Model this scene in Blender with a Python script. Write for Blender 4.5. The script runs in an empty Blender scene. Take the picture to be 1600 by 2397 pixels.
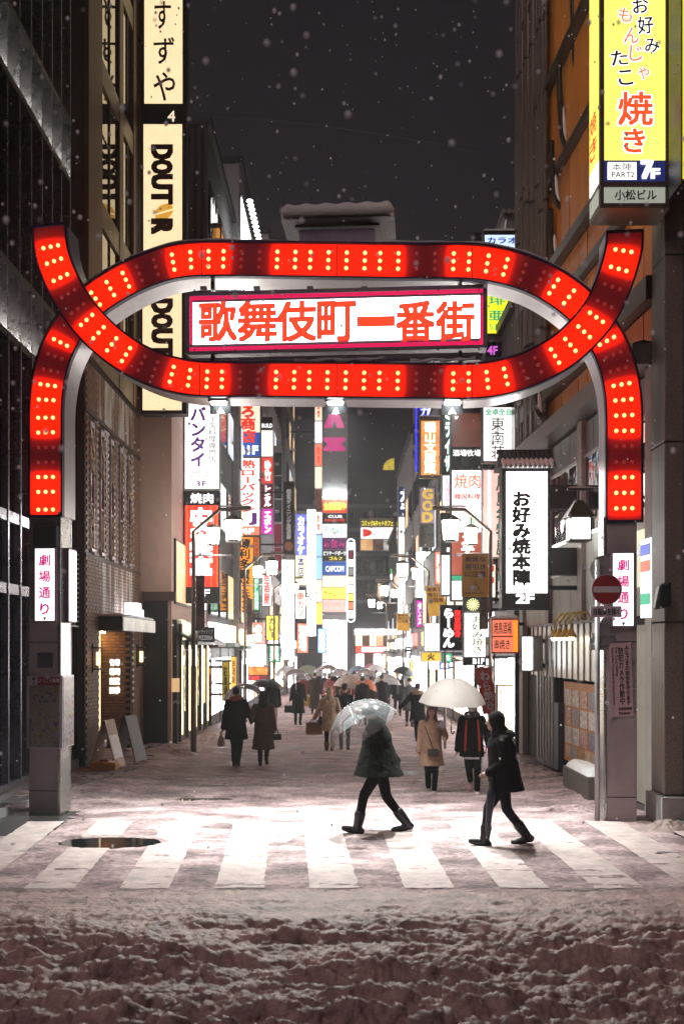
import bpy, bmesh, math, random
import numpy as np
from mathutils import Vector, Matrix

random.seed(7)
SC = bpy.context.scene
COL = SC.collection

# ------------------------------------------------------------------ camera, sky, light, exposure
F, CX, CY, H = 2333.0, 800.0, 1515.0, 2.55        # focal length and horizon in photo pixels, eye height in metres
cam_data = bpy.data.cameras.new('camera')
cam = bpy.data.objects.new('camera', cam_data)
COL.objects.link(cam)
cam.location = (0, 0, H)
cam.rotation_euler = (math.radians(90), 0, 0)
cam_data.sensor_fit = 'HORIZONTAL'
cam_data.sensor_width = 24.0
cam_data.lens = 35.0
cam_data.shift_y = (CY - 1198.5) / 1600.0
cam_data.clip_start = 0.1
cam_data.clip_end = 2000
cam_data.dof.use_dof = True
cam_data.dof.focus_distance = 15.2
cam_data.dof.aperture_fstop = 2.2
SC.camera = cam

world = bpy.data.worlds.new('World')
SC.world = world
world.use_nodes = True
wn = world.node_tree
bg = wn.nodes['Background']
bg.inputs['Color'].default_value = (0.0140, 0.0122, 0.0150, 1)     # low cloud lit by the city
bg.inputs['Strength'].default_value = 1.0

sun_data = bpy.data.lights.new('sun', 'SUN')
sun = bpy.data.objects.new('sun', sun_data)
COL.objects.link(sun)
sun.rotation_euler = Vector((0.50, 0.72, -0.80)).to_track_quat('-Z', 'Y').to_euler()
sun_data.energy = 0.62
sun_data.angle = math.radians(25)
sun_data.color = (1.0, 0.77, 0.77)

SC.view_settings.view_transform = 'Standard'
SC.view_settings.look = 'None'
SC.view_settings.exposure = 0.0
SC.view_settings.gamma = 1.0
SC.render.engine = 'CYCLES'
SC.cycles.use_denoising = True
SC.cycles.use_light_tree = True
SC.cycles.max_bounces = 6
SC.cycles.transparent_max_bounces = 12
SC.cycles.sample_clamp_indirect = 4.0
SC.cycles.caustics_reflective = False
SC.cycles.caustics_refractive = False

# ------------------------------------------------------------------ helpers
def gz(Y):
    """height of the ground: the lane falls gently away from the gate"""
    return 0.0 if Y < 14 else -0.012 * (Y - 14)

def W(px, py, Y):
    return Vector(((px - CX) * Y / F, Y, H - (py - CY) * Y / F))

def gY(py):
    """distance at which the ground shows at picture row py"""
    Y = F * H / (py - CY)
    if Y > 14:
        Y = F * (H - 0.168) / (py - CY - 0.012 * F)
    return Y

BASE = {}

def link(o, parent=None, loc=None):
    COL.objects.link(o)
    l = Vector(loc) if loc is not None else Vector((0, 0, 0))
    BASE[o.name] = l
    if parent is not None:
        o.parent = parent
        o.location = l - BASE[parent.name]
    else:
        o.location = l
    return o

def thing(name, label, cat, loc=(0, 0, 0), group=None):
    o = bpy.data.objects.new(name, None)
    o.empty_display_size = 0.1
    link(o, None, loc)
    return tag(o, label, cat, group)

def tag(o, label, cat=None, group=None, kind=None):
    o['label'] = label
    if cat: o['category'] = cat
    if group: o['group'] = group
    if kind: o['kind'] = kind
    return o

class MB:
    def __init__(s):
        s.v, s.f, s.m = [], [], []
    def add(s, verts, faces, mi=0):
        b = len(s.v)
        s.v.extend([tuple(p) for p in verts])
        for f in faces:
            s.f.append(tuple(i + b for i in f)); s.m.append(mi)
        return s
    def box(s, x0, x1, y0, y1, z0, z1, mi=0):
        return s.hexa([(x0, y0, z0), (x1, y0, z0), (x1, y1, z0), (x0, y1, z0),
                       (x0, y0, z1), (x1, y0, z1), (x1, y1, z1), (x0, y1, z1)], mi)
    def hexa(s, p, mi=0):
        return s.add(p, [(3, 2, 1, 0), (4, 5, 6, 7), (0, 1, 5, 4), (1, 2, 6, 5), (2, 3, 7, 6), (3, 0, 4, 7)], mi)
    def quad(s, a, b, c, d, mi=0):
        return s.add([a, b, c, d], [(0, 1, 2, 3)], mi)
    def tube(s, pts, r, n=8, mi=0, cap=True):
        pts = [Vector(p) for p in pts]
        rr = r if isinstance(r, (list, tuple)) else [r] * len(pts)
        rings = []
        t0 = (pts[1] - pts[0]).normalized()
        a = t0.orthogonal().normalized()
        for i, p in enumerate(pts):
            t = (pts[min(i + 1, len(pts) - 1)] - pts[max(i - 1, 0)]).normalized()
            a = (a - t * a.dot(t))
            a = a.normalized() if a.length > 1e-6 else t.orthogonal().normalized()
            b = t.cross(a)
            rings.append([p + (a * math.cos(q) + b * math.sin(q)) * rr[i] for q in [2 * math.pi * k / n for k in range(n)]])
        return s.loft(rings, mi, cap)
    def loft(s, rings, mi=0, cap=True):
        n = len(rings[0])
        vs = [p for r in rings for p in r]
        fs = []
        for i in range(len(rings) - 1):
            for k in range(n):
                k2 = (k + 1) % n
                fs.append((i * n + k, i * n + k2, (i + 1) * n + k2, (i + 1) * n + k))
        if cap:
            fs.append(tuple(reversed(range(n))))
            fs.append(tuple(range((len(rings) - 1) * n, len(rings) * n)))
        return s.add(vs, fs, mi)
    def ball(s, c, rx, ry=None, rz=None, nu=10, nv=7, mi=0, rot=None):
        ry = rx if ry is None else ry; rz = rx if rz is None else rz
        c = Vector(c)
        vs, fs = [], []
        def P(x, y, z):
            v = Vector((x * rx, y * ry, z * rz))
            return c + (rot @ v if rot is not None else v)
        vs.append(P(0, 0, -1))
        for j in range(1, nv):
            th = math.pi * j / nv
            for i in range(nu):
                ph = 2 * math.pi * i / nu
                vs.append(P(math.sin(th) * math.cos(ph), math.sin(th) * math.sin(ph), -math.cos(th)))
        vs.append(P(0, 0, 1))
        for i in range(nu):
            fs.append((0, 1 + (i + 1) % nu, 1 + i))
            fs.append((len(vs) - 1, 1 + (nv - 2) * nu + i, 1 + (nv - 2) * nu + (i + 1) % nu))
        for j in range(nv - 2):
            for i in range(nu):
                a = 1 + j * nu + i; b = 1 + j * nu + (i + 1) % nu
                fs.append((a, b, b + nu, a + nu))
        return s.add(vs, fs, mi)
    def capsule(s, p0, p1, r0, r1, n=10, mi=0):
        p0, p1 = Vector(p0), Vector(p1)
        d = (p1 - p0)
        if d.length < 1e-5: return s.ball(p0, max(r0, r1), nu=n)
        t = d.normalized(); a = t.orthogonal().normalized(); b = t.cross(a)
        rings = []
        for (c, r, sg) in ((p0, r0, -1), (p1, r1, 1)):
            seq = [0.25, 0.6, 0.9, 1.0] if sg < 0 else [1.0, 0.9, 0.6, 0.25]
            for q in seq:
                off = math.sqrt(max(0, 1 - q * q)) * r * sg
                rings.append([c + t * off + (a * math.cos(w) + b * math.sin(w)) * r * q for w in [2 * math.pi * k / n for k in range(n)]])
        return s.loft(rings, mi)
    def mesh(s, name, smooth=False):
        me = bpy.data.meshes.new(name)
        me.from_pydata(s.v, [], s.f)
        if any(s.m):
            me.polygons.foreach_set('material_index', s.m)
        if smooth:
            me.polygons.foreach_set('use_smooth', [True] * len(s.f))
        me.update()
        return me
    def build(s, name, mats, parent=None, smooth=False, bevel=0):
        me = s.mesh(name, smooth)
        for m in (mats if isinstance(mats, (list, tuple)) else [mats]):
            me.materials.append(m)
        o = bpy.data.objects.new(name, me)
        link(o, parent, (0, 0, 0))
        if bevel:
            b = o.modifiers.new('bevel', 'BEVEL'); b.width = bevel; b.segments = 2; b.limit_method = 'ANGLE'
        return o

def inst(name, me, parent, loc, rot=None, scale=None):
    """one more object that shares mesh data"""
    o = bpy.data.objects.new(name, me)
    link(o, parent, loc)
    if rot is not None: o.rotation_euler = rot
    if scale is not None: o.scale = scale
    return o

def boxpart(name, x0, x1, y0, y1, z0, z1, mat, parent=None, bevel=0):
    return MB().box(x0, x1, y0, y1, z0, z1).build(name, mat, parent, bevel=bevel)

# ------------------------------------------------------------------ materials
MATS = {}

def M(name, col=(0.5, 0.5, 0.5), rough=0.6, metal=0.0, var=0.12, nscale=6.0, bump=0.0, bscale=40.0, ior=1.5, stretch=(1, 1, 1), coat=0.0):
    if name in MATS: return MATS[name]
    m = bpy.data.materials.new(name); m.use_nodes = True
    nt = m.node_tree; p = nt.nodes['Principled BSDF']
    p.inputs['Roughness'].default_value = rough
    p.inputs['Metallic'].default_value = metal
    p.inputs['IOR'].default_value = ior
    p.inputs['Coat Weight'].default_value = coat
    p.inputs['Base Color'].default_value = (*col, 1)
    if var or bump:
        tc = nt.nodes.new('ShaderNodeTexCoord'); mp = nt.nodes.new('ShaderNodeMapping')
        mp.inputs['Scale'].default_value = stretch
        nt.links.new(tc.outputs['Object'], mp.inputs['Vector'])
    if var:
        n = nt.nodes.new('ShaderNodeTexNoise'); n.inputs['Scale'].default_value = nscale; n.inputs['Detail'].default_value = 6
        n.inputs['Roughness'].default_value = 0.65
        r = nt.nodes.new('ShaderNodeValToRGB')
        r.color_ramp.elements[0].position = 0.3; r.color_ramp.elements[1].position = 0.7
        r.color_ramp.elements[0].color = (*[max(0, c * (1 - var)) for c in col], 1)
        r.color_ramp.elements[1].color = (*[min(1, c * (1 + var)) for c in col], 1)
        nt.links.new(mp.outputs[0], n.inputs['Vector']); nt.links.new(n.outputs['Fac'], r.inputs[0])
        nt.links.new(r.outputs[0], p.inputs['Base Color'])
        rr = nt.nodes.new('ShaderNodeMapRange')
        rr.inputs['To Min'].default_value = max(0.02, rough - 0.12); rr.inputs['To Max'].default_value = min(1, rough + 0.12)
        nt.links.new(n.outputs['Fac'], rr.inputs['Value']); nt.links.new(rr.outputs[0], p.inputs['Roughness'])
    if bump:
        n2 = nt.nodes.new('ShaderNodeTexNoise'); n2.inputs['Scale'].default_value = bscale; n2.inputs['Detail'].default_value = 5
        b = nt.nodes.new('ShaderNodeBump'); b.inputs['Strength'].default_value = bump; b.inputs['Distance'].default_value = 0.02
        nt.links.new(mp.outputs[0], n2.inputs['Vector']); nt.links.new(n2.outputs['Fac'], b.inputs['Height']); nt.links.new(b.outputs[0], p.inputs['Normal'])
    MATS[name] = m
    return m

def E(name, col=(1, 1, 1), strength=1.0, uneven=0.0, nscale=2.0):
    """a backlit panel, lamp or tube"""
    if name in MATS: return MATS[name]
    m = bpy.data.materials.new(name); m.use_nodes = True
    nt = m.node_tree; p = nt.nodes['Principled BSDF']
    p.inputs['Base Color'].default_value = (*[min(0.8, c * 0.6) for c in col], 1)
    p.inputs['Roughness'].default_value = 0.35
    p.inputs['Emission Color'].default_value = (*col, 1)
    p.inputs['Emission Strength'].default_value = strength
    if uneven:
        tc = nt.nodes.new('ShaderNodeTexCoord'); n = nt.nodes.new('ShaderNodeTexNoise')
        n.inputs['Scale'].default_value = nscale; n.inputs['Detail'].default_value = 2
        mr = nt.nodes.new('ShaderNodeMapRange'); mr.inputs['To Min'].default_value = strength * (1 - uneven); mr.inputs['To Max'].default_value = strength * (1 + uneven)
        mr.inputs['From Min'].default_value = 0.3; mr.inputs['From Max'].default_value = 0.7
        nt.links.new(tc.outputs['Object'], n.inputs['Vector']); nt.links.new(n.outputs['Fac'], mr.inputs['Value'])
        nt.links.new(mr.outputs[0], p.inputs['Emission Strength'])
    MATS[name] = m
    return m

def glass(name, col=(0.012, 0.013, 0.016), ior=1.9, rough=0.03, wave=0.0):
    if name in MATS: return MATS[name]
    m = M(name, col, rough, 0, 0, ior=ior)
    if wave:
        nt = m.node_tree; p = nt.nodes['Principled BSDF']
        tc = nt.nodes.new('ShaderNodeTexCoord'); n = nt.nodes.new('ShaderNodeTexNoise'); n.inputs['Scale'].default_value = 1.3
        b = nt.nodes.new('ShaderNodeBump'); b.inputs['Strength'].default_value = wave; b.inputs['Distance'].default_value = 0.1
        nt.links.new(tc.outputs['Object'], n.inputs['Vector']); nt.links.new(n.outputs['Fac'], b.inputs['Height']); nt.links.new(b.outputs[0], p.inputs['Normal'])
    return m

steel = M('brushed_steel', (0.55, 0.54, 0.55), 0.38, 0.85, 0.15, 3, stretch=(1, 1, 0.1))
grey_paint = M('grey_paint', (0.32, 0.30, 0.31), 0.5, 0.2, 0.14, 4, 0.05, 60)
dark_metal = M('dark_metal', (0.03, 0.03, 0.036), 0.42, 0.6, 0.2, 5)
black_frame = M('black_frame', (0.014, 0.014, 0.016), 0.5, 0, 0.2, 5)
brown_metal = M('brown_metal', (0.16, 0.12, 0.10), 0.5, 0.4, 0.2, 5)
navy_rim = M('navy_rim', (0.018, 0.014, 0.06), 0.35, 0.3, 0.1)
snow_mat = M('fresh_snow', (0.80, 0.79, 0.80), 0.6, 0, 0.06, 9, 0.5, 45)
concrete = M('concrete', (0.30, 0.28, 0.27), 0.8, 0, 0.2, 3, 0.15, 30)
white_glow = E('white_glow', (1.0, 0.97, 0.95), 5.5, 0.12)
white_soft = E('white_soft', (1.0, 0.98, 0.96), 1.45, 0.15)
white_hot = E('white_hot', (0.97, 1.0, 0.97), 7.0)
lamp_glow = E('lamp_glow', (1.0, 0.98, 0.90), 65.0)
warm_glow = E('warm_glow', (1.0, 0.72, 0.38), 3.0, 0.2)
dark_ink = M('dark_ink', (0.012, 0.012, 0.02), 0.6, 0, 0)
red_ink = E('red_ink', (0.85, 0.045, 0.02), 0.9)
orange_red_ink = E('orange_red_ink', (0.95, 0.10, 0.025), 1.0)
pink_ink = E('pink_ink', (0.70, 0.02, 0.25), 0.8)
purple_ink = E('purple_ink', (0.16, 0.03, 0.30), 0.5)
blue_ink = E('blue_ink', (0.03, 0.06, 0.45), 0.7)
navy_ink = M('navy_ink', (0.02, 0.02, 0.09), 0.6, 0, 0)
white_ink = E('white_ink', (1, 1, 1), 1.6)
green_ink = E('green_ink', (0.02, 0.45, 0.22), 0.8)
brown_ink = M('brown_ink', (0.075, 0.028, 0.014), 0.6, 0, 0)

# ------------------------------------------------------------------ lettering
GLYPH = {}

def glyphs(s, bold=0.0):
    k = s
    if k not in GLYPH:
        c = bpy.data.curves.new('lettering', 'FONT'); c.body = s; c.resolution_u = 2
        o = bpy.data.objects.new('lettering', c)
        me = o.to_mesh()
        v = np.array([(q.co.x, q.co.y) for q in me.vertices]) if len(me.vertices) else np.zeros((0, 2))
        f = [tuple(p.vertices) for p in me.polygons]
        o.to_mesh_clear(); bpy.data.objects.remove(o); bpy.data.curves.remove(c)
        GLYPH[k] = (v, f)
    return GLYPH[k]

def bold_add(mb, q, f, fn, bx, by, nv, mi):
    """strokes thickened by laying shifted copies over one another"""
    k = 0
    for dx, dy in ((0, 0),) + (((1, 1), (-1, 1), (1, -1), (-1, -1)) if bx > 0 else ()) + (((1, 0), (-1, 0), (0, 1), (0, -1)) if bx > 0.025 else ()):
        mb.add([fn(a + dx * bx, b + dy * by) + nv * k for a, b in q], f, mi); k += 1

def text(mb, s, o, rv, uv, w, h, orient='h', bold=0.012, mi=0, gap=0.08):
    """letters stretched into the w x h field whose lower left corner is o"""
    o, rv, uv = Vector(o), Vector(rv), Vector(uv)
    nv = rv.cross(uv).normalized() * 0.0006
    if orient == 'h':
        v, f = glyphs(s, bold)
        if not len(v): return
        lo, hi = v.min(0), v.max(0); sp = np.maximum(hi - lo, 1e-4)
        q = (v - lo) / sp
        if s in ('一', 'ー', '-'): q[:, 1] = 0.5 + (q[:, 1] - 0.5) * 0.14
        bold_add(mb, q, f, lambda a, b: o + rv * (a * w) + uv * (b * h), bold / sp[0], min(bold / sp[1], 0.06), nv, mi)
    else:
        n = len(s); ch = h / n
        for i, c in enumerate(s):
            if c == ' ': continue
            v, f = glyphs(c, bold)
            if not len(v): continue
            lo, hi = v.min(0), v.max(0)
            if c in 'ー|~―':
                cx, cy = (lo + hi) / 2
                v = np.stack([-(v[:, 1] - cy) + 0.5, -(v[:, 0] - cx) + 0.38], 1)
            em_w = 1.0 if ord(c) > 0x2000 else max(0.6, hi[0])
            q = np.stack([v[:, 0] / em_w, (v[:, 1] + 0.12) / 1.0], 1)
            q = 0.5 + (q - 0.5) * (1 + 0.12 - gap)
            bold_add(mb, q, f, lambda a, b: o + rv * (a * w) + uv * (h - (i + 1) * ch + b * ch), bold, bold, nv, mi)

XR, ZU = Vector((1, 0, 0)), Vector((0, 0, 1))

def sign(name, label, cat, rect, Y, depth=0.28, case=None, panels=(), texts=(), wall=None, group=None, edge=3, cap=False, both=False):
    """a box sign that faces down the lane; rect, panels and texts are given in photo pixels and stand at distance Y"""
    case = case or black_frame
    x0, y0, x1, y1 = rect
    a, b = W(x0, y1, Y), W(x1, y0, Y)
    t = thing(name, label, cat, ((a.x + b.x) / 2, Y, a.z), group)
    MB().box(a.x, b.x, Y, Y + depth, a.z, b.z).build('case', case, t, bevel=0.012)
    k = Y / F
    for i, (r, m) in enumerate(panels):
        if r is None: r = (x0 + edge, y0 + edge, x1 - edge, y1 - edge)
        p, q = W(r[0], r[3], Y), W(r[2], r[1], Y)
        MB().box(p.x, q.x, Y - 0.015, Y + 0.01, p.z, q.z).build('face', m, t)
        if both:
            MB().box(p.x, q.x, Y + depth - 0.01, Y + depth + 0.015, p.z, q.z).build('face', m, t)
    for (s, r, m, orient, *rest) in texts:
        p, q = W(r[0], r[3], Y), W(r[2], r[1], Y)
        mb = MB()
        text(mb, s, (p.x, Y - 0.022 - (rest[1] if len(rest) > 1 else 0), p.z), XR, ZU, q.x - p.x, q.z - p.z, orient, rest[0] if rest else 0.012)
        mb.build('lettering', m, t)
    if wall is not None:
        for zz in (a.z + (b.z - a.z) * 0.15, a.z + (b.z - a.z) * 0.85):
            xa = a.x if wall < a.x else b.x
            MB().box(min(xa, wall), max(xa, wall), Y + depth * 0.35, Y + depth * 0.65, zz - 0.04, zz + 0.04).build('bracket', dark_metal, t)
    if cap:
        snowcap(t, a.x - 0.01, b.x + 0.01, Y - 0.03, Y + depth + 0.02, b.z + 0.002, 0.09)
    return t

# ------------------------------------------------------------------ noise on arrays
_rs = np.random.RandomState(3)
_perm = np.concatenate([_rs.permutation(256)] * 2)
_grad = np.stack([np.cos(np.arange(256) * 2.399), np.sin(np.arange(256) * 2.399)], 1)

def pnoise(x, y):
    xi, yi = np.floor(x).astype(int), np.floor(y).astype(int)
    xf, yf = x - xi, y - yi
    xi &= 255; yi &= 255
    u, v = xf * xf * xf * (xf * (xf * 6 - 15) + 10), yf * yf * yf * (yf * (yf * 6 - 15) + 10)
    def g(ix, iy, dx, dy):
        h = _perm[_perm[ix & 255] + (iy & 255)]
        return _grad[h, 0] * dx + _grad[h, 1] * dy
    a, b = g(xi, yi, xf, yf), g(xi + 1, yi, xf - 1, yf)
    c, d = g(xi, yi + 1, xf, yf - 1), g(xi + 1, yi + 1, xf - 1, yf - 1)
    return (a + u * (b - a)) + v * ((c + u * (d - c)) - (a + u * (b - a)))

def fbm(x, y, oct=4, billow=False):
    s, a, t = 0, 1.0, 0
    for i in range(oct):
        n = pnoise(x * 2 ** i + 17.3 * i, y * 2 ** i + 9.1 * i)
        s = s + a * (np.abs(n) if billow else n); t += a; a *= 0.5
    return s / t

def grid_mesh(X, Y, Z):
    """mesh from arrays on a grid"""
    r, c = X.shape
    co = np.stack([X, Y, Z], 2).reshape(-1, 3)
    i = np.arange(r * c).reshape(r, c)
    q = np.stack([i[:-1, :-1], i[:-1, 1:], i[1:, 1:], i[1:, :-1]], 2).reshape(-1, 4)
    me = bpy.data.meshes.new('sheet')
    me.vertices.add(len(co)); me.vertices.foreach_set('co', co.ravel())
    me.loops.add(q.size); me.loops.foreach_set('vertex_index', q.ravel().astype(np.int32))
    me.polygons.add(len(q)); me.polygons.foreach_set('loop_start', np.arange(0, q.size, 4, dtype=np.int32))
    me.update(calc_edges=True); me.polygons.foreach_set('use_smooth', [True] * len(q)); me.validate()
    return me

def snowcap(parent, x0, x1, y0, y1, z, t=0.08, name='snow_cap', step=0.05):
    nx, ny = max(4, int((x1 - x0) / step)), max(4, int((y1 - y0) / step))
    X, Y = np.meshgrid(np.linspace(0, 1, nx + 1), np.linspace(0, 1, ny + 1))
    ex = np.minimum(np.minimum(X, 1 - X) * (x1 - x0), np.minimum(Y, 1 - Y) * (y1 - y0))
    sh = 1 - np.clip(1 - ex / (t * 0.9), 0, 1) ** 2.2
    xx, yy = x0 + X * (x1 - x0), y0 + Y * (y1 - y0)
    zz = z + t * sh * (0.85 + 0.5 * fbm(xx * 3, yy * 3 + z, 3)) + 0.001
    me = grid_mesh(xx, yy, zz)
    me.materials.append(snow_mat)
    o = bpy.data.objects.new(name, me)
    return link(o, parent, (0, 0, 0))

# ------------------------------------------------------------------ ground
def wet_asphalt():
    m = M('wet_asphalt', (0.045, 0.042, 0.043), 0.22, 0, 0.4, 4, 0.35, 160)
    return m

def slush():
    m = bpy.data.materials.new('slush'); m.use_nodes = True; nt = m.node_tree; p = nt.nodes['Principled BSDF']; L = nt.links.new
    tc = nt.nodes.new('ShaderNodeTexCoord')
    mp = nt.nodes.new('ShaderNodeMapping'); mp.inputs['Scale'].default_value = (1, 1.9, 1)
    L(tc.outputs['Object'], mp.inputs['Vector'])
    def noise(s, d=6, r=0.6):
        n = nt.nodes.new('ShaderNodeTexNoise'); n.inputs['Scale'].default_value = s; n.inputs['Detail'].default_value = d; n.inputs['Roughness'].default_value = r
        L(mp.outputs[0], n.inputs['Vector']); return n
    a, b, c = noise(1.1), noise(13.0, 10, 0.75), noise(70.0, 5)
    add = nt.nodes.new('ShaderNodeMath'); add.operation = 'ADD'; L(a.outputs['Fac'], add.inputs[0]); L(b.outputs['Fac'], add.inputs[1])
    r = nt.nodes.new('ShaderNodeValToRGB'); cr = r.color_ramp
    cr.elements[0].position = 0.43; cr.elements[0].color = (0.11, 0.068, 0.07, 1)
    cr.elements[1].position = 0.575; cr.elements[1].color = (0.60, 0.44, 0.435, 1)
    e = cr.elements.new(0.495); e.color = (0.33, 0.22, 0.228, 1)
    h = nt.nodes.new('ShaderNodeMath'); h.operation = 'MULTIPLY'; h.inputs[1].default_value = 0.5; L(add.outputs[0], h.inputs[0])
    L(h.outputs[0], r.inputs[0]); L(r.outputs[0], p.inputs['Base Color'])
    mr = nt.nodes.new('ShaderNodeMapRange'); mr.inputs['From Min'].default_value = 0.36; mr.inputs['From Max'].default_value = 0.50
    mr.inputs['To Min'].default_value = 0.16; mr.inputs['To Max'].default_value = 0.72
    L(h.outputs[0], mr.inputs['Value']); L(mr.outputs[0], p.inputs['Roughness'])
    bp = nt.nodes.new('ShaderNodeBump'); bp.inputs['Strength'].default_value = 0.9; bp.inputs['Distance'].default_value = 0.035
    mx = nt.nodes.new('ShaderNodeMath'); mx.operation = 'MULTIPLY_ADD'; mx.inputs[1].default_value = 0.35
    L(c.outputs['Fac'], mx.inputs[0]); L(b.outputs['Fac'], mx.inputs[2]); L(mx.outputs[0], bp.inputs['Height']); L(bp.outputs[0], p.inputs['Normal'])
    return m

asphalt = wet_asphalt(); slush_mat = slush()
ridge_mat = M('ploughed_snow', (0.31, 0.208, 0.190), 0.5, 0, 0.5, 4, 0.6, 45)
ys = np.concatenate([np.linspace(-30, 13.9, 20), np.linspace(14, 230, 110)]); xs = np.linspace(-120, 120, 25)
X, Y = np.meshgrid(xs, ys)
Z = np.where(Y < 14, 0, -0.012 * (Y - 14)) - 0.004
road_me = grid_mesh(X, Y, Z); road_me.materials.append(asphalt)
road = link(bpy.data.objects.new('road', road_me))
tag(road, 'wet dark asphalt of the crossing and lane under the slush', kind='structure')

PUDDLES = [(-3.02, 12.98, 0.60, 0.36), (-2.38, 16.85, 0.60, 0.22)]

def snow_height(X, Y):
    A = np.interp(Y, [6, 7.2, 8.0, 8.6, 9.2, 9.8, 10.6], [0.17, 0.16, 0.135, 0.10, 0.055, 0.024, 0.008])
    wx = X + 0.35 * fbm(X * 0.9, Y * 1.1, 3); wy = Y + 0.28 * fbm(X * 0.55 + 40, Y * 0.7, 3) + 0.10 * fbm(X * 2.3, Y * 2 + 9, 3)
    ridge = 0.5 + 0.5 * np.sin(wy * 2 * math.pi / 0.34 + 0.8 * np.sin(wx * 0.6))
    gate = np.clip(0.75 + 1.9 * fbm(X * 0.6 + 11, Y * 1.3 + 3, 2), 0.15, 1.15)
    bil = 1 - 2.6 * fbm(wx * 3.0, wy * 4.2, 2, True)
    h = A * (ridge ** 1.2 * gate * (0.6 + 0.6 * np.clip(bil, 0, 1.2)) + 0.08 * bil - 0.06)
    # trampled slush of the crossing and the lane
    lane = np.clip((Y - 15.6) / 1.5, 0, 1)
    t = 0.014 + 0.011 * fbm(X * 1.6, Y * 2.6, 5) + 0.010 * fbm(X * 7, Y * 9, 3) * np.clip((21 - Y) / 3, 0, 1) + lane * (0.022 + 0.030 * fbm(X * 2.4 + 7, Y * 3.0, 5) + 0.02 * np.abs(fbm(X * 5, Y * 6, 3)) * np.clip((30 - Y) / 8, 0, 1))
    bank = np.clip((np.abs(X + 0.05 * (Y - 20) * 0.3) - 3.55) / 0.5, 0, 1) * lane
    t = t + bank * (0.05 + 0.10 * fbm(X * 2, Y * 2, 3, True))
    for (cx, cy, rx, ry) in PUDDLES:
        d = ((X - cx) / rx) ** 2 + ((Y - cy) / ry) ** 2 + 0.5 * fbm(X * 4, Y * 4, 3)
        t = t - 0.07 * np.exp(-d ** 2)
    # wet corners by the two gate posts
    t = t - 0.03 * np.clip((-X - 3.75) / 0.4, 0, 1) * np.clip((Y - 13.0) / 0.6, 0, 1) * np.clip((15.9 - Y) / 0.4, 0, 1)
    t = t - 0.03 * np.clip((X - 4.35) / 0.3, 0, 1) * np.clip((Y - 12.6) / 0.5, 0, 1) * np.clip((15.0 - Y) / 0.4, 0, 1)
    return h + t

def snow_sheet(x0, x1, ys, nx, mat, label):
    X, Y = np.meshgrid(np.linspace(x0, x1, nx), ys)
    Z = np.where(Y < 14, 0, -0.012 * (Y - 14)) + snow_height(X, Y)
    if True:
        A = np.interp(Y, [6, 7.6, 8.4, 9.2, 10.3, 11.0, 14, 16, 17, 19, 20], [0.058, 0.050, 0.038, 0.024, 0.013, 0.008, 0.0045, 0.006, 0.018, 0.016, 0.0])
        for sc, am in ((4.2, .8), (9.5, .75), (21.0, .42)):
            gy, gx = np.gradient(Z); gy = gy / np.gradient(Y, axis=0); gx = gx / np.gradient(X, axis=1)
            gx, gy = np.clip(gx, -2, 2), np.clip(gy, -2, 2)
            L = np.sqrt(gx ** 2 + gy ** 2 + 1)
            d = A * am * (0.42 - 2.2 * np.abs(fbm(X * sc + Z * sc * .9, Y * sc * 1.1 + Z * sc * 1.25, 2)))
            X, Y, Z = X - d * gx / L, Y - d * gy / L, Z + d / L
    me = grid_mesh(X, Y, Z); me.materials.append(mat)
    return tag(link(bpy.data.objects.new('snow', me)), label, kind='stuff')

snow_sheet(-4.4, 4.4, np.concatenate([np.linspace(5.2, 9.0, 290), np.linspace(9.013, 10.3, 80)]), 560, ridge_mat, 'lumpy ridges of brown slush ploughed up in the foreground')
snow_sheet(-7.0, 7.0, np.concatenate([np.linspace(10.302, 20, 330), np.linspace(20.06, 60, 340), np.linspace(60.3, 97, 90)]), 330, slush_mat, 'trampled wet snow over crossing and lane')

stripe_mat = M('worn_white_paint', (0.50, 0.39, 0.375), 0.5, 0, 0.3, 5, 0.5, 60)
def wear(m):
    nt = m.node_tree; p = nt.nodes['Principled BSDF']; L = nt.links.new; src = p.inputs['Base Color'].links[0].from_socket
    tc = nt.nodes.new('ShaderNodeTexCoord'); mp = nt.nodes.new('ShaderNodeMapping'); mp.inputs['Scale'].default_value = (1, 2.2, 1); L(tc.outputs['Object'], mp.inputs[0])
    n = nt.nodes.new('ShaderNodeTexNoise'); n.inputs['Scale'].default_value = 6; n.inputs['Detail'].default_value = 9; n.inputs['Roughness'].default_value = .75; L(mp.outputs[0], n.inputs['Vector'])
    r = nt.nodes.new('ShaderNodeValToRGB'); r.color_ramp.elements[0].position = .30; r.color_ramp.elements[1].position = .46; L(n.outputs['Fac'], r.inputs[0])
    mx = nt.nodes.new('ShaderNodeMix'); mx.data_type = 'RGBA'; L(r.outputs[0], mx.inputs['Factor']); mx.inputs['A'].default_value = (.27, .19, .185, 1); L(src, mx.inputs['B']); L(mx.outputs['Result'], p.inputs['Base Color'])
wear(stripe_mat)
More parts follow.
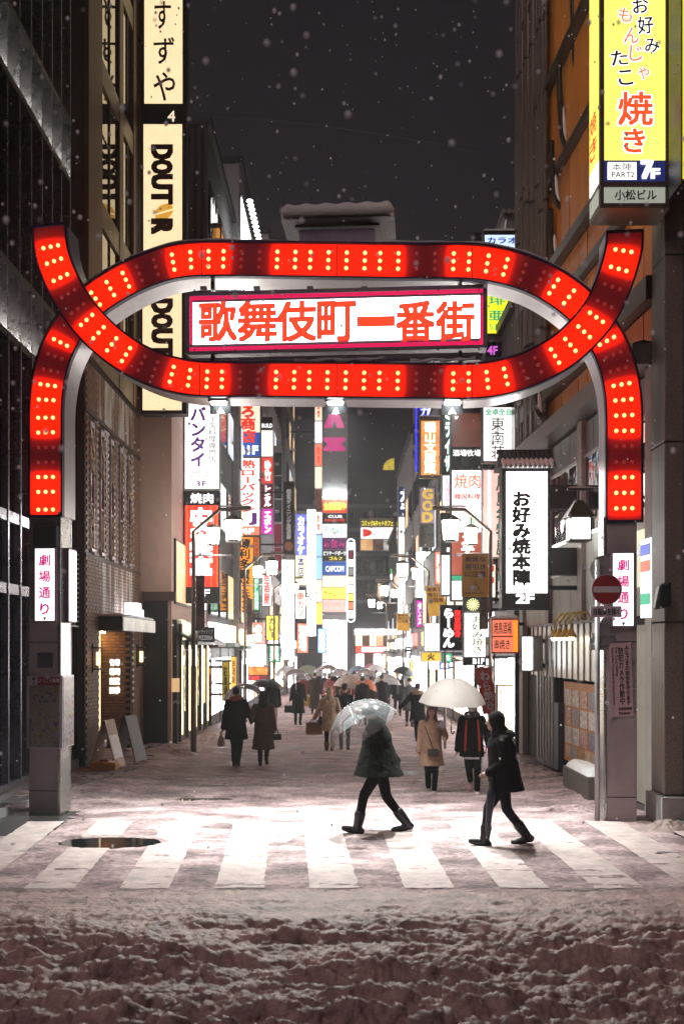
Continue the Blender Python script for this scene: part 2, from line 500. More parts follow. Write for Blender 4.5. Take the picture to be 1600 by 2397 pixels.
for k in range(-5, 6):
    cx = -0.08 + 0.996 * k
    x0, x1 = cx - 0.26, cx + 0.26
    n = 120
    Xs, Ys = np.meshgrid(np.linspace(x0, x1, 13), np.linspace(10.45, 14.45, n))
    Xs = Xs + np.where(True, -0.055 * (Ys - 10.45) * (0.6 if cx > 0 else 1), 0)
    wob = 0.05 * fbm(Xs * 3 + k, Ys * 5, 4)
    Ys = Ys + np.where((Ys < 10.46) | (Ys > 14.44), wob * 2, 0)
    Zs = np.full_like(Xs, 0.0245) + 0.004 * fbm(Xs * 2, Ys * 2, 2)
    pc = PUDDLES[0]; Zs = np.where(((Xs - pc[0]) / pc[2]) ** 2 + ((Ys - pc[1]) / pc[3]) ** 2 < 1.5, -0.02, Zs)
    me = grid_mesh(Xs + wob * 0.6, Ys, Zs); me.materials.append(stripe_mat)
    link(bpy.data.objects.new('crosswalk_stripe', me), road)

water = M('puddle_water', (0.012, 0.011, 0.012), 0.04, 0, 0, ior=1.33)
for i, (cx, cy, rx, ry) in enumerate(PUDDLES):
    mb = MB(); n = 40
    z = gz(cy) + 0.002
    ring = []
    for k in range(n):
        q = 2 * math.pi * k / n
        rr = 1 + 0.08 * math.sin(3 * q + i) + 0.05 * math.sin(7 * q)
        ring.append((cx + rx * 1.15 * rr * math.cos(q), cy + ry * 1.15 * rr * math.sin(q), z))
    mb.add(ring, [tuple(range(n))])
    tag(mb.build('puddle', water), ['dark puddle mirroring lights beside the left end of the crosswalk', 'dark puddle in the lane just inside the gate'][i], kind='structure')

pave_mat = M('wet_paving', (0.10, 0.095, 0.095), 0.25, 0, 0.3, 3, 0.3, 50)
def prism(poly, z0f, z1f):
    mb = MB(); n = len(poly)
    mb.add([(x, y, z0f(y)) for x, y in poly] + [(x, y, z1f(y)) for x, y in poly],
           [tuple(range(n, 2 * n)), tuple(reversed(range(n)))] + [(i, (i + 1) % n, n + (i + 1) % n, n + i) for i in range(n)])
    return mb
o = prism([(-9, 12.5), (-5.55, 12.5), (-4.95, 16.5), (-4.25, 20.6), (-4.25, 96), (-9, 96)], lambda y: gz(y) - 0.1, lambda y: gz(y) + 0.10).build('pavement', pave_mat)
tag(o, 'narrow wet pavement along the shops on the left side', kind='structure')
o = prism([(4.75, 12.9), (9, 12.9), (9, 96), (3.75, 96), (3.75, 24), (4.25, 16.6), (4.75, 15.4)], lambda y: gz(y) - 0.1, lambda y: gz(y) + 0.10).build('pavement', pave_mat)
tag(o, 'narrow wet pavement along the shops on the right side', kind='structure')
kerb_mat = M('wet_kerb', (0.38, 0.37, 0.37), 0.2, 0.3, 0.2, 4)
kb = MB()
for (xa, ya, xb, yb) in [(-5.55, 12.5, -4.95, 16.5), (-4.95, 16.5, -4.25, 20.6)]:
    kb.hexa([(xa, ya, gz(ya) - .05), (xa + .07, ya, gz(ya) - .05), (xb + .07, yb, gz(yb) - .05), (xb, yb, gz(yb) - .05),
             (xa, ya, gz(ya) + .13), (xa + .07, ya, gz(ya) + .13), (xb + .07, yb, gz(yb) + .13), (xb, yb, gz(yb) + .13)])
tag(kb.build('kerb', kerb_mat), 'bright wet kerb edge running from the gate post to the brick wall', kind='structure')

# ------------------------------------------------------------------ the red gate
P0 = Vector((-4.47, 15.14, 0)); GU = Vector((0.9972, -0.0750, 0)); GN = Vector((0.0750, 0.9972, 0))
_pd = P0.dot(GN)

def gp(px, py, d=0.0):
    """(s, z) on the plane of the gate's front, d metres behind it"""
    a = (px - CX) / F
    Yd = (_pd + d) / (a * GN.x + GN.y)
    p = Vector((a * Yd, Yd, 0)) - P0
    return (p.dot(GU), H - (py - CY) * Yd / F)

def gw(s, z, d=0.0):
    p = P0 + GU * s + GN * d
    return Vector((p.x, p.y, z))

def spline(pts, step=0.045):
    pts = [Vector(p) for p in pts]
    q = [pts[0] * 2 - pts[1]] + pts + [pts[-1] * 2 - pts[-2]]
    out = []
    for i in range(1, len(q) - 2):
        p0, p1, p2, p3 = q[i - 1:i + 3]
        t0 = 0; t1 = t0 + (p1 - p0).length ** .5; t2 = t1 + (p2 - p1).length ** .5; t3 = t2 + (p3 - p2).length ** .5
        for k in range(12):
            t = t1 + (t2 - t1) * k / 12
            A1 = p0 * ((t1 - t) / (t1 - t0)) + p1 * ((t - t0) / (t1 - t0)); A2 = p1 * ((t2 - t) / (t2 - t1)) + p2 * ((t - t1) / (t2 - t1)); A3 = p2 * ((t3 - t) / (t3 - t2)) + p3 * ((t - t2) / (t3 - t2))
            B1 = A1 * ((t2 - t) / (t2 - t0)) + A2 * ((t - t0) / (t2 - t0)); B2 = A2 * ((t3 - t) / (t3 - t1)) + A3 * ((t - t1) / (t3 - t1))
            out.append(B1 * ((t2 - t) / (t2 - t1)) + B2 * ((t - t1) / (t2 - t1)))
    out.append(pts[-1])
    acc = [0]
    for a, b in zip(out, out[1:]): acc.append(acc[-1] + (b - a).length)
    n = int(acc[-1] / step); xs = np.linspace(0, acc[-1], n)
    ox = np.interp(xs, acc, [p.x for p in out]); oy = np.interp(xs, acc, [p.y for p in out])
    # light smoothing keeps the sweep even
    for _ in range(6):
        ox[1:-1] = 0.25 * ox[:-2] + 0.5 * ox[1:-1] + 0.25 * ox[2:]; oy[1:-1] = 0.25 * oy[:-2] + 0.5 * oy[1:-1] + 0.25 * oy[2:]
    return [Vector((a, b)) for a, b in zip(ox, oy)], xs

CA = [(107, 1207), (107, 1100), (107, 1020), (107, 960), (112, 900), (127, 836), (152, 782), (183, 738), (217, 704), (262, 673), (318, 643), (385, 618), (440, 608), (480, 606),
      (640, 607), (788, 609), (940, 611), (1090, 612), (1130, 615), (1180, 624), (1249, 646), (1310, 680), (1356, 716), (1392, 756), (1422, 802), (1444, 856), (1456, 915), (1460, 975), (1460, 1040), (1460, 1120), (1460, 1219)]
CU = [(114, 529), (117, 565), (124, 603), (148, 664), (179, 718), (217, 765), (260, 805), (311, 840), (357, 862), (413, 879), (467, 887), (560, 888), (788, 890), (1000, 892), (1105, 892),
      (1162, 886), (1234, 865), (1310, 826), (1356, 787), (1402, 733), (1433, 670), (1454, 605), (1461, 571), (1461, 543)]

gate = thing('street_gate', 'huge red neon gate with looping ribbon arch over the lane entrance', 'gate', (0, 14.8, 0))
casing_mat = M('gate_casing', (0.62, 0.61, 0.64), 0.32, 0.75, 0.1, 3)

def neon_mat():
    m = bpy.data.materials.new('neon_panel'); m.use_nodes = True; nt = m.node_tree; p = nt.nodes['Principled BSDF']; L = nt.links.new
    at = nt.nodes.new('ShaderNodeAttribute'); at.attribute_name = 'lit'
    r = nt.nodes.new('ShaderNodeValToRGB'); cr = r.color_ramp
    cr.elements[0].position = 0; cr.elements[0].color = (0.045, 0.003, 0.005, 1)
    cr.elements[1].position = 1.0; cr.elements[1].color = (1.7, 0.022, 0.002, 1)
    e = cr.elements.new(0.45); e.color = (0.30, 0.006, 0.006, 1)
    tc = nt.nodes.new('ShaderNodeTexCoord'); n = nt.nodes.new('ShaderNodeTexNoise'); n.inputs['Scale'].default_value = 1.6; n.inputs['Detail'].default_value = 3
    L(tc.outputs['Object'], n.inputs['Vector'])
    mr = nt.nodes.new('ShaderNodeMapRange'); mr.inputs['To Min'].default_value = 0.65; mr.inputs['To Max'].default_value = 1.25; L(n.outputs['Fac'], mr.inputs['Value'])
    L(at.outputs['Fac'], r.inputs[0]); L(r.outputs[0], p.inputs['Emission Color']); L(mr.outputs[0], p.inputs['Emission Strength'])
    p.inputs['Base Color'].default_value = (0.20, 0.008, 0.008, 1); p.inputs['Roughness'].default_value = 0.12
    return m

neon = neon_mat()
bulb_on = E('bulb_on', (1.0, 0.40, 0.14), 3.4)
bulb_off = E('bulb_off', (0.34, 0.03, 0.03), 0.6)
b_on = MB().ball((0, 0, 0), 0.030, 0.030, 0.030, 10, 7).mesh('bulb', True); b_on.materials.append(bulb_on)
b_off = MB().ball((0, 0, 0), 0.027, 0.027, 0.027, 10, 7).mesh('bulb', True); b_off.materials.append(bulb_off)
HW = 0.243     # half the ribbon's width

def ribbon(cpx, d0, cols, name):
    C, arc = spline([gp(*c, d0) for c in cpx])
    n = len(C)
    T = [(C[min(i + 1, n - 1)] - C[max(i - 1, 0)]).normalized() for i in range(n)]
    N = [Vector((-t.y, t.x)) for t in T]
    def at(i, off, d): q = C[i] + N[i] * off; return gw(q.x, q.y, d0 + d)
    # casing: closed hollow box section swept along the line
    hw = HW + 0.022
    rings = [[at(i, -hw, 0.02), at(i, hw, 0.02), at(i, hw, 0.56), at(i, -hw, 0.56)] for i in range(n)]
    MB().loft(rings).build('casing', casing_mat, gate)
    for sg in (-1, 1):
        MB().loft([[at(i, sg * HW, -0.03), at(i, sg * (hw + 0.004), -0.03), at(i, sg * (hw + 0.004), 0.07), at(i, sg * HW, 0.07)] for i in range(n)]).build('rim', navy_rim, gate)
    for i, tdir in ((0, -1), (n - 1, 1)):
        e = T[i] * tdir
        pts = [C[i] + N[i] * o_ + e * k for o_, k in ((-hw - .004, -.01), (hw + .004, -.01), (hw + .004, .025), (-hw - .004, .025))]
        MB().hexa([gw(p.x, p.y, d0 - 0.03) for p in pts] + [gw(p.x, p.y, d0 + 0.08) for p in pts]).build('end_cap', navy_rim, gate)
    # face with glow round the lit columns
    lit = np.zeros(n)
    for a, on in cols:
        if on: lit += np.exp(-((arc - a) / 0.16) ** 2)
    lit = np.clip(lit * 0.95, 0, 1)
    across = np.linspace(-1, 1, 7); vs = []; val = []
    for i in range(n):
        for w in across:
            vs.append(at(i, w * (HW - 0.002), 0.008)); val.append(0.02 + lit[i] * (1.0 - 0.22 * abs(w) ** 3))
    fs = [(i * 7 + k, i * 7 + k + 1, (i + 1) * 7 + k + 1, (i + 1) * 7 + k) for i in range(n - 1) for k in range(6)]
    me = bpy.data.meshes.new('neon_face'); me.from_pydata([tuple(v) for v in vs], [], fs)
    attr = me.attributes.new('lit', 'FLOAT', 'POINT'); attr.data.foreach_set('value', val)
    me.materials.append(neon)
    link(bpy.data.objects.new('neon_face', me), gate, (0, 0, 0))
    vb = [at(i, w * (HW - 0.002), 0.572) for i in range(n) for w in across]
    me = bpy.data.meshes.new('neon_face'); me.from_pydata([tuple(v) for v in vb], [], [tuple(reversed(f)) for f in fs])
    attr = me.attributes.new('lit', 'FLOAT', 'POINT'); attr.data.foreach_set('value', val); me.materials.append(neon)
    link(bpy.data.objects.new('neon_face', me), gate, (0, 0, 0))
    for a, on in cols:
        i = int(np.argmin(np.abs(arc - a)))
        for w in (-0.115, 0, 0.115):
            q = C[i] + N[i] * w
            inst('bulb', b_on if on else b_off, gate, gw(q.x, q.y, d0 - 0.004 if on else d0 + 0.002))
    return C, N, arc

def cols_from(C_arc_mid, arc_len, spec, skip):
    out = []
    for k in range(40):
        on = spec(k)
        if on is None: break
        for sg in (-1, 1):
            a = C_arc_mid + sg * (0.131 + 0.262 * k)
            if 0.05 < a < arc_len - 0.05 and not skip(a): out.append((a, on))
    return out

def arc_of(cpx, d0, px, py):
    C, arc = spline([gp(*c, d0) for c in cpx]); t = Vector(gp(px, py, d0))
    return arc[int(np.argmin([(c - t).length for c in C]))], arc[-1]

mid, ln = arc_of(CU, 0, 788, 890)
pat_u = 'LLLLDDLLLLDDLLLLDDLLLLDD'
colsU = cols_from(mid, ln, lambda k: (pat_u[k] == 'L') if k < len(pat_u) else None, lambda a: False)
mid, lnA = arc_of(CA, 0.05, 788, 609)
pat_a = 'LLLLDDLLLLDDLLL'
colsA = cols_from(mid, lnA, lambda k: (pat_a[k] == 'L') if k < len(pat_a) else None, lambda a: False)
pat_leg = 'LLLDDLLLLDDL'
for k, c in enumerate(pat_leg):
    for a in (0.105 + 0.235 * k, lnA - 0.165 - 0.228 * k):
        colsA.append((a, c == 'L'))
CAs, NAs, arcA = ribbon(CA, 0.05, colsA, 'arch')
CUs, NUs, arcU = ribbon(CU, 0.0, colsU, 'loop')

# seams between the panels of the ribbon
for (px, y0, y1) in ((470, 566, 648), (788, 568, 650), (1105, 572, 652), (467, 848, 928), (788, 850, 932), (1105, 852, 933)):
    s, z0 = gp(px, y1 - 3); _, z1 = gp(px, y0 + 3)
    dd = -0.003 if y0 > 700 else 0.047
    MB().hexa([gw(s + a, z, dd + b) for z in (z0, z1) for (a, b) in ((-.006, 0), (.006, 0), (.006, .02), (-.006, .02))]).build('seam', navy_rim, gate)

# snow lying along the upper edges
def arch_snow(C, N, pxa, pxb, d0, side=1, th=0.07):
    idx = [i for i in range(len(C)) if gp(pxa, 600, d0)[0] <= C[i].x <= gp(pxb, 600, d0)[0] and N[i].y * side > 0.25 and (C[i].y > gp(788, 760)[1])]
    if not idx: return
    rings = []
    for j, i in enumerate(idx):
        t = th * (0.25 + 0.75 * min(1, j / 8, (len(idx) - 1 - j) / 8)) * (0.75 + 0.35 * math.sin(j * 0.31) * math.sin(j * 0.13 + 1))
        hw = HW + 0.026
        ring = []
        for (d, k) in ((0.0, 0), (-0.03, 0.45), (0.05, 0.9), (0.28, 1.0), (0.5, 0.9), (0.58, 0.4), (0.56, 0)):
            q = C[i] + N[i] * side * hw; ring.append(gw(q.x, q.y + t * k, d0 + d))
        rings.append(ring)
    MB().loft(rings).build('snow_cap', snow_mat, gate, smooth=True)
arch_snow(CAs, NAs, 205, 690, 0.05); arch_snow(CAs, NAs, 880, 1392, 0.05)

# name board between the two bars
def gbox(x0, y0, x1, y1, d0, d1, name, mat, parent=gate, dref=None, bevel=0):
    dref = d0 if dref is None else dref
    sa, za = gp(x0, y1, dref); sb, zb = gp(x1, y0, dref)
    return MB().hexa([gw(s, z, d) for z in (za, zb) for (s, d) in ((sa, d0), (sb, d0), (sb, d1), (sa, d1))]).build(name, mat, parent, bevel=bevel)

board = thing('name_board', 'long white light box with red characters hung inside the red gate', 'sign', gw(*gp(788, 822, 0.1), 0.1))
frame_mat = M('board_frame', (0.22, 0.20, 0.24), 0.42, 0.5, 0.12, 4)
gbox(433, 674, 1140, 823, 0.14, 0.55, 'case', frame_mat, board)
for (a, b, c, d) in ((433, 674, 1140, 684), (433, 813, 1140, 823), (433, 684, 443, 813), (1130, 684, 1140, 813)):
    gbox(a, b, c, d, 0.10, 0.139, 'frame_bar', frame_mat, board, 0.1)
border = E('board_border', (0.75, 0.012, 0.10), 1.0)
for (a, b, c, d) in ((443, 684, 1130, 691), (443, 806, 1130, 813), (443, 691, 451, 806), (1122, 691, 1130, 806)):
    gbox(a, b, c, d, 0.128, 0.139, 'border', border, board, 0.128)
board_glow = E('board_glow', (1.0, 0.94, 0.955), 8.0)
gbox(451, 691, 1122, 806, 0.132, 0.138, 'face', board_glow, board, 0.132)
chars = '歌舞伎町一番街'
xs = [(468, 551), (559, 645), (651, 737), (745, 829), (838, 920), (929, 1014), (1022, 1107)]
out_m, in_m = MB(), MB()
for c, (xa, xb) in zip(chars, xs):
    for mb, dd, bold in ((out_m, 0.124, 0.030), (in_m, 0.116, 0.020)):
        k = 0.5 if bold > 0.025 else 0
        sa, za = gp(xa - 2 * k, 797 + 2 * k + (xa - 468) * 0.0016, dd); sb, zb = gp(xb + 2 * k, 706 - 2 * k + (xa - 468) * 0.0016, dd)
        if c == '一': zm = (za + zb) / 2; za, zb = zm - 0.30, zm + 0.30
        text(mb, c, gw(sa, za, dd), GU, ZU, sb - sa, zb - za, 'h', bold)
out_m.build('letter_outline', E('letter_outline', (0.62, 0.01, 0.05), 0.9), board)
in_m.build('lettering', E('board_letter', (0.95, 0.065, 0.02), 1.05), board)
bolt = MB().ball((0, 0, 0), 0.014, 0.01, 0.014, 6, 4).mesh('bolt'); bolt.materials.append(dark_metal)
for k in range(8):
    for y in (679, 818): inst('bolt', bolt, board, gw(*gp(455 + k * 95, y, 0.098), 0.098))
for px in (600, 725, 852, 980, 1078, 475): gbox(px - 7, 669, px + 7, 676, 0.11, 0.2, 'lug', frame_mat, board)
for px in (497, 1077):
    gbox(px - 4, 648, px + 4, 676, 0.25, 0.33, 'hanger', dark_metal, board)
    gbox(px - 4, 820, px + 4, 852, 0.25, 0.33, 'hanger', dark_metal, board)
gbox(440, 831, 1120, 839, 0.3, 0.42, 'rail', steel, gate); gbox(440, 842, 1125, 847, 0.3, 0.42, 'rail', frame_mat, gate)
for a, b in ((505, 560), (690, 900), (960, 1110)):
    sa, z = gp(a, 848, 0.3); sb, _ = gp(b, 848, 0.3)
    MB().tube([gw(sa + (sb - sa) * k / 12, z + 0.012 * math.sin(k * 1.7), 0.2 + 0.02 * math.sin(k)) for k in range(13)], [0.02 + 0.012 * math.sin(k * 2.1 + 1) for k in range(13)], 6).build('snow_cap', snow_mat, gate, smooth=True)

# box and slab that crown the gate
gbox(700, 533, 876, 570, 0.35, 0.9, 'crown_box', M('mauve_panel', (0.30, 0.26, 0.36), 0.45, 0.2, 0.15, 4), gate)
gbox(657, 505, 922, 514, 0.2, 1.3, 'crown_slab', dark_metal, gate)
gbox(690, 514, 888, 533, 0.45, 1.0, 'crown_neck', black_frame, gate)
sa, z = gp(657, 505, 0.2); sb, _ = gp(922, 505, 0.2)
rings = []
for k in range(40):
    s = sa + (sb - sa) * k / 39; e = 0.35 + 0.65 * min(1, k / 1.5, (39 - k) / 1.5)
    t = (0.165 + 0.012 * math.sin(k * 0.9)) * e
    rings.append([gw(s, z, 0.2), gw(s, z + 0.06 * e, 0.16), gw(s, z + t, 0.2), gw(s, z + t * 1.05, 0.7), gw(s, z + t, 1.25), gw(s, z, 1.3)])
MB().loft(rings).build('snow_cap', snow_mat, gate, smooth=True)
for px in (664, 728, 792, 856, 917):
    s, z = gp(px, 482, 0.6)
    MB().tube([gw(s, z, 0.6), gw(s, z + 0.16, 0.6)], 0.005, 5).build('lightning_rod', dark_metal, gate)

# floodlights let into the underside
flood_face = E('flood_face', (0.93, 1.0, 0.95), 30.0)
for px in (514, 785, 1058):
    s, z = gp(px, 936, 0.25)
    zc = z - 0.005
    MB().hexa([gw(s + a, zz, 0.10 + b) for zz in (zc - 0.05, zc + 0.1) for (a, b) in ((-.15, 0), (.15, 0), (.15, .2), (-.15, .2))]).build('flood_housing', steel, gate)
    MB().hexa([gw(s + a, zz, 0.10 + b) for zz in (zc - 0.075, zc - 0.0505) for (a, b) in ((-.11, .02), (.11, .02), (.11, .15), (-.11, .15))]).build('flood_face', flood_face, gate)
    MB().hexa([gw(s + a, zz, 0.10 + b) for zz in (zc - 0.19, zc - 0.05) for (a, b) in ((-.16, .21), (.16, .21), (.16, .235), (-.16, .235))]).build('flood_shield', dark_metal, gate)
    ld = bpy.data.lights.new('floodlight', 'SPOT'); ld.energy = 1200; ld.color = (0.93, 1.0, 0.95); ld.spot_size = math.radians(124); ld.spot_blend = 1.0; ld.shadow_soft_size = 0.03
    lo = bpy.data.objects.new('floodlight', ld); link(lo, gate, gw(s, zc - 0.09, 0.20))
    l2 = bpy.data.lights.new('floodlight', 'SPOT'); l2.energy = 2500; l2.color = (0.90, 1.0, 0.94); l2.spot_size = math.radians(72); l2.spot_blend = 0.8; l2.shadow_soft_size = 0.012
    o2 = bpy.data.objects.new('floodlight', l2); link(o2, gate, gw(s, zc - 0.088, 0.295)); o2.rotation_euler = Vector((0.0, -0.02, -1)).to_track_quat('-Z', 'Y').to_euler()
    lo.rotation_euler = Vector((0.0, -0.30, -1)).to_track_quat('-Z', 'Y').to_euler()

# posts
post_mat = M('post_steel', (0.40, 0.34, 0.34), 0.42, 0.1, 0.12, 2.5, 0.04, 80)
edge_mat = M('post_edge', (0.66, 0.65, 0.63), 0.25, 0.9, 0.1, 2)
def post(x0, x1, ybot, ytop, inner):
    sa, _ = gp(x0, ybot, 0.06); sb, _ = gp(x1, ybot, 0.06); _, zt = gp((x0 + x1) / 2, ytop, 0.06)
    MB().hexa([gw(s, z, d) for z in (-0.05, zt) for (s, d) in ((sa, .06), (sb, .06), (sb, .52), (sa, .52))]).build('post', post_mat, gate, bevel=0.02)
    # bright rounded stainless strips on the corners
    for s0 in ((sb - 0.005) if inner > 0 else (sa - 0.045),):
        MB().hexa([gw(s, z, d) for z in (0.0, zt - 0.01) for (s, d) in ((s0, .05), (s0 + .05, .05), (s0 + .05, .50), (s0, .50))]).build('corner_strip', edge_mat, gate, bevel=0.015)
    for z in (0.35, 2.62, 3.9):
        MB().hexa([gw(s, zz, d) for zz in (z, z + 0.012) for (s, d) in ((sa + .01, .055), (sb - .01, .055), (sb - .01, .07), (sa + .01, .07))]).build('seam', dark_metal, gate)
    return sa, sb
pl = post(67, 136, 1908, 1196, 1); pr = post(1419, 1490, 1926, 1207, -1)

red_case = M('mauve_case', (0.14, 0.08, 0.12), 0.4, 0.3, 0.1)
def glightbox(name, label, x0, y0, x1, y1, dfront, txt, ink):
    t = thing(name, label, 'sign', gw(*gp((x0 + x1) / 2, y1, dfront), dfront), 'street name boxes on the gate posts')
    gbox(x0, y0, x1, y1, dfront, 0.07, 'case', red_case, t, bevel=0.01)
    gbox(x0 + 4, y0 + 4, x1 - 4, y1 - 4, dfront - 0.01, dfront + 0.005, 'face', white_soft, t)
    n = len(txt); mb = MB(); h = (y1 - y0) * 0.86 / n
    for i, c in enumerate(txt):
        ya = y0 + (y1 - y0) * 0.075 + i * h + h * 0.14; yb = ya + h * 0.66; xm = (x0 + x1) / 2
        w = (13 if c != 'り' else 10)
        sa, za = gp(xm - w, yb, dfront - 0.014); sb, zb = gp(xm + w, ya, dfront - 0.014)
        text(mb, c, gw(sa, za, dfront - 0.014), GU, ZU, sb - sa, zb - za, 'h', 0.02)
    mb.build('lettering', ink, t)
    sa, za = gp((x0 + x1) / 2 - 4, y1 - 12, dfront - 0.014)
    MB().add([gw(sa, za, dfront - 0.014), gw(sa + 0.055, za, dfront - 0.014), gw(sa + 0.0275, za - 0.05, dfront - 0.014)], [(0, 2, 1)]).build('arrow', navy_ink, t)
    return t
glightbox('street_name_box', 'lit white box with pink vertical street name on the left gate post', 78, 1280, 131, 1457, -0.02, '劇場通り', pink_ink)
glightbox('street_name_box', 'lit white box with pink street name on the right gate post behind the no-entry sign', 1430, 1291, 1486, 1469, -0.02, '劇場通り', pink_ink)
# the same box seen edge-on, on the lane side of the left post
t = thing('street_name_box', 'narrow lit box on the lane side of the left gate post', 'sign', gw(pl[1] + 0.09, 2.8, 0.3), 'street name boxes on the gate posts')
zb, zt = gp(150, 1457)[1], gp(150, 1280)[1]
MB().hexa([gw(s, z, d) for z in (zb, zt) for (s, d) in ((pl[1] + .047, .16), (pl[1] + .13, .16), (pl[1] + .13, .50), (pl[1] + .047, .50))]).build('case', red_case, t)
MB().hexa([gw(s, z, d) for z in (zb + .03, zt - .03) for (s, d) in ((pl[1] + .131, .19), (pl[1] + .14, .19), (pl[1] + .14, .47), (pl[1] + .131, .47))]).build('face', white_glow, t)

t = thing('loudspeaker', 'dark grey loudspeaker box above the street name on the left post', 'speaker', gw(*gp(104, 1279), 0))
gbox(77, 1230, 133, 1279, -0.02, 0.059, 'case', M('speaker_grey', (0.055, 0.05, 0.065), 0.6, 0, 0.2), t, bevel=0.01)
MB().add(*[(lambda g: (g, [(0, 1, 2, 3)]))([gw(*gp(x, y, -0.024), -0.024) for x, y in ((82, 1275), (128, 1275), (128, 1234), (82, 1234))])][0]).build('grille', M('speaker_grille', (0.03, 0.03, 0.035), 0.8, 0, 0.3, 90), t)
t = thing('inspection_plate', 'small square dark plate set in the left gate post', 'plate', gw(*gp(105, 1563), 0))
gbox(88, 1529, 123, 1563, 0.045, 0.059, 'plate', M('plate_grey', (0.09, 0.075, 0.09), 0.4, 0.3, 0.2), t)

# map board wrapped round the left post
def map_mat():
    m = bpy.data.materials.new('street_map_print'); m.use_nodes = True; nt = m.node_tree; p = nt.nodes['Principled BSDF']; L = nt.links.new
    tc = nt.nodes.new('ShaderNodeTexCoord')
    def vor(s, feat='F1', rnd=1.0):
        v = nt.nodes.new('ShaderNodeTexVoronoi'); v.inputs['Scale'].default_value = s; v.feature = feat; v.inputs['Randomness'].default_value = rnd
        L(tc.outputs['Object'], v.inputs['Vector']); return v
    a = vor(26.0); e = vor(26.0, 'DISTANCE_TO_EDGE')
    r = nt.nodes.new('ShaderNodeValToRGB'); r.color_ramp.interpolation = 'CONSTANT'
    cols = [(0.0, (0.55, 0.48, 0.42)), (0.3, (0.62, 0.52, 0.60)), (0.5, (0.55, 0.30, 0.38)), (0.62, (0.20, 0.20, 0.36)), (0.70, (0.60, 0.57, 0.50)), (0.9, (0.42, 0.48, 0.28))]
    r.color_ramp.elements[0].color = (*cols[0][1], 1); r.color_ramp.elements[1].position = cols[1][0]; r.color_ramp.elements[1].color = (*cols[1][1], 1)
    for q, c in cols[2:]:
        el = r.color_ramp.elements.new(q); el.color = (*c, 1)
    sep = nt.nodes.new('ShaderNodeSeparateColor'); L(a.outputs['Color'], sep.inputs[0]); L(sep.outputs[0], r.inputs[0])
    mx = nt.nodes.new('ShaderNodeMix'); mx.data_type = 'RGBA'; mx.inputs['A'].default_value = (0.66, 0.60, 0.50, 1)
    lt = nt.nodes.new('ShaderNodeMath'); lt.operation = 'GREATER_THAN'; lt.inputs[1].default_value = 0.008; L(e.outputs['Distance'], lt.inputs[0])
    L(lt.outputs[0], mx.inputs['Factor']); L(r.outputs[0], mx.inputs['B'])
    hs = nt.nodes.new('ShaderNodeHueSaturation'); hs.inputs['Saturation'].default_value = 1.35; hs.inputs['Value'].default_value = .34
    L(mx.outputs['Result'], hs.inputs['Color']); L(hs.outputs[0], p.inputs['Base Color'])
    p.inputs['Roughness'].default_value = 0.25
    return m
t = thing('map_board', 'area map with red header wrapped round the left gate post', 'map', gw(*gp(105, 1752), 0))
paper = M('board_white', (0.48, 0.42, 0.48), 0.3, 0, 0.06)
gbox(63, 1582, 140, 1752, 0.03, 0.059, 'panel', paper, t)
sb = pl[1] + 0.048; zb, zt = gp(105, 1752)[1], gp(105, 1582)[1]
MB().hexa([gw(s, z, d) for z in (zb, zt) for (s, d) in ((sb, .04), (sb + .03, .04), (sb + .03, .54), (sb, .54))]).build('side_panel', paper, t)
mp = map_mat()
gbox(69, 1605, 140, 1749, 0.022, 0.029, 'map_print', mp, t)
MB().hexa([gw(s, z, d) for z in (zb + .02, zt - .03) for (s, d) in ((sb + .031, .06), (sb + .038, .06), (sb + .038, .52), (sb + .031, .52))]).build('map_print', mp, t)
gbox(88, 1585, 140, 1604, 0.020, 0.029, 'header', M('maroon', (0.22, 0.02, 0.05), 0.3, 0, 0.05), t)
mb = MB(); sa, za = gp(91, 1598, 0.014); s2, z2 = gp(139, 1588, 0.014)
text(mb, 'ようこそ歌舞', gw(sa, za, 0.014), GU, ZU, s2 - sa, z2 - za, 'h', 0.006); mb.build('lettering', M('off_white_ink', (0.75, 0.7, 0.7), 0.5, 0, 0), t)
for yy, ch in ((1589, 'i'), (1600, '◎')):
    mb = MB(); sa, za = gp(76, yy + 4, 0.014); s2, z2 = gp(82, yy - 4, 0.014)
    text(mb, ch, gw(sa, za, 0.014), GU, ZU, s2 - sa, z2 - za, 'h', 0.006); mb.build('lettering', navy_ink, t)

# police notice strapped to the right post, a little askew
t = thing('police_notice', 'pale pink security camera notice strapped askew to the right gate post', 'notice', gw(*gp(1450, 1680), 0))
def pn(u, v, d=0.02):
    """u, v in 0..1 on the tilted plate"""
    px = 1424 + 52 * u + (v * 6); py = 1507 + 172 * v - 4 * u
    return gw(*gp(px, py, d), d)
pink_board = M('pink_board', (0.62, 0.42, 0.45), 0.35, 0, 0.08)
MB().hexa([pn(0, 1, .02), pn(1, 1, .02), pn(1, 1, .045), pn(0, 1, .045), pn(0, 0, .02), pn(1, 0, .02), pn(1, 0, .045), pn(0, 0, .045)]).build('plate', pink_board, t)
def ptext(s, u0, v0, u1, v1, orient, bold=0.008, ink=dark_ink):
    mb = MB(); o_ = pn(u0, v1, .014); r_ = pn(u1, v1, .014) - o_; u_ = pn(u0, v0, .014) - o_
    text(mb, s, o_, r_.normalized(), u_.normalized(), r_.length, u_.length, orient, bold); mb.build('lettering', ink, t)
ptext('みなさまの安全を守ります', 0.68, 0.04, 0.90, 0.86, 'v'); ptext('防犯カメラ作動中', 0.40, 0.06, 0.64, 0.84, 'v', 0.012)
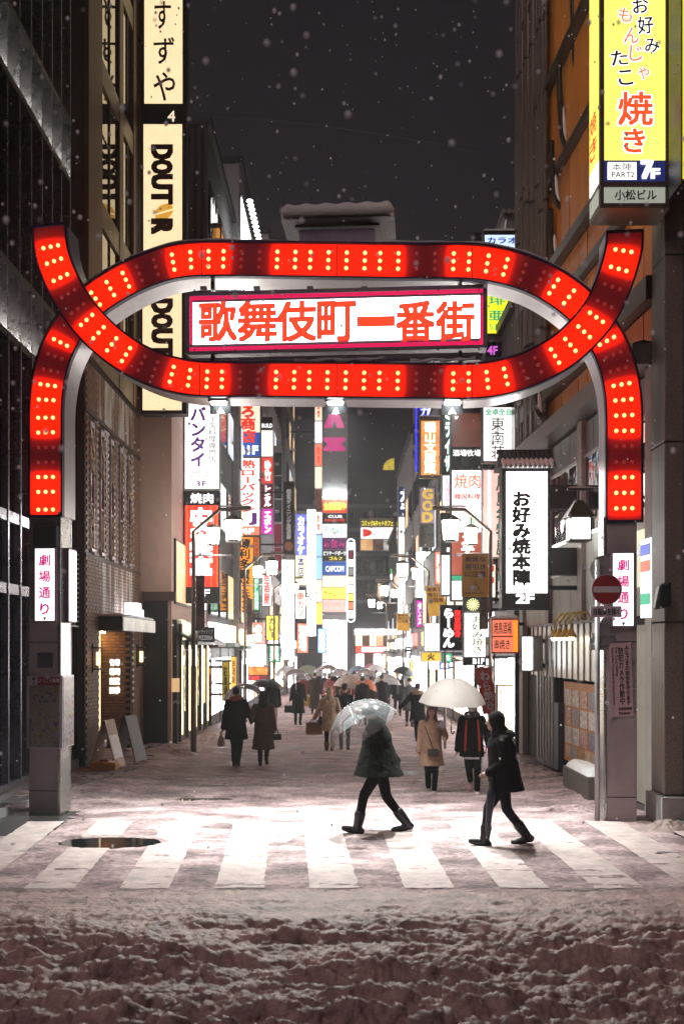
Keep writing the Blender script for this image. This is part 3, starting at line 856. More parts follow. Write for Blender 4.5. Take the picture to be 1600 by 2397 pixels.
for s_, u0, v1 in (('For Your Safety', 0.24, 0.45), ('Security Camera in Operation', 0.07, 0.84)):
    mb = MB(); o_ = pn(u0, 0.06, .014); d_ = pn(u0, v1, .014) - o_; r_ = pn(u0 + .14, .06, .014) - o_
    text(mb, s_, o_, d_.normalized(), r_.normalized(), d_.length, r_.length, 'h', 0.008); mb.build('lettering', dark_ink, t)
ptext('新宿警察署', 0.34, 0.88, 0.92, 0.92, 'h'); ptext('Police', 0.36, 0.94, 0.84, 0.98, 'h', 0.02)
for v in (0.25, 0.62, 0.9):
    mb = MB(); s1, z1 = gp(1420, 1507 + 172 * v, .05)
    mb.hexa([gw(s, z, d) for z in (z1, z1 + 0.012) for (s, d) in ((pr[0] - .05, .046), (pr[1] + .004, .046), (pr[1] + .004, .058), (pr[0] - .05, .058))]); mb.build('strap', steel, t)

# ------------------------------------------------------------------ left: dark glass building by the gate
g_dark = glass('dark_glass', (0.010, 0.011, 0.014), 2.6, 0.04, 0.12)
g_mirror = glass('coated_glass', (0.02, 0.018, 0.016), 2.9, 0.03)
fin_mat = M('fin_metal', (0.20, 0.20, 0.25), 0.28, 0.85, 0.1, 3)
panel_dark = M('panel_dark', (0.016, 0.016, 0.021), 0.3, 0.4, 0.25, 2)
t = thing('glass_building', 'dark metal and glass building with lit slanted niches behind the left gate post', 'building', (-5.6, 18, 0))
XL = -5.5
MB().box(-14, XL - 0.45, 9, 20.95, -0.3, 26).build('core', panel_dark, t)
pitch = 0.63; y_first = 20.1 - pitch * 9
cols = [y_first + pitch * k for k in range(10)]
random.seed(5)
for (z0, z1) in ((0.32, 3.43), (3.60, 4.62), (4.80, 7.62)):
    for k in range(9):
        j = random.uniform(-0.012, 0.012)
        MB().hexa([(XL - 0.10 + j, cols[k] + .03, z0), (XL - 0.06 + j, cols[k] + .03, z0), (XL - 0.06 - j, cols[k + 1] - .03, z0), (XL - 0.10 - j, cols[k + 1] - .03, z0),
                   (XL - 0.10 + j * .4, cols[k] + .03, z1), (XL - 0.06 + j * .4, cols[k] + .03, z1), (XL - 0.06 - j * .3, cols[k + 1] - .03, z1), (XL - 0.10 - j * .3, cols[k + 1] - .03, z1)]).build('pane', g_dark, t)
for k in range(10):
    for (z0, z1) in ((0.30, 7.70), (8.86, 11.98), (13.14, 26)):
        MB().box(XL - 0.40 if z0 > 8 else XL - 0.12, XL + (0.05 if z0 < 8 else 0.03), cols[k] - 0.025, cols[k] + 0.025, z0, z1).build('fin', fin_mat, t)
for (z0, z1) in ((0.22, 0.32), (3.43, 3.60), (4.62, 4.80), (7.62, 7.74), (8.82, 8.92), (11.90, 12.02), (13.1, 13.2)):
    MB().box(XL - 0.44, XL + 0.035, y_first - 4, 20.14, z0, z1).build('transom', fin_mat if z0 < 5 else panel_dark, t)
niche_mat = M('niche_cream', (0.50, 0.47, 0.38), 0.5, 0, 0.1, 8)
niche_light = E('niche_light', (1.0, 0.93, 0.72), 220.0)
for zb in (7.74, 12.02):
    for k in range(9):
        ya, yb = cols[k] + 0.025, cols[k + 1] - 0.025
        MB().hexa([(XL - .42, ya, zb), (XL - .20, ya, zb), (XL - .30, yb, zb), (XL - .43, yb, zb), (XL - .42, ya, zb + 1.1), (XL - .36, ya, zb + 1.1), (XL - .22, yb, zb + 1.1), (XL - .43, yb, zb + 1.1)]).build('niche', niche_mat, t)
        MB().box(XL - 0.06, XL - 0.02, ya + .05, yb - .05, zb + 0.005, zb + 0.03).build('light_strip', niche_light, t)
        MB().box(XL - 0.40, XL + 0.03, yb - 0.001, yb + .05, zb, zb + 1.1).build('niche_cheek', fin_mat, t)
for (z0, z1) in ((8.92, 11.9), (13.2, 26)):
    for k in range(9):
        MB().box(XL - 0.43, XL - 0.33, cols[k] + .03, cols[k + 1] - .03, z0, z1).build('panel', panel_dark, t)
MB().box(XL - 0.44, XL - 0.02, 9, 20.95, -0.2, 0.22).build('plinth', M('plinth_stone', (0.20, 0.185, 0.19), 0.45, 0, 0.2, 2, 0.1, 30), t)
for k in range(22):
    z = 4.85 + k * 0.0
for k in range(16):
    MB().hexa([(XL - .12, 20.16, 3.0 + .1 * k), (XL - .02, 20.16, 2.97 + .1 * k), (XL - .02, 20.93, 2.97 + .1 * k), (XL - .12, 20.93, 3.0 + .1 * k),
               (XL - .12, 20.16, 3.03 + .1 * k), (XL - .02, 20.16, 3.0 + .1 * k), (XL - .02, 20.93, 3.0 + .1 * k), (XL - .12, 20.93, 3.03 + .1 * k)]).build('louvre', steel, t)
MB().box(XL - 0.10, XL - 0.06, 20.18, 20.92, 0.32, 2.93).build('pane', g_dark, t)
MB().box(XL - 0.10, XL - 0.06, 20.18, 20.92, 4.65, 9.0).build('pane', g_dark, t)

# ------------------------------------------------------------------ left: brown brick building
def brick_mat(name, col, snowy):
    m = bpy.data.materials.new(name); m.use_nodes = True; nt = m.node_tree; p = nt.nodes['Principled BSDF']; L = nt.links.new
    ge = nt.nodes.new('ShaderNodeNewGeometry'); mp = nt.nodes.new('ShaderNodeMapping'); L(ge.outputs['Position'], mp.inputs['Vector'])
    n = nt.nodes.new('ShaderNodeTexNoise'); n.inputs['Scale'].default_value = 9; n.inputs['Detail'].default_value = 5; L(mp.outputs[0], n.inputs['Vector'])
    r = nt.nodes.new('ShaderNodeValToRGB'); r.color_ramp.elements[0].position = .3; r.color_ramp.elements[1].position = .7
    r.color_ramp.elements[0].color = (*[c * .6 for c in col], 1); r.color_ramp.elements[1].color = (*[c * 1.35 for c in col], 1); L(n.outputs['Fac'], r.inputs[0])
    out = r.outputs[0]
    if snowy:
        m2 = nt.nodes.new('ShaderNodeMapping'); m2.inputs['Scale'].default_value = (1, 1.7, 0.16); L(ge.outputs['Position'], m2.inputs['Vector'])
        n2 = nt.nodes.new('ShaderNodeTexNoise'); n2.inputs['Scale'].default_value = 1.5; n2.inputs['Detail'].default_value = 7; n2.inputs['Roughness'].default_value = .72; L(m2.outputs[0], n2.inputs['Vector'])
        r2 = nt.nodes.new('ShaderNodeValToRGB'); r2.color_ramp.elements[0].position = .47; r2.color_ramp.elements[1].position = .56; L(n2.outputs['Fac'], r2.inputs[0])
        mx = nt.nodes.new('ShaderNodeMix'); mx.data_type = 'RGBA'; L(r2.outputs[0], mx.inputs['Factor']); L(r.outputs[0], mx.inputs['A']); mx.inputs['B'].default_value = (0.62, 0.60, 0.58, 1)
        out = mx.outputs['Result']
    L(out, p.inputs['Base Color']); p.inputs['Roughness'].default_value = 0.6
    return m
brick_m = brick_mat('brown_brick', (0.17, 0.085, 0.045), False); brick_s = brick_mat('frosted_brick', (0.17, 0.085, 0.045), True)
mortar = M('mortar', (0.045, 0.035, 0.03), 0.9, 0, 0.2)
tile_m = M('brown_tile', (0.105, 0.055, 0.03), 0.45, 0, 0.55, 24, 0.3, 60, stretch=(1, 1, 3))
XB = -5.42
t = thing('brick_building', 'brown brick building with slit windows and lit entrance canopy', 'building', (-5.6, 24, 0))
c = MB()
c.box(-14, XB, 21.0, 26.7, 2.95, 26).box(-14, XB, 21.0, 22.3, -.3, 2.95).box(-14, XB, 25.55, 26.7, -.3, 2.95).box(-14, -6.8, 22.3, 25.55, -.3, 2.95)
for q, (a, b, z0, z1) in enumerate(((21.0, 26.7, 2.951, 26), (21.0, 22.3, -.3, 2.949), (25.55, 26.7, -.3, 2.949))):
    MB().box(-14, XB, a, b, z0, z1).build('core', mortar, t)
MB().box(-14, -6.8, 22.302, 25.548, -.3, 2.948).build('entrance_back', M('entrance_dark', (0.05, 0.03, 0.02), 0.6), t)
win_y = [21.55, 22.45, 23.42, 24.4, 25.32]
bl, bh = 0.225, 0.068
bme = {}
for key, mt in ((0, brick_m), (1, brick_s)):
    me = MB().box(0, 0.022, -bl / 2, bl / 2, -bh / 2, bh / 2).mesh('brick'); me.materials.append(mt); bme[key] = me
bricks = []
for r in range(int(8.6 / 0.08)):
    z = 0.12 + r * 0.08
    y = 21.13 + (0.12 if r % 2 else 0)
    while y < 26.6:
        skip = (z < 3.0 and 22.15 < y < 25.7) or any(abs(y - w) < 0.29 and 4.6 < z < 7.52 for w in win_y)
        if not skip and not (4.46 < z < 4.56) and not (7.54 < z < 7.64): bricks.append((y, z))
        y += 0.24
bricks.sort(key=lambda q: q[0] + abs(q[1] - 3.2) * 0.02)
snowy = lambda y, z: 22.0 < y < 25.9 and z > 1.0
for (y, z) in bricks[:300]:
    inst('brick', bme[1 if snowy(y, z) else 0], t, (XB, y, z))
mb = MB()
for (y, z) in bricks[300:]:
    mb.box(XB, XB + 0.022, y - bl / 2, y + bl / 2, z - bh / 2, z + bh / 2, 1 if snowy(y, z) else 0)
o = mb.build('brick', [brick_m, brick_s], t); o['kind'] = 'stuff'
for z in (4.51, 7.59):
    MB().box(XB, XB + 0.035, 21.0, 26.7, z - 0.045, z + 0.045).build('belt_course', M('belt_dark', (0.05, 0.025, 0.015), 0.6), t)
sill_m = M('window_frame_light', (0.42, 0.42, 0.45), 0.3, 0.6, 0.1); gold = M('brass', (0.75, 0.55, 0.30), 0.3, 0.9, 0.1)
for w in win_y:
    f = MB().box(XB + .0, XB + 0.04, w - .17, w - .14, 4.67, 7.42).box(XB, XB + .04, w + .14, w + .17, 4.67, 7.42).box(XB, XB + .04, w - .14, w + .14, 7.30, 7.42).build('window_frame', sill_m, t)
    MB().box(XB, XB + 0.07, w - .18, w + .18, 4.60, 4.67).build('window_sill', sill_m, f)
    MB().box(XB - .01, XB + 0.012, w - .139, w + .139, 4.671, 7.299).build('pane', g_dark, f)
    for (za, zb) in ((6.35, 7.28), (4.70, 5.55)):
        for sg in (1, -1):
            MB().tube([(XB + .03, w - .12 * sg, za), (XB + .03, w + .12 * sg, (za + zb) / 2), (XB + .03, w - .12 * sg, zb)], 0.022, 5).build('lattice_bar', gold, f)
    MB().box(XB + .012, XB + .03, w - .139, w + .139, 5.62, 5.66).build('glazing_bar', sill_m, f)
# upper storeys: tiled piers, spandrels and mirror panes
for (a, b) in ((21.0, 22.2), (23.95, 24.35), (25.55, 26.7)):
    MB().box(XB, XB + 0.09, a, b, 8.75, 26).build('pier', tile_m, t)
for k in range(6):
    zf = 8.75 + 3.2 * k
    MB().box(XB, XB + 0.075, 22.2, 25.55, zf, zf + 0.55).build('spandrel', M('spandrel', (0.07, 0.04, 0.025), 0.4, 0.3, 0.2), t)
    for (a, b) in ((22.22, 23.05), (23.09, 23.93), (24.37, 24.94), (24.98, 25.53)):
        f = MB().box(XB + .001, XB + 0.03, a, b, zf + 0.57, zf + 3.18).build('pane', g_mirror, t)
    for y in (23.07, 24.96):
        MB().box(XB, XB + 0.06, y - .02, y + .02, zf + .56, zf + 3.19).build('mullion', dark_metal, t)
    MB().box(XB + .031, XB + .05, 22.2, 23.07, zf + 2.1, zf + 2.14).build('mullion', dark_metal, t)
# entrance
jamb = brick_mat('jamb_brick', (0.30, 0.15, 0.07), False)
jb = []
for r in range(36):
    for q in range(6):
        x = XB - 0.13 - q * 0.235 - (0.11 if r % 2 else 0)
        if x > -6.75: jb.append((x, 0.1 + r * 0.08))
jm = MB().box(-bl / 2, bl / 2, -0.02, 0, -bh / 2, bh / 2).mesh('brick'); jm.materials.append(jamb)
for (x, z) in jb: inst('brick', jm, t, (x, 25.548, z))
canopy = MB().box(XB, XB + 0.55, 22.1, 25.9, 3.16, 3.24).build('canopy', dark_metal, t)
frost = E('frosted_panel', (0.80, 0.78, 0.70), 0.42, 0.3, 3)
for k in range(3):
    MB().box(XB + 0.55, XB + 0.58, 22.16 + k * 1.25, 23.38 + k * 1.25, 2.92, 3.22).build('canopy_panel', frost, canopy)
MB().box(XB + .02, XB + .56, 22.08, 22.14, 2.92, 3.24).build('canopy_end', black_frame, canopy)
snowcap(canopy, XB + .02, XB + .56, 22.1, 25.9, 3.242, 0.07)
MB().box(-6.3, -6.0, 25.0, 25.3, 2.90, 2.945).build('downlight', E('downlight', (1.0, 0.62, 0.28), 26.0), t)
mb = MB(); p, q = W(257, 1627, 25.5), W(280, 1540, 25.5)
for i, s_ in enumerate(('竹寿', '雲司', '割烹', '四季')):
    h = (q.z - p.z) / 4
    text(mb, s_, (p.x, 25.50, q.z - (i + 0.85) * h), XR, ZU, q.x - p.x, h * .68, 'h', 0.03)
mb.build('lettering', E('neon_white', (1, 0.97, 0.93), 4.0), t)
boxpart('door_trim', XB - .05, XB + .02, 22.24, 22.30, 0.05, 2.9, E('door_strip', (1.0, 0.72, 0.38), 2.0), t)
snow_lamp = thing('roof_lamp', 'small bright white block light on the entrance canopy', 'lamp', (XB + .3, 24.6, 3.3))
MB().box(XB + .18, XB + .48, 24.05, 24.55, 3.30, 3.62).box(XB + .18, XB + .48, 24.55, 24.85, 3.30, 3.47).build('lamp_block', E('block_light', (1, 0.95, 0.97), 3.0), snow_lamp)
for i, (y, lab) in enumerate(((21.62, 'amber wall lantern on brick left of the entrance'), (26.25, 'amber wall lantern on brick just beyond the entrance'))):
    w = thing('wall_lantern', lab, 'lantern', (XB + .12, y, 2.05), 'amber wall lanterns')
    MB().box(XB + .02, XB + .05, y - .07, y + .07, 2.0, 2.62).build('back_plate', black_frame, w)
    MB().tube([(XB + .14, y, 2.16), (XB + .14, y, 2.44)], 0.045, 8).build('glass_tube', E('amber_tube', (1.0, 0.60, 0.22), 5.0), w)
    for z in (2.06, 2.52): MB().box(XB + .05, XB + .23, y - .09, y + .09, z, z + .03).build('cage_plate', black_frame, w)
    for (dx, dy) in ((.07, -.08), (.21, -.08), (.07, .08), (.21, .08)): MB().tube([(XB + dx, y + dy, 2.08), (XB + dx, y + dy, 2.54)], 0.008, 5).build('cage_bar', black_frame, w)

# ------------------------------------------------------------------ boards standing outside the entrance
def a_board(name, label, x, y, w, h, spread, leg, panel, yaw):
    z = gz(y) + 0.10
    b = thing(name, label, 'sandwich board', (x, y, z))
    R = Matrix.Rotation(yaw, 3, 'Z')
    P = lambda a, bq, c: Vector((x, y, z)) + R @ Vector((a, bq, c))
    for sg in (-1, 1):
        top, bot = 0.0, spread * sg
        MB().hexa([P(-w / 2, bot - .012, 0), P(w / 2, bot - .012, 0), P(w / 2, bot + .012, 0), P(-w / 2, bot + .012, 0), P(-w / 2, .02 * sg - .012, h), P(w / 2, .02 * sg - .012, h), P(w / 2, .02 * sg + .012, h), P(-w / 2, .02 * sg + .012, h)]).build('frame', leg, b)
        e = .016 * sg
        MB().hexa([P(-w / 2 + .04, bot * .8 + e - .006, .2), P(w / 2 - .04, bot * .8 + e - .006, .2), P(w / 2 - .04, bot * .8 + e + .006, .2), P(-w / 2 + .04, bot * .8 + e + .006, .2),
                   P(-w / 2 + .04, bot * .08 + e - .006, h - .06), P(w / 2 - .04, bot * .08 + e - .006, h - .06), P(w / 2 - .04, bot * .08 + e + .006, h - .06), P(-w / 2 + .04, bot * .08 + e + .006, h - .06)]).build('panel', panel, b)
    return b
wood = M('pale_wood', (0.34, 0.20, 0.12), 0.5, 0, 0.25, 8); dark_wood = M('dark_wood', (0.04, 0.028, 0.022), 0.5, 0, 0.3, 8)
a_board('sandwich_board', 'pale wooden sandwich board standing before the brick entrance', -4.95, 21.1, 0.55, 1.0, 0.28, wood, M('menu_white', (0.5, 0.42, 0.38), 0.4, 0, 0.3, 12), math.radians(82))
a_board('sandwich_board', 'black sandwich board standing against the brick wall', -4.75, 22.3, 0.55, 1.02, 0.28, dark_wood, M('chalk_black', (0.03, 0.028, 0.03), 0.5, 0, 0.4, 14), math.radians(76))
b = thing('sign_stand', 'orange plastic sign base under the pale sandwich board', 'sign base', (-4.8, 20.6, gz(20.6) + .1))
orange_p = M('orange_plastic', (0.62, 0.24, 0.03), 0.35, 0, 0.1)
z = gz(20.6) + .1
MB().box(-5.15, -4.62, 20.35, 20.75, z, z + 0.17).build('tank', orange_p, b, bevel=0.03)
MB().box(-4.98, -4.80, 20.46, 20.6, z + .171, z + .22).build('handle', M('orange_dark', (0.3, 0.1, 0.015), 0.4), b, bevel=0.015)

# ------------------------------------------------------------------ cream vertical sign tower
cream = E('cream_glow', (1.0, 0.76, 0.44), 1.15, 0.06, 5)
YS = 26.0
sg_ = sign('sign_tower', 'tall cream light box tower with brown lettering fixed to the brick building', 'sign', (329, -70, 436, 968), YS, 0.42, black_frame,
           panels=[((338, -60, 427, 242), cream), ((336, 291, 426, 640), cream), ((334, 655, 425, 960), cream)],
           texts=[('す', (362, 4, 400, 68), brown_ink, 'h', 0.010), ('ず', (360, 88, 408, 150), brown_ink, 'h', 0.010), ('や', (360, 170, 410, 236), brown_ink, 'h', 0.008), ('4', (393, 260, 410, 285), E('cream_ink', (1, 0.85, 0.6), 1.0), 'h', 0.01)], wall=XB - .0)
def rot_text(s_, x0, y0, x1, y1, Y, ink, parent, bold):
    a, b = W(x0, y0, Y), W(x1, y1, Y); mb = MB()
    text(mb, s_, (a.x, Y, a.z), (0, 0, -1), (1, 0, 0), a.z - b.z, b.x - a.x, 'h', bold); mb.build('lettering', ink, parent)
bean = E('bean_orange', (0.85, 0.42, 0.06), 0.85)
for (ya, yb) in ((339, 548), (700, 909)):
    seg = (yb - ya) / 6
    for i, ch in enumerate('DOUT R'):
        if ch == ' ': continue
        rot_text(ch, 356, ya + i * seg + 2, 402, ya + (i + 1) * seg - 4, YS - 0.024, brown_ink, sg_, 0.085)
    ctr = W(384, ya + 4.5 * seg, YS - .024)
    for sg in (-1, 1):
        pts = []
        for k in range(13):
            q = math.pi * k / 12 + (0 if sg > 0 else math.pi)
            pts.append((ctr.x + 0.25 * math.cos(q) * .95 + 0.0, YS - .024, ctr.z + 0.19 * math.sin(q) + 0.02 * sg + 0.07 * math.cos(q)))
        MB().add(pts, [tuple(range(13))]).build('bean', bean, sg_)

# ------------------------------------------------------------------ rows of buildings further down the lane
win_dark = g_dark
win_cols = [E('window_warm', (1.0, 0.70, 0.40), 0.8, 0.4, 1.0), E('window_cool', (0.85, 0.92, 1.0), 0.9, 0.4, 1.0)]
shop_cols = [E('shop_white', (1.0, 0.98, 0.94), 6.0, 0.85, 4.0), E('shop_warm', (1.0, 0.72, 0.42), 3.5, 0.85, 4.0), E('shop_pink', (1.0, 0.82, 0.86), 4.0, 0.85, 4.0), E('shop_cool', (0.88, 0.96, 1.0), 6.0, 0.85, 4.0)]

def row_building(label, side, X, Y0, Y1, top, mat, seed, lit=0.25, shop=True, corr=False):
    rnd = random.Random(seed)
    s = -1 if side == 'L' else 1
    g = gz(Y0)
    t = thing('lane_building', label, 'building', (X, (Y0 + Y1) / 2, g), 'buildings along the lane')
    MB().box(min(X, X + s * 9), max(X, X + s * 9), Y0, Y1, g - 0.6, top).build('wall', mat, t)
    MB().box(min(X - s * .15, X + s * 9), max(X - s * .15, X + s * 9), Y0 - .05, Y1 - .06, top, top + 0.25).build('parapet', dark_metal, t)
    n = max(2, int((Y1 - Y0) / 2.4)); pw = (Y1 - Y0) / n
    z = g + 3.9
    while z + 2.6 < top:
        for k in range(n):
            a = Y0 + k * pw + 0.35; b = Y0 + (k + 1) * pw - 0.35
            f = MB().box(min(X, X - s * .06), max(X, X - s * .06), a, b, z, z + 1.8).build('window', dark_metal, t)
            m = rnd.choice(win_cols) if rnd.random() < lit else win_dark
            MB().box(min(X - s * .061, X - s * .075), max(X - s * .061, X - s * .075), a + .06, b - .06, z + .06, z + 1.74).build('pane', m, f)
        z += 3.3
    if shop:
        for k in range(n):
            a = Y0 + k * pw + 0.15; b = Y0 + (k + 1) * pw - 0.15
            f = MB().box(min(X, X - s * .12), max(X, X - s * .12), a, b, g + .1, g + 2.75).build('shop_front', dark_metal, t)
            MB().box(min(X - s * .121, X - s * .14), max(X - s * .121, X - s * .14), a + .12, b - .12, g + .45, g + 2.4).build('shop_window', rnd.choice(shop_cols), f)
            MB().box(min(X, X - s * rnd.uniform(.35, .6)), max(X, X - s * .35), a, b, g + 2.8, g + 2.95).build('awning', rnd.choice([brown_metal, dark_metal, M('awning_red', (0.3, 0.03, 0.03), .6), M('awning_green', (0.03, 0.12, 0.06), .6)]), f)
            MB().box(min(X, X - s * .14), max(X, X - s * .14), a, b, g + 2.98, g + 3.65).build('fascia', rnd.choice(shop_cols + [E('fascia_red', (0.9, 0.08, 0.05), 1.6), E('fascia_yellow', (1.0, 0.75, 0.15), 1.8), black_frame]), f)
    if corr:
        k = 0
        while Y0 and k < 36:
            MB().box(X + s * (0.12 + k * .24), X + s * (0.22 + k * .24) if s > 0 else X - (0.12 + k * .24) + .0, Y0 - .06, Y0, 9.6, top - .05).build('rib', panel_dark, t) if s > 0 else MB().box(X - (0.22 + k * .24), X - (0.12 + k * .24), Y0 - .06, Y0 - .001, 9.6, top - .05).build('rib', panel_dark, t)
            k += 1
    return t

pink_wall = M('pink_plaster', (0.56, 0.38, 0.31), 0.7, 0, 0.08, 3, 0.06, 60)
dk_wall = M('dark_wall', (0.05, 0.05, 0.055), 0.7, 0, 0.2); gy_wall = M('grey_wall', (0.22, 0.21, 0.22), 0.7, 0, 0.2); lt_wall = M('light_wall', (0.45, 0.43, 0.44), 0.7, 0, 0.12)
t3 = row_building('low pink plastered building with black pub front beyond the sign tower', 'L', -4.62, 27.05, 34, 9.6, pink_wall, 1, shop=False)
row_building('dark ribbed metal building rising behind the white restaurant sign', 'L', -4.6, 34.05, 42, 20.4, dk_wall, 2, corr=True)
row_building('grey building behind the orange tavern sign on the left', 'L', -4.35, 42.05, 54, 23, gy_wall, 3)
row_building('pale tall building behind the white lit column on the left', 'L', -4.0, 54.05, 66, 25, lt_wall, 4)
row_building('grey tall building next to the stacked sign tower at the lane end', 'L', -3.7, 66.05, 79, 27, gy_wall, 5)
row_building('narrow dark building just past the orange clad building on the right', 'R', 4.32, 24.05, 31, 11.0, dk_wall, 6)
row_building('dark building behind the grilled meat signs on the right', 'R', 4.25, 31.05, 43, 15.2, dk_wall, 7, lit=.4)
row_building('grey building behind the orange hanging sign on the right', 'R', 4.15, 43.05, 58, 17, gy_wall, 8, lit=.4)
row_building('grey block beside the blue karaoke sign on the right', 'R', 4.1, 58.05, 74, 15, gy_wall, 9, lit=.4)
row_building('last dark building on the right before the lane end', 'R', 4.3, 74.05, 92, 12, dk_wall, 10, lit=.3)

# pub front of the pink building
z3 = gz(28)
boxpart('cornice', -5.4, -4.50, 26.95, 27.04, 3.8, 4.05, M('cornice_brown', (0.09, 0.055, 0.045), 0.5), t3)
boxpart('doorway', -5.38, -4.72, 27.0, 27.04, z3 + .1, 3.8, black_frame, t3)
boxpart('pub_front', -4.62, -4.50, 27.2, 33.6, z3 + .1, 3.3, M('pub_black', (0.018, 0.015, 0.014), 0.35, 0, 0.2), t3)
for k, y in enumerate((27.6, 28.9, 30.2, 31.5, 32.8)):
    boxpart('pub_pillar', -4.50, -4.42, y - .10, y + .10, z3 + .1, 3.2, brown_metal, t3)
    boxpart('pub_lamp_strip', -4.42, -4.40, y - .035, y + .035, z3 + .3, 2.6, E('pub_strip', (1.0, 0.78, 0.42), 5.0), t3)
for k in range(5):
    boxpart('pub_pane', -4.50, -4.47, 27.75 + 1.3 * k, 28.75 + 1.3 * k, z3 + .9, 2.5, win_cols[0] if k in (1, 3) else g_dark, t3)
for k in range(22):
    y = 27.3 + k * .29
    MB().hexa([(-4.60, y, 2.95), (-3.95, y, 2.62), (-3.95, y + .25, 2.62), (-4.60, y + .25, 2.95), (-4.60, y, 3.03), (-3.95, y, 2.70), (-3.95, y + .25, 2.70), (-4.60, y + .25, 3.03)]).build('roof_tile', M('slate_tile', (0.05, 0.05, 0.055), 0.35, 0, 0.2), t3)
mb = MB()
text(mb, 'PUB', (W(407, 1648, 27).x, 26.99, W(407, 1648, 27).z), XR, ZU, .25, .09, 'h', 0.0); mb.build('lettering', M('off_white_ink', (0.7, 0.7, 0.7)), t3)
boxpart('notice', W(402, 1620, 27).x, W(420, 1620, 27).x, 26.98, 26.995, W(402, 1620, 27).z, W(402, 1588, 27).z, E('lit_notice', (1.0, 0.6, 0.3), 0.7), t3)

# ------------------------------------------------------------------ the block that closes the lane
t = thing('end_building', 'dark office block closing the far end of the lane', 'building', (3, 96, gz(96)))
g = gz(96)
MB().box(-6, 14, 96, 106, g - 1, 19).build('wall', M('end_wall', (0.055, 0.055, 0.07), 0.6, 0, 0.2, 1), t)
for r in range(4):
    for k in range(9):
        x = -0.2 + k * 0.72
        f = MB().box(x, x + .62, 95.93, 95.999, 7.3 + r * 2.3, 8.7 + r * 2.3).build('window', M('end_frame', (0.10, 0.10, 0.12), 0.4, .4), t)
        MB().box(x + .05, x + .57, 95.91, 95.929, 7.35 + r * 2.3, 8.65 + r * 2.3).build('pane', win_cols[0] if (r, k) in ((0, 0), (0, 5)) else g_dark, f)
for r in range(5):
    MB().box(-6, 14, 95.88, 95.999, 6.75 + r * 2.3, 7.1 + r * 2.3).build('spandrel', M('end_band', (0.16, 0.16, 0.19), 0.5, .2), t)
p, q = W(830, 1486, 95.7), W(925, 1473, 95.7)
f = MB().box(p.x, q.x, 95.6, 95.99, p.z, q.z).build('fascia', white_glow, t)
mb = MB(); text(mb, 'コーヒーショップ', (p.x + .8, 95.57, p.z + .12), XR, ZU, 2.6, .34, 'h', .03); mb.build('lettering', red_ink, t)
p, q = W(832, 1512, 95.7), W(914, 1488, 95.7)
for k in range(5):
    x = p.x + k * .68
    MB().box(x, x + .6, 95.8, 95.95, p.z, q.z).build('cafe_window', [warm_glow, M('cafe_dim', (0.2, 0.1, 0.05)), warm_glow, win_cols[0], M('cafe_dim')][k], t)
p, q = W(833, 1528, 95.6), W(914, 1513, 95.6)
f = MB().box(p.x, q.x, 95.5, 95.9, p.z, q.z).build('fascia', E('fascia_red', (0.9, 0.08, 0.05), 1.6), t)
for k in range(5):
    x = p.x + .55 + k * .5
    MB().box(x, x + .4, 95.47, 95.499, p.z + .1, q.z - .1).build('fascia_tile', white_glow, t)
    mb = MB(); text(mb, '築地銀六堂'[k], (x + .05, 95.45, p.z + .16), XR, ZU, .3, q.z - p.z - .32, 'h', .02); mb.build('lettering', dark_ink, t)
p = W(833, 1529, 95.6)
for k in range(4):
    MB().box(p.x + k * .85, p.x + k * .85 + .72, 95.7, 95.95, g + .1, p.z - .1).build('shop_window', [shop_cols[0], M('cafe_dim'), shop_cols[3], shop_cols[1]][k], t)

# ------------------------------------------------------------------ right: orange clad building
def rx(y): return 5.5 - 0.047 * y
def rbox(name, y0, y1, z0, z1, o0, o1, mat, parent, bevel=0):
    """box on the right facade from o0 to o1 metres out of the wall"""
    return MB().hexa([(rx(y0) - o1, y0, z0), (rx(y0) - o0, y0, z0), (rx(y1) - o0, y1, z0), (rx(y1) - o1, y1, z0),
                      (rx(y0) - o1, y0, z1), (rx(y0) - o0, y0, z1), (rx(y1) - o0, y1, z1), (rx(y1) - o1, y1, z1)]).build(name, mat, parent, bevel=bevel)
t = thing('clad_building', 'building clad in orange boards and dark beams behind the right gate post', 'building', (4.8, 19, 0))
MB().hexa([(rx(15.0) + .02, 15.0, -.3), (13, 15.0, -.3), (13, 24, -.3), (rx(24) + .02, 24, -.3), (rx(15.0) + .02, 15.0, 24), (13, 15.0, 24), (13, 24, 24), (rx(24) + .02, 24, 24)]).build('core', M('clad_core', (0.03, 0.022, 0.018), 0.7), t)
board_m = [M('orange_board_%d' % k, c, 0.45, 0.0, 0.22, 3, 0.1, 40, stretch=(1, 1, .15)) for k, c in enumerate(((0.60, 0.21, 0.035), (0.52, 0.17, 0.035), (0.64, 0.24, 0.045)))]
beam_m = M('beam_brown', (0.075, 0.06, 0.055), 0.4, 0.5, 0.25, 4); beam_l = M('beam_grey', (0.20, 0.185, 0.18), 0.38, 0.5, 0.2, 4)
rnd = random.Random(4)
bands = [(7.18, 7.78), (8.18, 9.5), (9.74, 10.38), (10.62, 12.3), (12.5, 14.4), (14.6, 17.0), (17.2, 20)]
for (z0, z1) in bands:
    y = 15.05
    while y < 23.9:
        rbox('cladding_board', y + .012, y + 0.585, z0, z1, -.01, 0.03 + rnd.uniform(0, .012), rnd.choice(board_m), t)
        y += 0.6
for (z0, z1, o1, m) in ((7.80, 8.16, .22, beam_m), (9.52, 9.72, .16, beam_m), (10.40, 10.60, .22, beam_m), (12.32, 12.48, .16, beam_m), (14.42, 14.58, .2, beam_m), (17.02, 17.18, .2, beam_m)):
    rbox('beam', 15.02, 24.0, z0, z1, -.005, o1, m, t)
ledge = rbox('ledge', 15.02, 24.0, 6.82, 7.14, -.005, .42, beam_l, t)
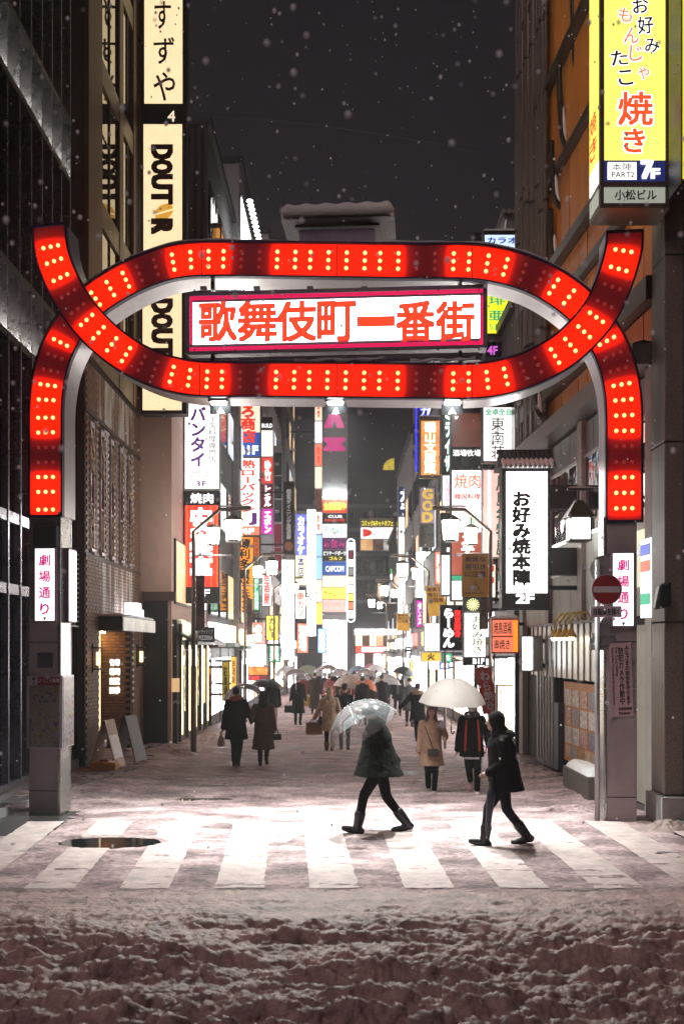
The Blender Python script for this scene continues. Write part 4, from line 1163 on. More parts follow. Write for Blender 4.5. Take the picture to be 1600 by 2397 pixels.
X_, Y_ = np.meshgrid(np.linspace(0, 1, 5), np.linspace(15.05, 23.95, 120))
zz = 7.142 + .05 * np.sin(np.pi * X_) * (1 + .8 * fbm(X_ * 2, Y_ * 2, 3)); me = grid_mesh(rx(Y_) - .05 - .36 * X_, Y_, zz); me.materials.append(snow_mat); link(bpy.data.objects.new('snow_cap', me), ledge, (0, 0, 0))
# down pipes at the far corner
for k in range(11):
    y = 21.2 + k * .27 + rnd.uniform(-.04, .04); r = rnd.choice((.05, .07, .09))
    MB().tube([(rx(y) - .16, y, 7.3), (rx(y) - .16, y, 24)], r, 8).build('pipe', M('pipe_brown', (0.105, 0.08, 0.072), 0.45, 0.2, 0.2, 3), t, smooth=True)
    for z in (9.0 + rnd.uniform(-.5, .5), 12.5 + rnd.uniform(-.8, .8), 16): MB().tube([(rx(y) - .16, y, z), (rx(y) - .16, y, z + .07)], r * 1.25, 8).build('pipe_clamp', dark_metal, t)
# looped black ducts holding snow
for (pxl, pxr, yt, yb, Yd) in ((1340, 1372, -60, 178, 19.6), (1308, 1356, 150, 352, 20.2), (1290, 1338, 330, 486, 20.6), (1288, 1322, 490, 612, 20.9), (1252, 1280, 860, 975, 21.0)):
    a, b = W(pxl, yt, Yd), W(pxr, yb, Yd); w = (b.x - a.x); pts = []
    for k in range(19):
        q = k / 18
        if q < .6: qq = q / .6; pts.append(Vector((a.x + w * .12 * qq ** 2, Yd, a.z + (b.z - a.z) * .72 * qq)))
        else:
            an = math.pi * (q - .6) / .4 * .75
            pts.append(Vector((a.x + w * .12 + w * .44 * (1 - math.cos(an)), Yd, a.z + (b.z - a.z) * .72 + (b.z - a.z) * .28 * math.sin(an))))
    d = MB().tube(pts, 0.062, 8).build('duct', M('duct_black', (0.03, 0.026, 0.025), 0.3, 0.3, 0.2), t, smooth=True)
    sp = [p + Vector((0.045, -.045, .04)) for p in pts[8:15]]
    MB().tube(sp, [.012, .03, .042, .046, .046, .035, .012], 7).build('snow_cap', snow_mat, d, smooth=True)
# lower storeys
for (y0, y1) in ((15.05, 15.35), (17.05, 17.25), (18.75, 19.05), (21.2, 21.5), (23.6, 23.95)):
    rbox('pier', y0, y1, 0.0, 6.82, -.005, .12, M('pier_stone', (0.30, 0.265, 0.25), 0.5, 0, 0.15, 3, .1, 30), t)
for (y0, y1) in ((15.4, 17.0), (17.3, 18.7), (19.1, 21.15), (21.55, 23.55)):
    for (z0, z1, m) in ((3.05, 4.0, M('panel_pale', (0.42, 0.42, 0.38), 0.5, 0, 0.1)), (4.06, 4.62, M('panel_pale')), (4.70, 6.10, g_dark), (6.16, 6.76, M('panel_grey', (0.16, 0.16, 0.17), 0.4, .3))):
        n = 3
        for k in range(n):
            a = y0 + (y1 - y0) * k / n; b = y0 + (y1 - y0) * (k + 1) / n
            rbox('pane' if m is g_dark else 'wall_panel', a + .012, b - .012, z0, z1, -.005, .05, m, t)
for (z0, z1) in ((4.62, 4.70), (6.10, 6.16), (4.0, 4.06)):
    rbox('rail', 15.36, 23.6, z0, z1, -.004, .07, steel, t)
rbox('lit_panel', 15.4, 16.2, 5.75, 6.05, .051, .06, E('pale_panel_light', (1, 0.85, 0.75), 0.7), t)
rbox('lit_panel', 15.4, 17.0, 3.5, 4.4, .051, .06, E('lime_panel_light', (0.85, 0.9, 0.55), 0.55), t)
# shop side beside the right post: doors, striped store window
rbox('door', 15.45, 16.3, 0.1, 2.9, 0, .06, M('door_beige', (0.36, 0.33, 0.28), 0.5), t)
rbox('store_stripe', 15.0, 15.42, 3.0, 4.2, .13, .16, E('stripe_white', (1, 1, 1), 1.6), t)
for k, c in enumerate(((0.05, 0.10, 0.55), (0.9, 0.12, 0.05), (1, 1, 1), (0.02, 0.4, 0.2))):
    rbox('store_stripe', 15.0, 15.40, 3.95 - k * .25, 4.12 - k * .25, .161, .17, E('stripe_%d' % k, c, 1.2), t)
# izakaya front with corrugated hood, menu boards and gooseneck lamps
iz = thing('eatery_front', 'eatery front with corrugated hood and orange poster board beside the right post', 'shop front', (4.4, 18.6, 0))
corr = M('corrugated', (0.45, 0.44, 0.42), 0.35, 0.6, 0.15, 3)
for k in range(26):
    y = 17.0 + k * .19
    rbox('hood_rib', y, y + .13, 1.95, 2.98, .12, .30 + (.02 if k % 2 else 0), corr, iz)
rbox('hood_top', 16.95, 21.95, 2.981, 3.03, .1, .36, dark_metal, iz)
rbox('poster_board', 16.9, 19.6, 0.35, 1.88, .14, .22, M('orange_board_0'), iz)
pm = [M('poster_%d' % k, c, 00.4, 0, 0.75, 14) for k, c in enumerate(((0.70, 0.68, 0.72), (0.62, 0.60, 0.58), (0.5, 0.30, 0.27), (0.20, 0.20, 0.28)))]
for r in range(3):
    for k in range(5):
        rbox('poster', 16.98 + k * .52, 17.40 + k * .52, 1.42 - r * .36, 1.74 - r * .36, .221, .23, pm[(r * 2 + k * 3) % 4], iz)
for k in range(6):
    rbox('picture', 16.95 + k * .43, 17.3 + k * .43, .42, .66, .221, .228, M('collage_%d' % (k % 3), ((0.5, 0.28, 0.12), (0.35, 0.3, 0.28), (0.55, 0.42, 0.3))[k % 3], .4, 0, .6, 10), iz)
glow_panel = E('hood_wash', (1.0, 0.80, 0.62), 0.35)
for k in range(4):
    y = 17.5 + k * .38
    f = MB().tube([(rx(y) - .3, y, 3.03), (rx(y) - .36, y, 3.16), (rx(y) - .55, y, 3.16), (rx(y) - .66, y, 3.02), (rx(y) - .66, y, 2.86)], .018, 6).build('lamp_arm', M('brass_yellow', (0.6, 0.40, 0.08), .35, .6), iz)
    MB().tube([(rx(y) - .66, y, 2.87), (rx(y) - .66, y, 2.80), (rx(y) - .66, y, 2.72)], [.03, .07, .12], 12).build('lamp_shade', M('brass_yellow'), f)
    MB().ball((rx(y) - .66, y, 2.72), .06, .06, .05).build('bulb', E('spot_bulb', (1.0, 0.86, 0.62), 40.0), f)
rbox('metal_door', 20.0, 20.75, .1, 2.3, .12, .3, dark_metal, iz); rbox('metal_door', 20.8, 21.5, .1, 2.3, .12, .3, dark_metal, iz)
for k in range(6): rbox('door_bar', 20.08 + k * .24, 20.12 + k * .24, .2, 2.2, .301, .33, steel, iz)
rbox('bottle_rack', 19.65, 19.95, .12, 1.45, .12, .32, M('rack_blue', (0.02, 0.025, 0.06), .4), iz)
boxm = M('planter_brown', (0.10, 0.085, 0.075), 0.6, 0, 0.2, 4, .1, 30)
pl_ = thing('planter', 'low dark planter heaped with snow beside the no-entry pole', 'planter', (4.2, 17.3, gz(17)))
MB().hexa([(4.02, 16.3, -.05), (4.5, 16.3, -.05), (4.45, 18.0, -.05), (3.98, 18.0, -.05), (4.02, 16.3, .42), (4.5, 16.3, .42), (4.45, 18.0, .42), (3.98, 18.0, .42)]).build('box', boxm, pl_, bevel=.02)
snowcap(pl_, 4.02, 4.44, 16.33, 17.97, .42, .12)

# granite corner pillar and the dark block at the picture's right edge
t = thing('granite_pillar', 'speckled granite corner pillar at the right edge', 'pillar', (4.75, 14.6, 0))
gran = M('granite', (0.20, 0.165, 0.14), 0.35, 0, 0.6, 70, .3, 90)
for k, (z0, z1) in enumerate(((0.42, 2.9), (2.92, 5.5), (5.52, 8.2), (8.22, 11), (11.02, 15))):
    boxpart('slab', 4.64, 4.99, 14.35, 14.95, z0, z1, gran, t, bevel=.012)
boxpart('plinth', 4.56, 5.05, 14.2, 14.98, -.05, .40, concrete, t)
t = thing('corner_block', 'near-black building flank beyond the granite pillar at the right edge', 'building', (5.6, 13.6, 0))
boxpart('wall', 4.995, 12, 10.5, 14.97, -.1, 18, black_frame, t)
f = boxpart('wall_trim', 4.90, 4.994, 14.10, 14.34, 0, 18, M('trim_dark', (0.03, 0.028, 0.03), .5), t)
t = thing('edge_sign', 'sliver of a yellow light box high at the right edge', 'sign', (4.6, 13.3, 8.6))
MB().box(4.52, 5.3, 13.3, 13.8, 8.75, 13).build('case', dark_metal, t)
MB().box(4.54, 5.28, 13.28, 13.31, 8.8, 12.95).build('face', E('yellow_edge', (1.0, 0.82, 0.05), 0.8), t)
t = thing('wall_floodlight', 'black floodlight head on the granite pillar', 'floodlight', (4.63, 14.3, 3.4))
a = W(1546, 1395, 14.2)
MB().hexa([(a.x - .12, 14.05, a.z - .2), (a.x + .1, 14.05, a.z - .16), (a.x + .14, 14.33, a.z - .16), (a.x - .08, 14.33, a.z - .2), (a.x - .06, 14.05, a.z + .16), (a.x + .1, 14.05, a.z + .2), (a.x + .14, 14.33, a.z + .2), (a.x - .02, 14.33, a.z + .16)]).build('housing', black_frame, t, bevel=.03)
MB().quad((a.x - .125, 14.07, a.z - .17), (a.x - .085, 14.31, a.z - .17), (a.x - .03, 14.31, a.z + .13), (a.x - .066, 14.07, a.z + .13)).build('lens', M('lens_grey', (.4, .36, .34), .2), t)

# ------------------------------------------------------------------ yellow building sign above the right horn
YB = 14.0
yel = E('yellow_glow', (1.0, 0.93, 0.16), 1.25, 0.10, 1.2)
t = thing('building_sign', 'big yellow light box with hand-drawn letters high on the right', 'sign', (4.1, 14.2, 8.7))
a, b = W(1403, 486, YB), W(1568, -80, YB)
br = M('sign_bronze', (0.17, 0.135, 0.115), 0.4, 0.5, 0.15, 4)
MB().box(a.x, b.x, YB, YB + .60, a.z, b.z).build('case', br, t, bevel=.01)
def face(x0, y0, x1, y1, m, nm='face', d=.012):
    p, q = W(x0, y1, YB - d), W(x1, y0, YB - d)
    return MB().box(p.x, q.x, YB - d, YB + .005, p.z, q.z).build(nm, m, t)
MB().box(a.x + .05, b.x - .05, YB + .598, YB + .612, a.z + .1, b.z - .1).build('back_face', yel, t)
face(1414, -70, 1556, 374, yel); face(1414, 375, 1556, 424, E('navy_glow', (0.02, 0.03, 0.16), .7)); face(1421, 379, 1489, 420, white_soft, 'face', .016)
face(1413, 438, 1556, 474, E('dim_greenish', (0.62, 0.66, 0.55), .5))
for (y0, y1) in ((426, 436), (476, 486)): face(1404, y0, 1567, y1, br, 'frame_bar', .03)
face(1404, -70, 1412, 486, br, 'frame_bar', .028); face(1558, -70, 1567, 486, br, 'frame_bar', .028)
def ytext(s, x0, y0, x1, y1, ink, bold=.01, halo=True, tilt=0):
    p, q = W(x0, y1, YB), W(x1, y0, YB)
    rv = Vector((math.cos(tilt), 0, math.sin(tilt))); uv = Vector((-math.sin(tilt), 0, math.cos(tilt)))
    if halo:
        mb = MB(); text(mb, s, (p.x, YB - .020, p.z), rv, uv, q.x - p.x, q.z - p.z, 'h', bold + .05); mb.build('halo', white_soft, t)
    mb = MB(); text(mb, s, (p.x, YB - .030, p.z), rv, uv, q.x - p.x, q.z - p.z, 'h', bold); mb.build('lettering', ink, t)
for s, r in (('お', (1480, 0, 1516, 34)), ('好', (1492, 42, 1528, 82)), ('み', (1508, 94, 1542, 126)), ('た', (1430, 122, 1468, 156)), ('こ', (1447, 168, 1480, 202))): ytext(s, *r, navy_ink, .012, True, .08)
for s, r in (('も', (1444, 20, 1476, 52)), ('ん', (1458, 66, 1492, 102)), ('じ', (1470, 108, 1500, 144)), ('ゃ', (1490, 158, 1516, 186))): ytext(s, *r, E('salmon_ink', (0.95, 0.30, 0.16), .9), .012, True, -.08)
ytext('焼', 1446, 218, 1524, 294, orange_red_ink, .02); ytext('き', 1458, 304, 1506, 358, orange_red_ink, .02)
ytext('本陣', 1430, 384, 1476, 401, dark_ink, 0, False); ytext('PART2', 1430, 404, 1482, 417, dark_ink, .01, False); ytext('7', 1500, 379, 1524, 419, white_ink, .06, False); ytext('F', 1523, 397, 1540, 419, white_ink, .06, False)
ytext('小松ビル', 1437, 446, 1534, 470, dark_ink, .02, False)
p = W(1403, 375, YB)
MB().box(p.x - .012, p.x + .005, YB + .06, YB + .54, W(0, 370, YB).z, b.z - .05).build('side_face', yel, t)
MB().box(p.x - .011, p.x + .005, YB + .06, YB + .54, W(0, 424, YB).z, W(0, 372, YB).z).build('side_face', white_soft, t)
MB().box(p.x - .011, p.x + .005, YB + .06, YB + .54, W(0, 474, YB).z, W(0, 438, YB).z).build('side_face', E('dim_greenish'), t)
for i, c_ in enumerate('焼き'):
    mb = MB(); z = W(0, 240 + 60 * i, YB).z
    text(mb, c_, (p.x - .018, YB + .48, z - .3), (0, -1, 0), ZU, .36, .3, 'h', .02); mb.build('lettering', orange_red_ink, t)
MB().box(b.x, rx(14.4) + .2, YB + .25, YB + .40, 9.2, 9.35).build('bracket', dark_metal, t); MB().box(b.x, rx(14.4) + .2, YB + .25, YB + .40, 11.2, 11.35).build('bracket', dark_metal, t)

# ------------------------------------------------------------------ no-entry pole
YP = 14.40
t = thing('no_entry_sign', 'grey pole with round red no-entry sign and bicycle plate by the right post', 'road sign', ((1397 - CX) * 14.5 / F, 14.5, 0))
xp = (1397 - CX) * 14.5 / F
pole_m = M('galvanised', (0.48, 0.46, 0.48), 0.35, 0.6, 0.15, 3)
MB().tube([(xp, 14.5, -.05), (xp, 14.5, W(0, 1310, 14.5).z)], .038, 14).build('pole', pole_m, t, smooth=True)
def disc(px, py, r, Y, th, mat, nm):
    c = W(px, py, Y); n = 40; R = r * Y / F
    MB().loft([[(c.x + R * math.cos(2 * math.pi * k / n), yy, c.z + R * math.sin(2 * math.pi * k / n)) for k in range(n)] for yy in (Y, Y + th)]).build(nm, mat, t)
back_m = M('sign_back', (0.34, 0.33, 0.31), 0.45, 0.5, 0.25, 5)
disc(1413, 1333, 33, 14.56, .012, back_m, 'sign_back')
disc(1419, 1380, 36, YP, .012, M('sign_rim_white', (.55, .48, .5), .4), 'sign_rim'); disc(1419, 1380, 34, YP - .005, .006, M('no_entry_red', (0.30, 0.012, 0.018), .4, 0, .1), 'sign_face')
p, q = W(1388, 1387, YP), W(1450, 1373, YP); boxpart('sign_bar', p.x, q.x, YP - .012, YP - .004, p.z, q.z, M('sign_white', (.60, .50, .55), .4), t)
p, q = W(1381, 1445, YP), W(1454, 1419, YP); boxpart('plate', p.x, q.x, YP, YP + .012, p.z, q.z, M('sign_white'), t, bevel=.01)
mb = MB(); p, q = W(1388, 1440, YP), W(1449, 1424, YP); text(mb, '自転車を除く', (p.x, YP - .006, p.z), XR, ZU, q.x - p.x, q.z - p.z, 'h', .02); mb.build('lettering', dark_ink, t)
pts = [(1410, 1447), (1416, 1447), (1443, 1500), (1443, 1522), (1381, 1522), (1381, 1498)]
ww = [W(x, y, 14.55) for x, y in pts]
MB().loft([[(v.x, yy, v.z) for v in ww] for yy in (14.55, 14.562)]).build('sign_back', back_m, t)
for yy in (1486, 1508): p, q = W(1384, yy + 3, 14.53), W(1440, yy - 3, 14.53); boxpart('clamp', p.x, q.x, 14.53, 14.549, p.z, q.z, steel, t)

# ------------------------------------------------------------------ lantern on the right wall
YLn = 17.6
t = thing('wall_lantern', 'house-shaped wall lantern with white panes between sign and right post', 'lantern', ((1355 - CX) * YLn / F, YLn, W(0, 1270, YLn).z))
c = W(1353, 1270, YLn); k = YLn / F; zb, zt, zr = W(0, 1264, YLn).z, W(0, 1215, YLn).z, W(0, 1172, YLn).z
hw = 23 * k
MB().box(c.x - hw, c.x + hw, YLn - hw, YLn + hw, zb, zt).build('glass', E('lantern_white', (1.0, 1.0, 0.93), 5.0), t)
for dx in (-1, 1):
    for dy in (-1, 1): MB().box(c.x + dx * hw - .012, c.x + dx * hw + .012, YLn + dy * hw - .012, YLn + dy * hw + .012, zb - .02, zt + .02).build('post', black_frame, t)
brz = M('lantern_bronze', (0.06, 0.05, 0.035), .4, .6)
for z in (zb - .03, zt): MB().box(c.x - hw - .02, c.x + hw + .02, YLn - hw - .02, YLn + hw + .02, z, z + .03).build('rail', brz, t)
h2 = 33 * k
MB().add([(c.x - h2, YLn - h2, zt + .02), (c.x + h2, YLn - h2, zt + .02), (c.x + h2, YLn + h2, zt + .02), (c.x - h2, YLn + h2, zt + .02), (c.x - h2 * .25, YLn - h2 * .25, zr), (c.x + h2 * .25, YLn - h2 * .25, zr), (c.x + h2 * .25, YLn + h2 * .25, zr), (c.x - h2 * .25, YLn + h2 * .25, zr)],
         [(3, 2, 1, 0), (4, 5, 6, 7), (0, 1, 5, 4), (1, 2, 6, 5), (2, 3, 7, 6), (3, 0, 4, 7)]).build('roof', brz, t)
zk = W(0, 1148, YLn).z
MB().tube([(c.x, YLn, zr), (c.x, YLn, zk)], .016, 6).build('hook', black_frame, t); MB().box(c.x - .2, rx(YLn) + .02, YLn - .02, YLn + .02, zk, zk + .04).build('bracket', black_frame, t)
snowcap(t, c.x - .2, c.x + .35, YLn - .05, YLn + .05, zk + .04, .025)

# ------------------------------------------------------------------ box signs along the lane
orange_glow = E('orange_glow', (1.0, 0.34, 0.02), 1.0, .1); red_glow = E('red_glow', (0.80, 0.05, 0.03), 1.0, .2, 1.5); blue_glow = E('blue_glow', (0.02, 0.09, 0.42), .9)
cream_soft = E('cream_soft', (1.0, 0.88, 0.66), 1.1, .15); magenta_glow = E('magenta_glow', (0.80, 0.02, 0.50), 1.0); green_glow = E('green_glow', (0.02, 0.42, 0.18), .8)
yellow_glow2 = E('yellow_glow2', (1.0, 0.78, 0.12), 1.3, .1); brown_dim = E('brown_dim', (0.13, 0.035, 0.02), .8, .5, 2); grey_dim = E('grey_dim', (0.40, 0.38, 0.40), .5, .2)
pink_glow = E('pink_glow', (1.0, 0.50, 0.45), 1.1, .1); white_street = E('white_street', (0.97, 1.0, 0.98), 8.0, .15); maroon_dim = E('maroon_dim', (0.18, 0.01, 0.03), .7)
sky_blue = E('sky_blue', (0.35, 0.62, 1.0), 1.3); navy_dim = E('navy_dim', (0.012, 0.025, 0.09), .9); neon_blue = E('neon_blue', (0.02, 0.03, 1.0), 2.6)
pale_green_ink = E('pale_green_ink', (0.75, 1.0, 0.88), 2.0); grey_ink = E('grey_ink', (0.45, 0.42, 0.42), .7); yellow_ink = E('yellow_ink', (1.0, 0.85, 0.10), 1.3); gold_ink = E('gold_ink', (0.75, 0.50, 0.08), .9)
salmon_glow = E('salmon_glow', (0.95, 0.22, 0.12), 1.1, .15); brick_glow = E('brick_glow', (0.42, 0.07, 0.03), .9, .3)
WL, WR = -4.6, 4.3
S = sign
S('restaurant_sign', 'white light box with purple katakana and thin black text column on the left', 'sign', (431, 900, 514, 1146), 29, .3, steel, [((433, 902, 512, 1022), white_soft), ((433, 1023, 512, 1144), white_soft)],
  [('バンタイ', (445, 952, 482, 1094), purple_ink, 'v', .03), ('タイ国料理専門店', (488, 956, 506, 1084), dark_ink, 'v', .004), ('BAN-THAI', (449, 1103, 497, 1110), dark_ink, 'h', 0), ('RESTAURANT', (442, 1112, 502, 1119), dark_ink, 'h', 0), ('3F', (458, 1126, 485, 1139), purple_ink, 'h', .01)], WL)
S('restaurant_sign', 'tall red striped grill sign with big white characters under the white one', 'sign', (429, 1149, 514, 1412), 29, .3, black_frame, [((433, 1151, 511, 1182), M('sign_black', (.01, .012, .014), .3)), ((433, 1183, 511, 1374), red_glow)] +
  [((436 + k * 14, 1184, 440 + k * 14, 1373), E('stripe_orange', (1.0, .20, .03), 1.2)) for k in (0, 1, 4, 5)],
  [('焼肉', (446, 1155, 499, 1178), white_ink, 'h', .02), ('安楽亭', (445, 1190, 497, 1362), white_ink, 'v', .05, .012), ('2F', (454, 1380, 490, 1396), white_ink, 'h', .03)], WL)
S('shop_sign', 'cream and blue light box with red characters and B1F on the left', 'sign', (552, 880, 610, 1070), 43, .35, brown_metal, [((554, 882, 608, 1012), cream_soft), ((554, 1013, 608, 1068), blue_glow)],
  [('どころ商店', (563, 890, 598, 1036), red_ink, 'v', .05), ('B1F', (558, 1044, 603, 1063), white_ink, 'h', .04)], WL)
S('bar_sign', 'pale light box with red brush katakana above the orange tavern sign', 'sign', (551, 1071, 609, 1254), 43, .35, brown_metal, [((553, 1073, 607, 1232), white_soft), ((553, 1234, 607, 1252), salmon_glow)],
  [('熟', (563, 1077, 597, 1096), red_ink, 'h', .03), ('ローバックン', (562, 1098, 598, 1200), red_ink, 'v', .03), ('J', (585, 1202, 598, 1228), purple_ink, 'h', .06), ('4F', (566, 1237, 594, 1250), white_ink, 'h', .03)], WL)
S('tavern_sign', 'orange tavern sign with seven black brush characters and a green strip', 'sign', (551, 1255, 609, 1433), 42.6, .35, black_frame, [((554, 1258, 592, 1429), orange_glow), ((594, 1258, 606, 1306), E('rust_glow', (.7, .13, .01), .8)), ((594, 1307, 606, 1352), M('sign_black')), ((594, 1353, 606, 1429), green_glow)],
  [('薄利多賣半兵ヱ', (558, 1261, 586, 1427), dark_ink, 'v', .03), ('炭火串焼', (595, 1260, 605, 1304), dark_ink, 'v', 0), ('懐かし昭和酒場', (595, 1356, 605, 1427), pale_green_ink, 'v', 0)], WL)
S('tenant_sign', 'stacked tenant panels in white red and magenta behind the tavern sign', 'sign', (610, 973, 640, 1302), 50, .35, steel,
  [((612, 976, 638, 1005), M('sign_black')), ((612, 1008, 638, 1068), white_soft), ((612, 1071, 638, 1131), red_glow), ((612, 1134, 638, 1188), maroon_dim), ((612, 1192, 638, 1250), magenta_glow), ((612, 1254, 638, 1300), grey_dim)],
  [('BUILD', (613, 992, 637, 1001), white_ink, 'h', .02), ('ゆ竹', (618, 1077, 634, 1125), white_ink, 'v', .05), ('レンタル', (618, 1136, 634, 1186), white_ink, 'v', .06), ('エポン', (618, 1195, 634, 1248), white_ink, 'v', .06)], WL)
S('tenant_sign', 'narrow stack of dark tenant panels with a maroon lowest panel', 'sign', (641, 1043, 660, 1342), 57, .35, steel,
  [((642, 1060 + k * 55, 659, 1112 + k * 55), M('sign_black')) for k in range(3)] + [((642, 1227, 659, 1280), maroon_dim), ((642, 1283, 659, 1338), maroon_dim)], [('m', (644, 1084 + k * 55, 652, 1090 + k * 55), grey_ink, 'h', 0) for k in range(3)], WL)
S('dining_sign', 'black vertical dining bar sign with grey characters and a bronze roundel', 'sign', (662, 1126, 689, 1300), 49, .3, brown_metal, [((664, 1129, 687, 1297), M('sign_black'))], [('個室ダイニング居酒屋', (670, 1145, 681, 1262), grey_ink, 'v', .02), ('●', (666, 1268, 685, 1290), E('bronze', (.25, .08, .04), .6), 'h', 0)], WL + .2)
S('cutlet_sign', 'long white sign with dark green hiragana column over the lane left', 'sign', (658, 1308, 689, 1546), 46, .3, steel, [((660, 1312, 687, 1543), white_street)], [('とんかつにいむら', (665, 1318, 683, 1540), E('deep_green', (.005, .09, .06), .8), 'v', .02)], WL + .2)
S('karaoke_sign', 'blue karaoke light box with white katakana and yellow lower part', 'sign', (690, 1196, 719, 1372), 60, .35, steel, [((692, 1204, 717, 1300), E('blue_violet', (.18, .20, .85), 1.2)), ((692, 1301, 717, 1368), E('yellow_pale', (1, .9, .45), 2.))], [('カラオケ', (696, 1208, 713, 1298), white_ink, 'v', .06), ('本店', (697, 1304, 712, 1350), blue_ink, 'v', .03)], -3.95)
S('light_column', 'plain white glowing sign column at the left of the lane end', 'sign', (718, 1190, 739, 1490), 64, .35, steel, [((719, 1194, 738, 1272), white_street), ((719, 1274, 738, 1488), white_street)], (), -3.9)
pal = [cream_soft, white_soft, salmon_glow, cream_soft, brown_dim, white_soft, sky_blue, sky_blue, cream_soft, yellow_glow2]
S('tenant_sign', 'slim column of cream and pink tenant panels left of the stacked tower', 'sign', (736, 930, 754, 1462), 70, .35, steel, [((737, 934 + k * 53, 753, 984 + k * 53), pal[k]) for k in range(10)], [('飲食', (741, 940 + k * 53, 749, 978 + k * 53), red_ink, 'v', .02) for k in (0, 2, 5)], -3.7)
tw = [(1168, 1200, red_glow), (1202, 1225, M('sign_black')), (1227, 1258, white_soft), (1260, 1286, E('violet_dim', (.10, .01, .10), .8)), (1288, 1313, M('sign_black')), (1315, 1346, blue_glow), (1348, 1374, cream_soft), (1376, 1402, yellow_glow2), (1404, 1432, pink_glow)]
S('sign_stack', 'wide stack of coloured game centre panels under a grey lit gable', 'sign', (753, 930, 813, 1436), 78, 3.0, M('gable_grey', (.30, .30, .32), .6), [((755, a, 811, b), m) for a, b, m in tw],
  [('全店営業中', (757, 1176, 809, 1194), yellow_ink, 'h', .03), ('CLUB', (768, 1206, 800, 1212), white_ink, 'h', .02), ('PARADISE', (760, 1215, 806, 1221), red_ink, 'h', .02), ('FINE', (762, 1234, 804, 1248), green_ink, 'h', 0), ('in 団 re', (760, 1266, 806, 1281), pink_ink, 'h', .02),
   ('ビリヤードダーツ', (757, 1290, 809, 1300), white_ink, 'h', .02), ('ゴルフ', (770, 1303, 800, 1311), yellow_ink, 'h', .02), ('CAPCOM', (762, 1325, 804, 1338), white_ink, 'h', .02), ('ゲーム', (758, 1381, 786, 1398), red_ink, 'h', .01), ('メンズサウナ', (757, 1410, 808, 1420), grey_ink, 'h', .01),
   ('∧', (764, 962, 800, 1000), pink_ink, 'h', .10), ('×', (764, 1024, 800, 1056), pink_ink, 'h', .10)])
tt = bpy.data.objects[[o.name for o in bpy.data.objects if o.name.startswith('sign_stack')][-1]]
for px in (764, 783, 802):
    a = W(px, 1160, 77.6)
    MB().box(a.x - .15, a.x + .15, 77.5, 77.9, a.z - .15, a.z).build('uplight', E('uplight', (.95, 1, .95), 60.0), tt)
p, q = W(753, 1560, 78), W(813, 1437, 78)
MB().box(p.x, q.x, 78.1, 80.5, gz(78) - .1, q.z).build('lower_wall', M('gable_grey'), tt)
for k in range(3): MB().box(p.x + .1 + k * .65, p.x + .65 + k * .65, 78.05, 78.099, gz(78) + .3, q.z - .5).build('shop_window', shop_cols[(0, 3, 2)[k]], tt)
t = thing('neon_pole_sign', 'slim oval of white neon framing a column of small panels', 'sign', W(821, 1456, 76))
a, b = W(812, 1456, 76), W(830, 1262, 76); cx, r = (a.x + b.x) / 2, (b.x - a.x) / 2
loop = [(cx + r * math.cos(q), 76, b.z - r + r * math.sin(q)) for q in np.linspace(0, math.pi, 9)] + [(cx + r * math.cos(q), 76, a.z + r + r * math.sin(q)) for q in np.linspace(math.pi, 2 * math.pi, 9)]
MB().tube(loop + [loop[0]], .035, 6, cap=False).build('neon_tube', E('neon_tube_white', (.8, .95, 1), 4.0), t)
for k in range(9):
    z0 = W(0, 1446 - k * 20, 76).z
    MB().box(cx - r * .8, cx + r * .8, 76.05, 76.2, z0, z0 + .52).build('panel', [white_street, salmon_glow, yellow_glow2, white_street, cream_soft, grey_dim, white_street, maroon_dim, white_street][k], t)
MB().tube([(cx, 76.3, gz(76)), (cx, 76.3, b.z)], .06, 8).build('pole', dark_metal, t)
S('billboard', 'cafe billboard with red cup over three small pictures on the far block', 'billboard', (842, 1213, 923, 1291), 95.4, .4, M('gable_grey'), [((844, 1216, 921, 1233), E('dark_gold', (.10, .07, .01), .8)), ((844, 1235, 921, 1261), white_soft), ((844, 1263, 872, 1288), E('food_orange', (.9, .5, .2), .9, .4, 1)), ((873, 1263, 896, 1288), E('food_dark', (.12, .05, .04), .8, .8, 2)), ((897, 1263, 921, 1288), E('food_grey', (.55, .55, .5), .8, .5, 2))],
  [('コミック&ネットカフェ', (846, 1219, 919, 1231), yellow_ink, 'h', .03), ('◗', (850, 1239, 868, 1256), red_ink, 'h', .03), ('aprecio', (866, 1240, 918, 1256), grey_ink, 'h', 0)])
S('store_sign', 'small green white and blue striped store sign at the right lane end', 'sign', (913, 1331, 932, 1371), 86, .3, steel, [((914, 1332, 931, 1344), E('store_green', (.01, .55, .03), 1.2)), ((914, 1344.4, 931, 1357), white_glow), ((914, 1357.4, 931, 1370), E('store_blue', (.06, .14, .8), 1.2))], (), 4.3)
t = thing('gold_emblem', 'yellow glowing half-dome emblem hanging dark above the lane end', 'emblem', W(912, 1098, 94))
ctr = W(922, 1098, 94); r0 = 26 * 94 / F
MB().loft([[(ctr.x - q * r0 * math.cos(w), 94 + dy, ctr.z + q * r0 * math.sin(w)) for w in np.linspace(0, math.pi / 2, 9)] + [(ctr.x, 94 + dy, ctr.z)] for q, dy in ((.9, 0), (1, .1), (1, .5))]).build('shell', E('gold_blob', (.60, .46, .05), .9, .7, 1.5), t)
MB().box(ctr.x, ctr.x + .1, 94.1, 94.4, ctr.z, ctr.z + 1.2).build('mount', dark_metal, t); MB().box(ctr.x, 4.0, 94.2, 94.3, ctr.z + .1, ctr.z + .2).build('arm', dark_metal, t)

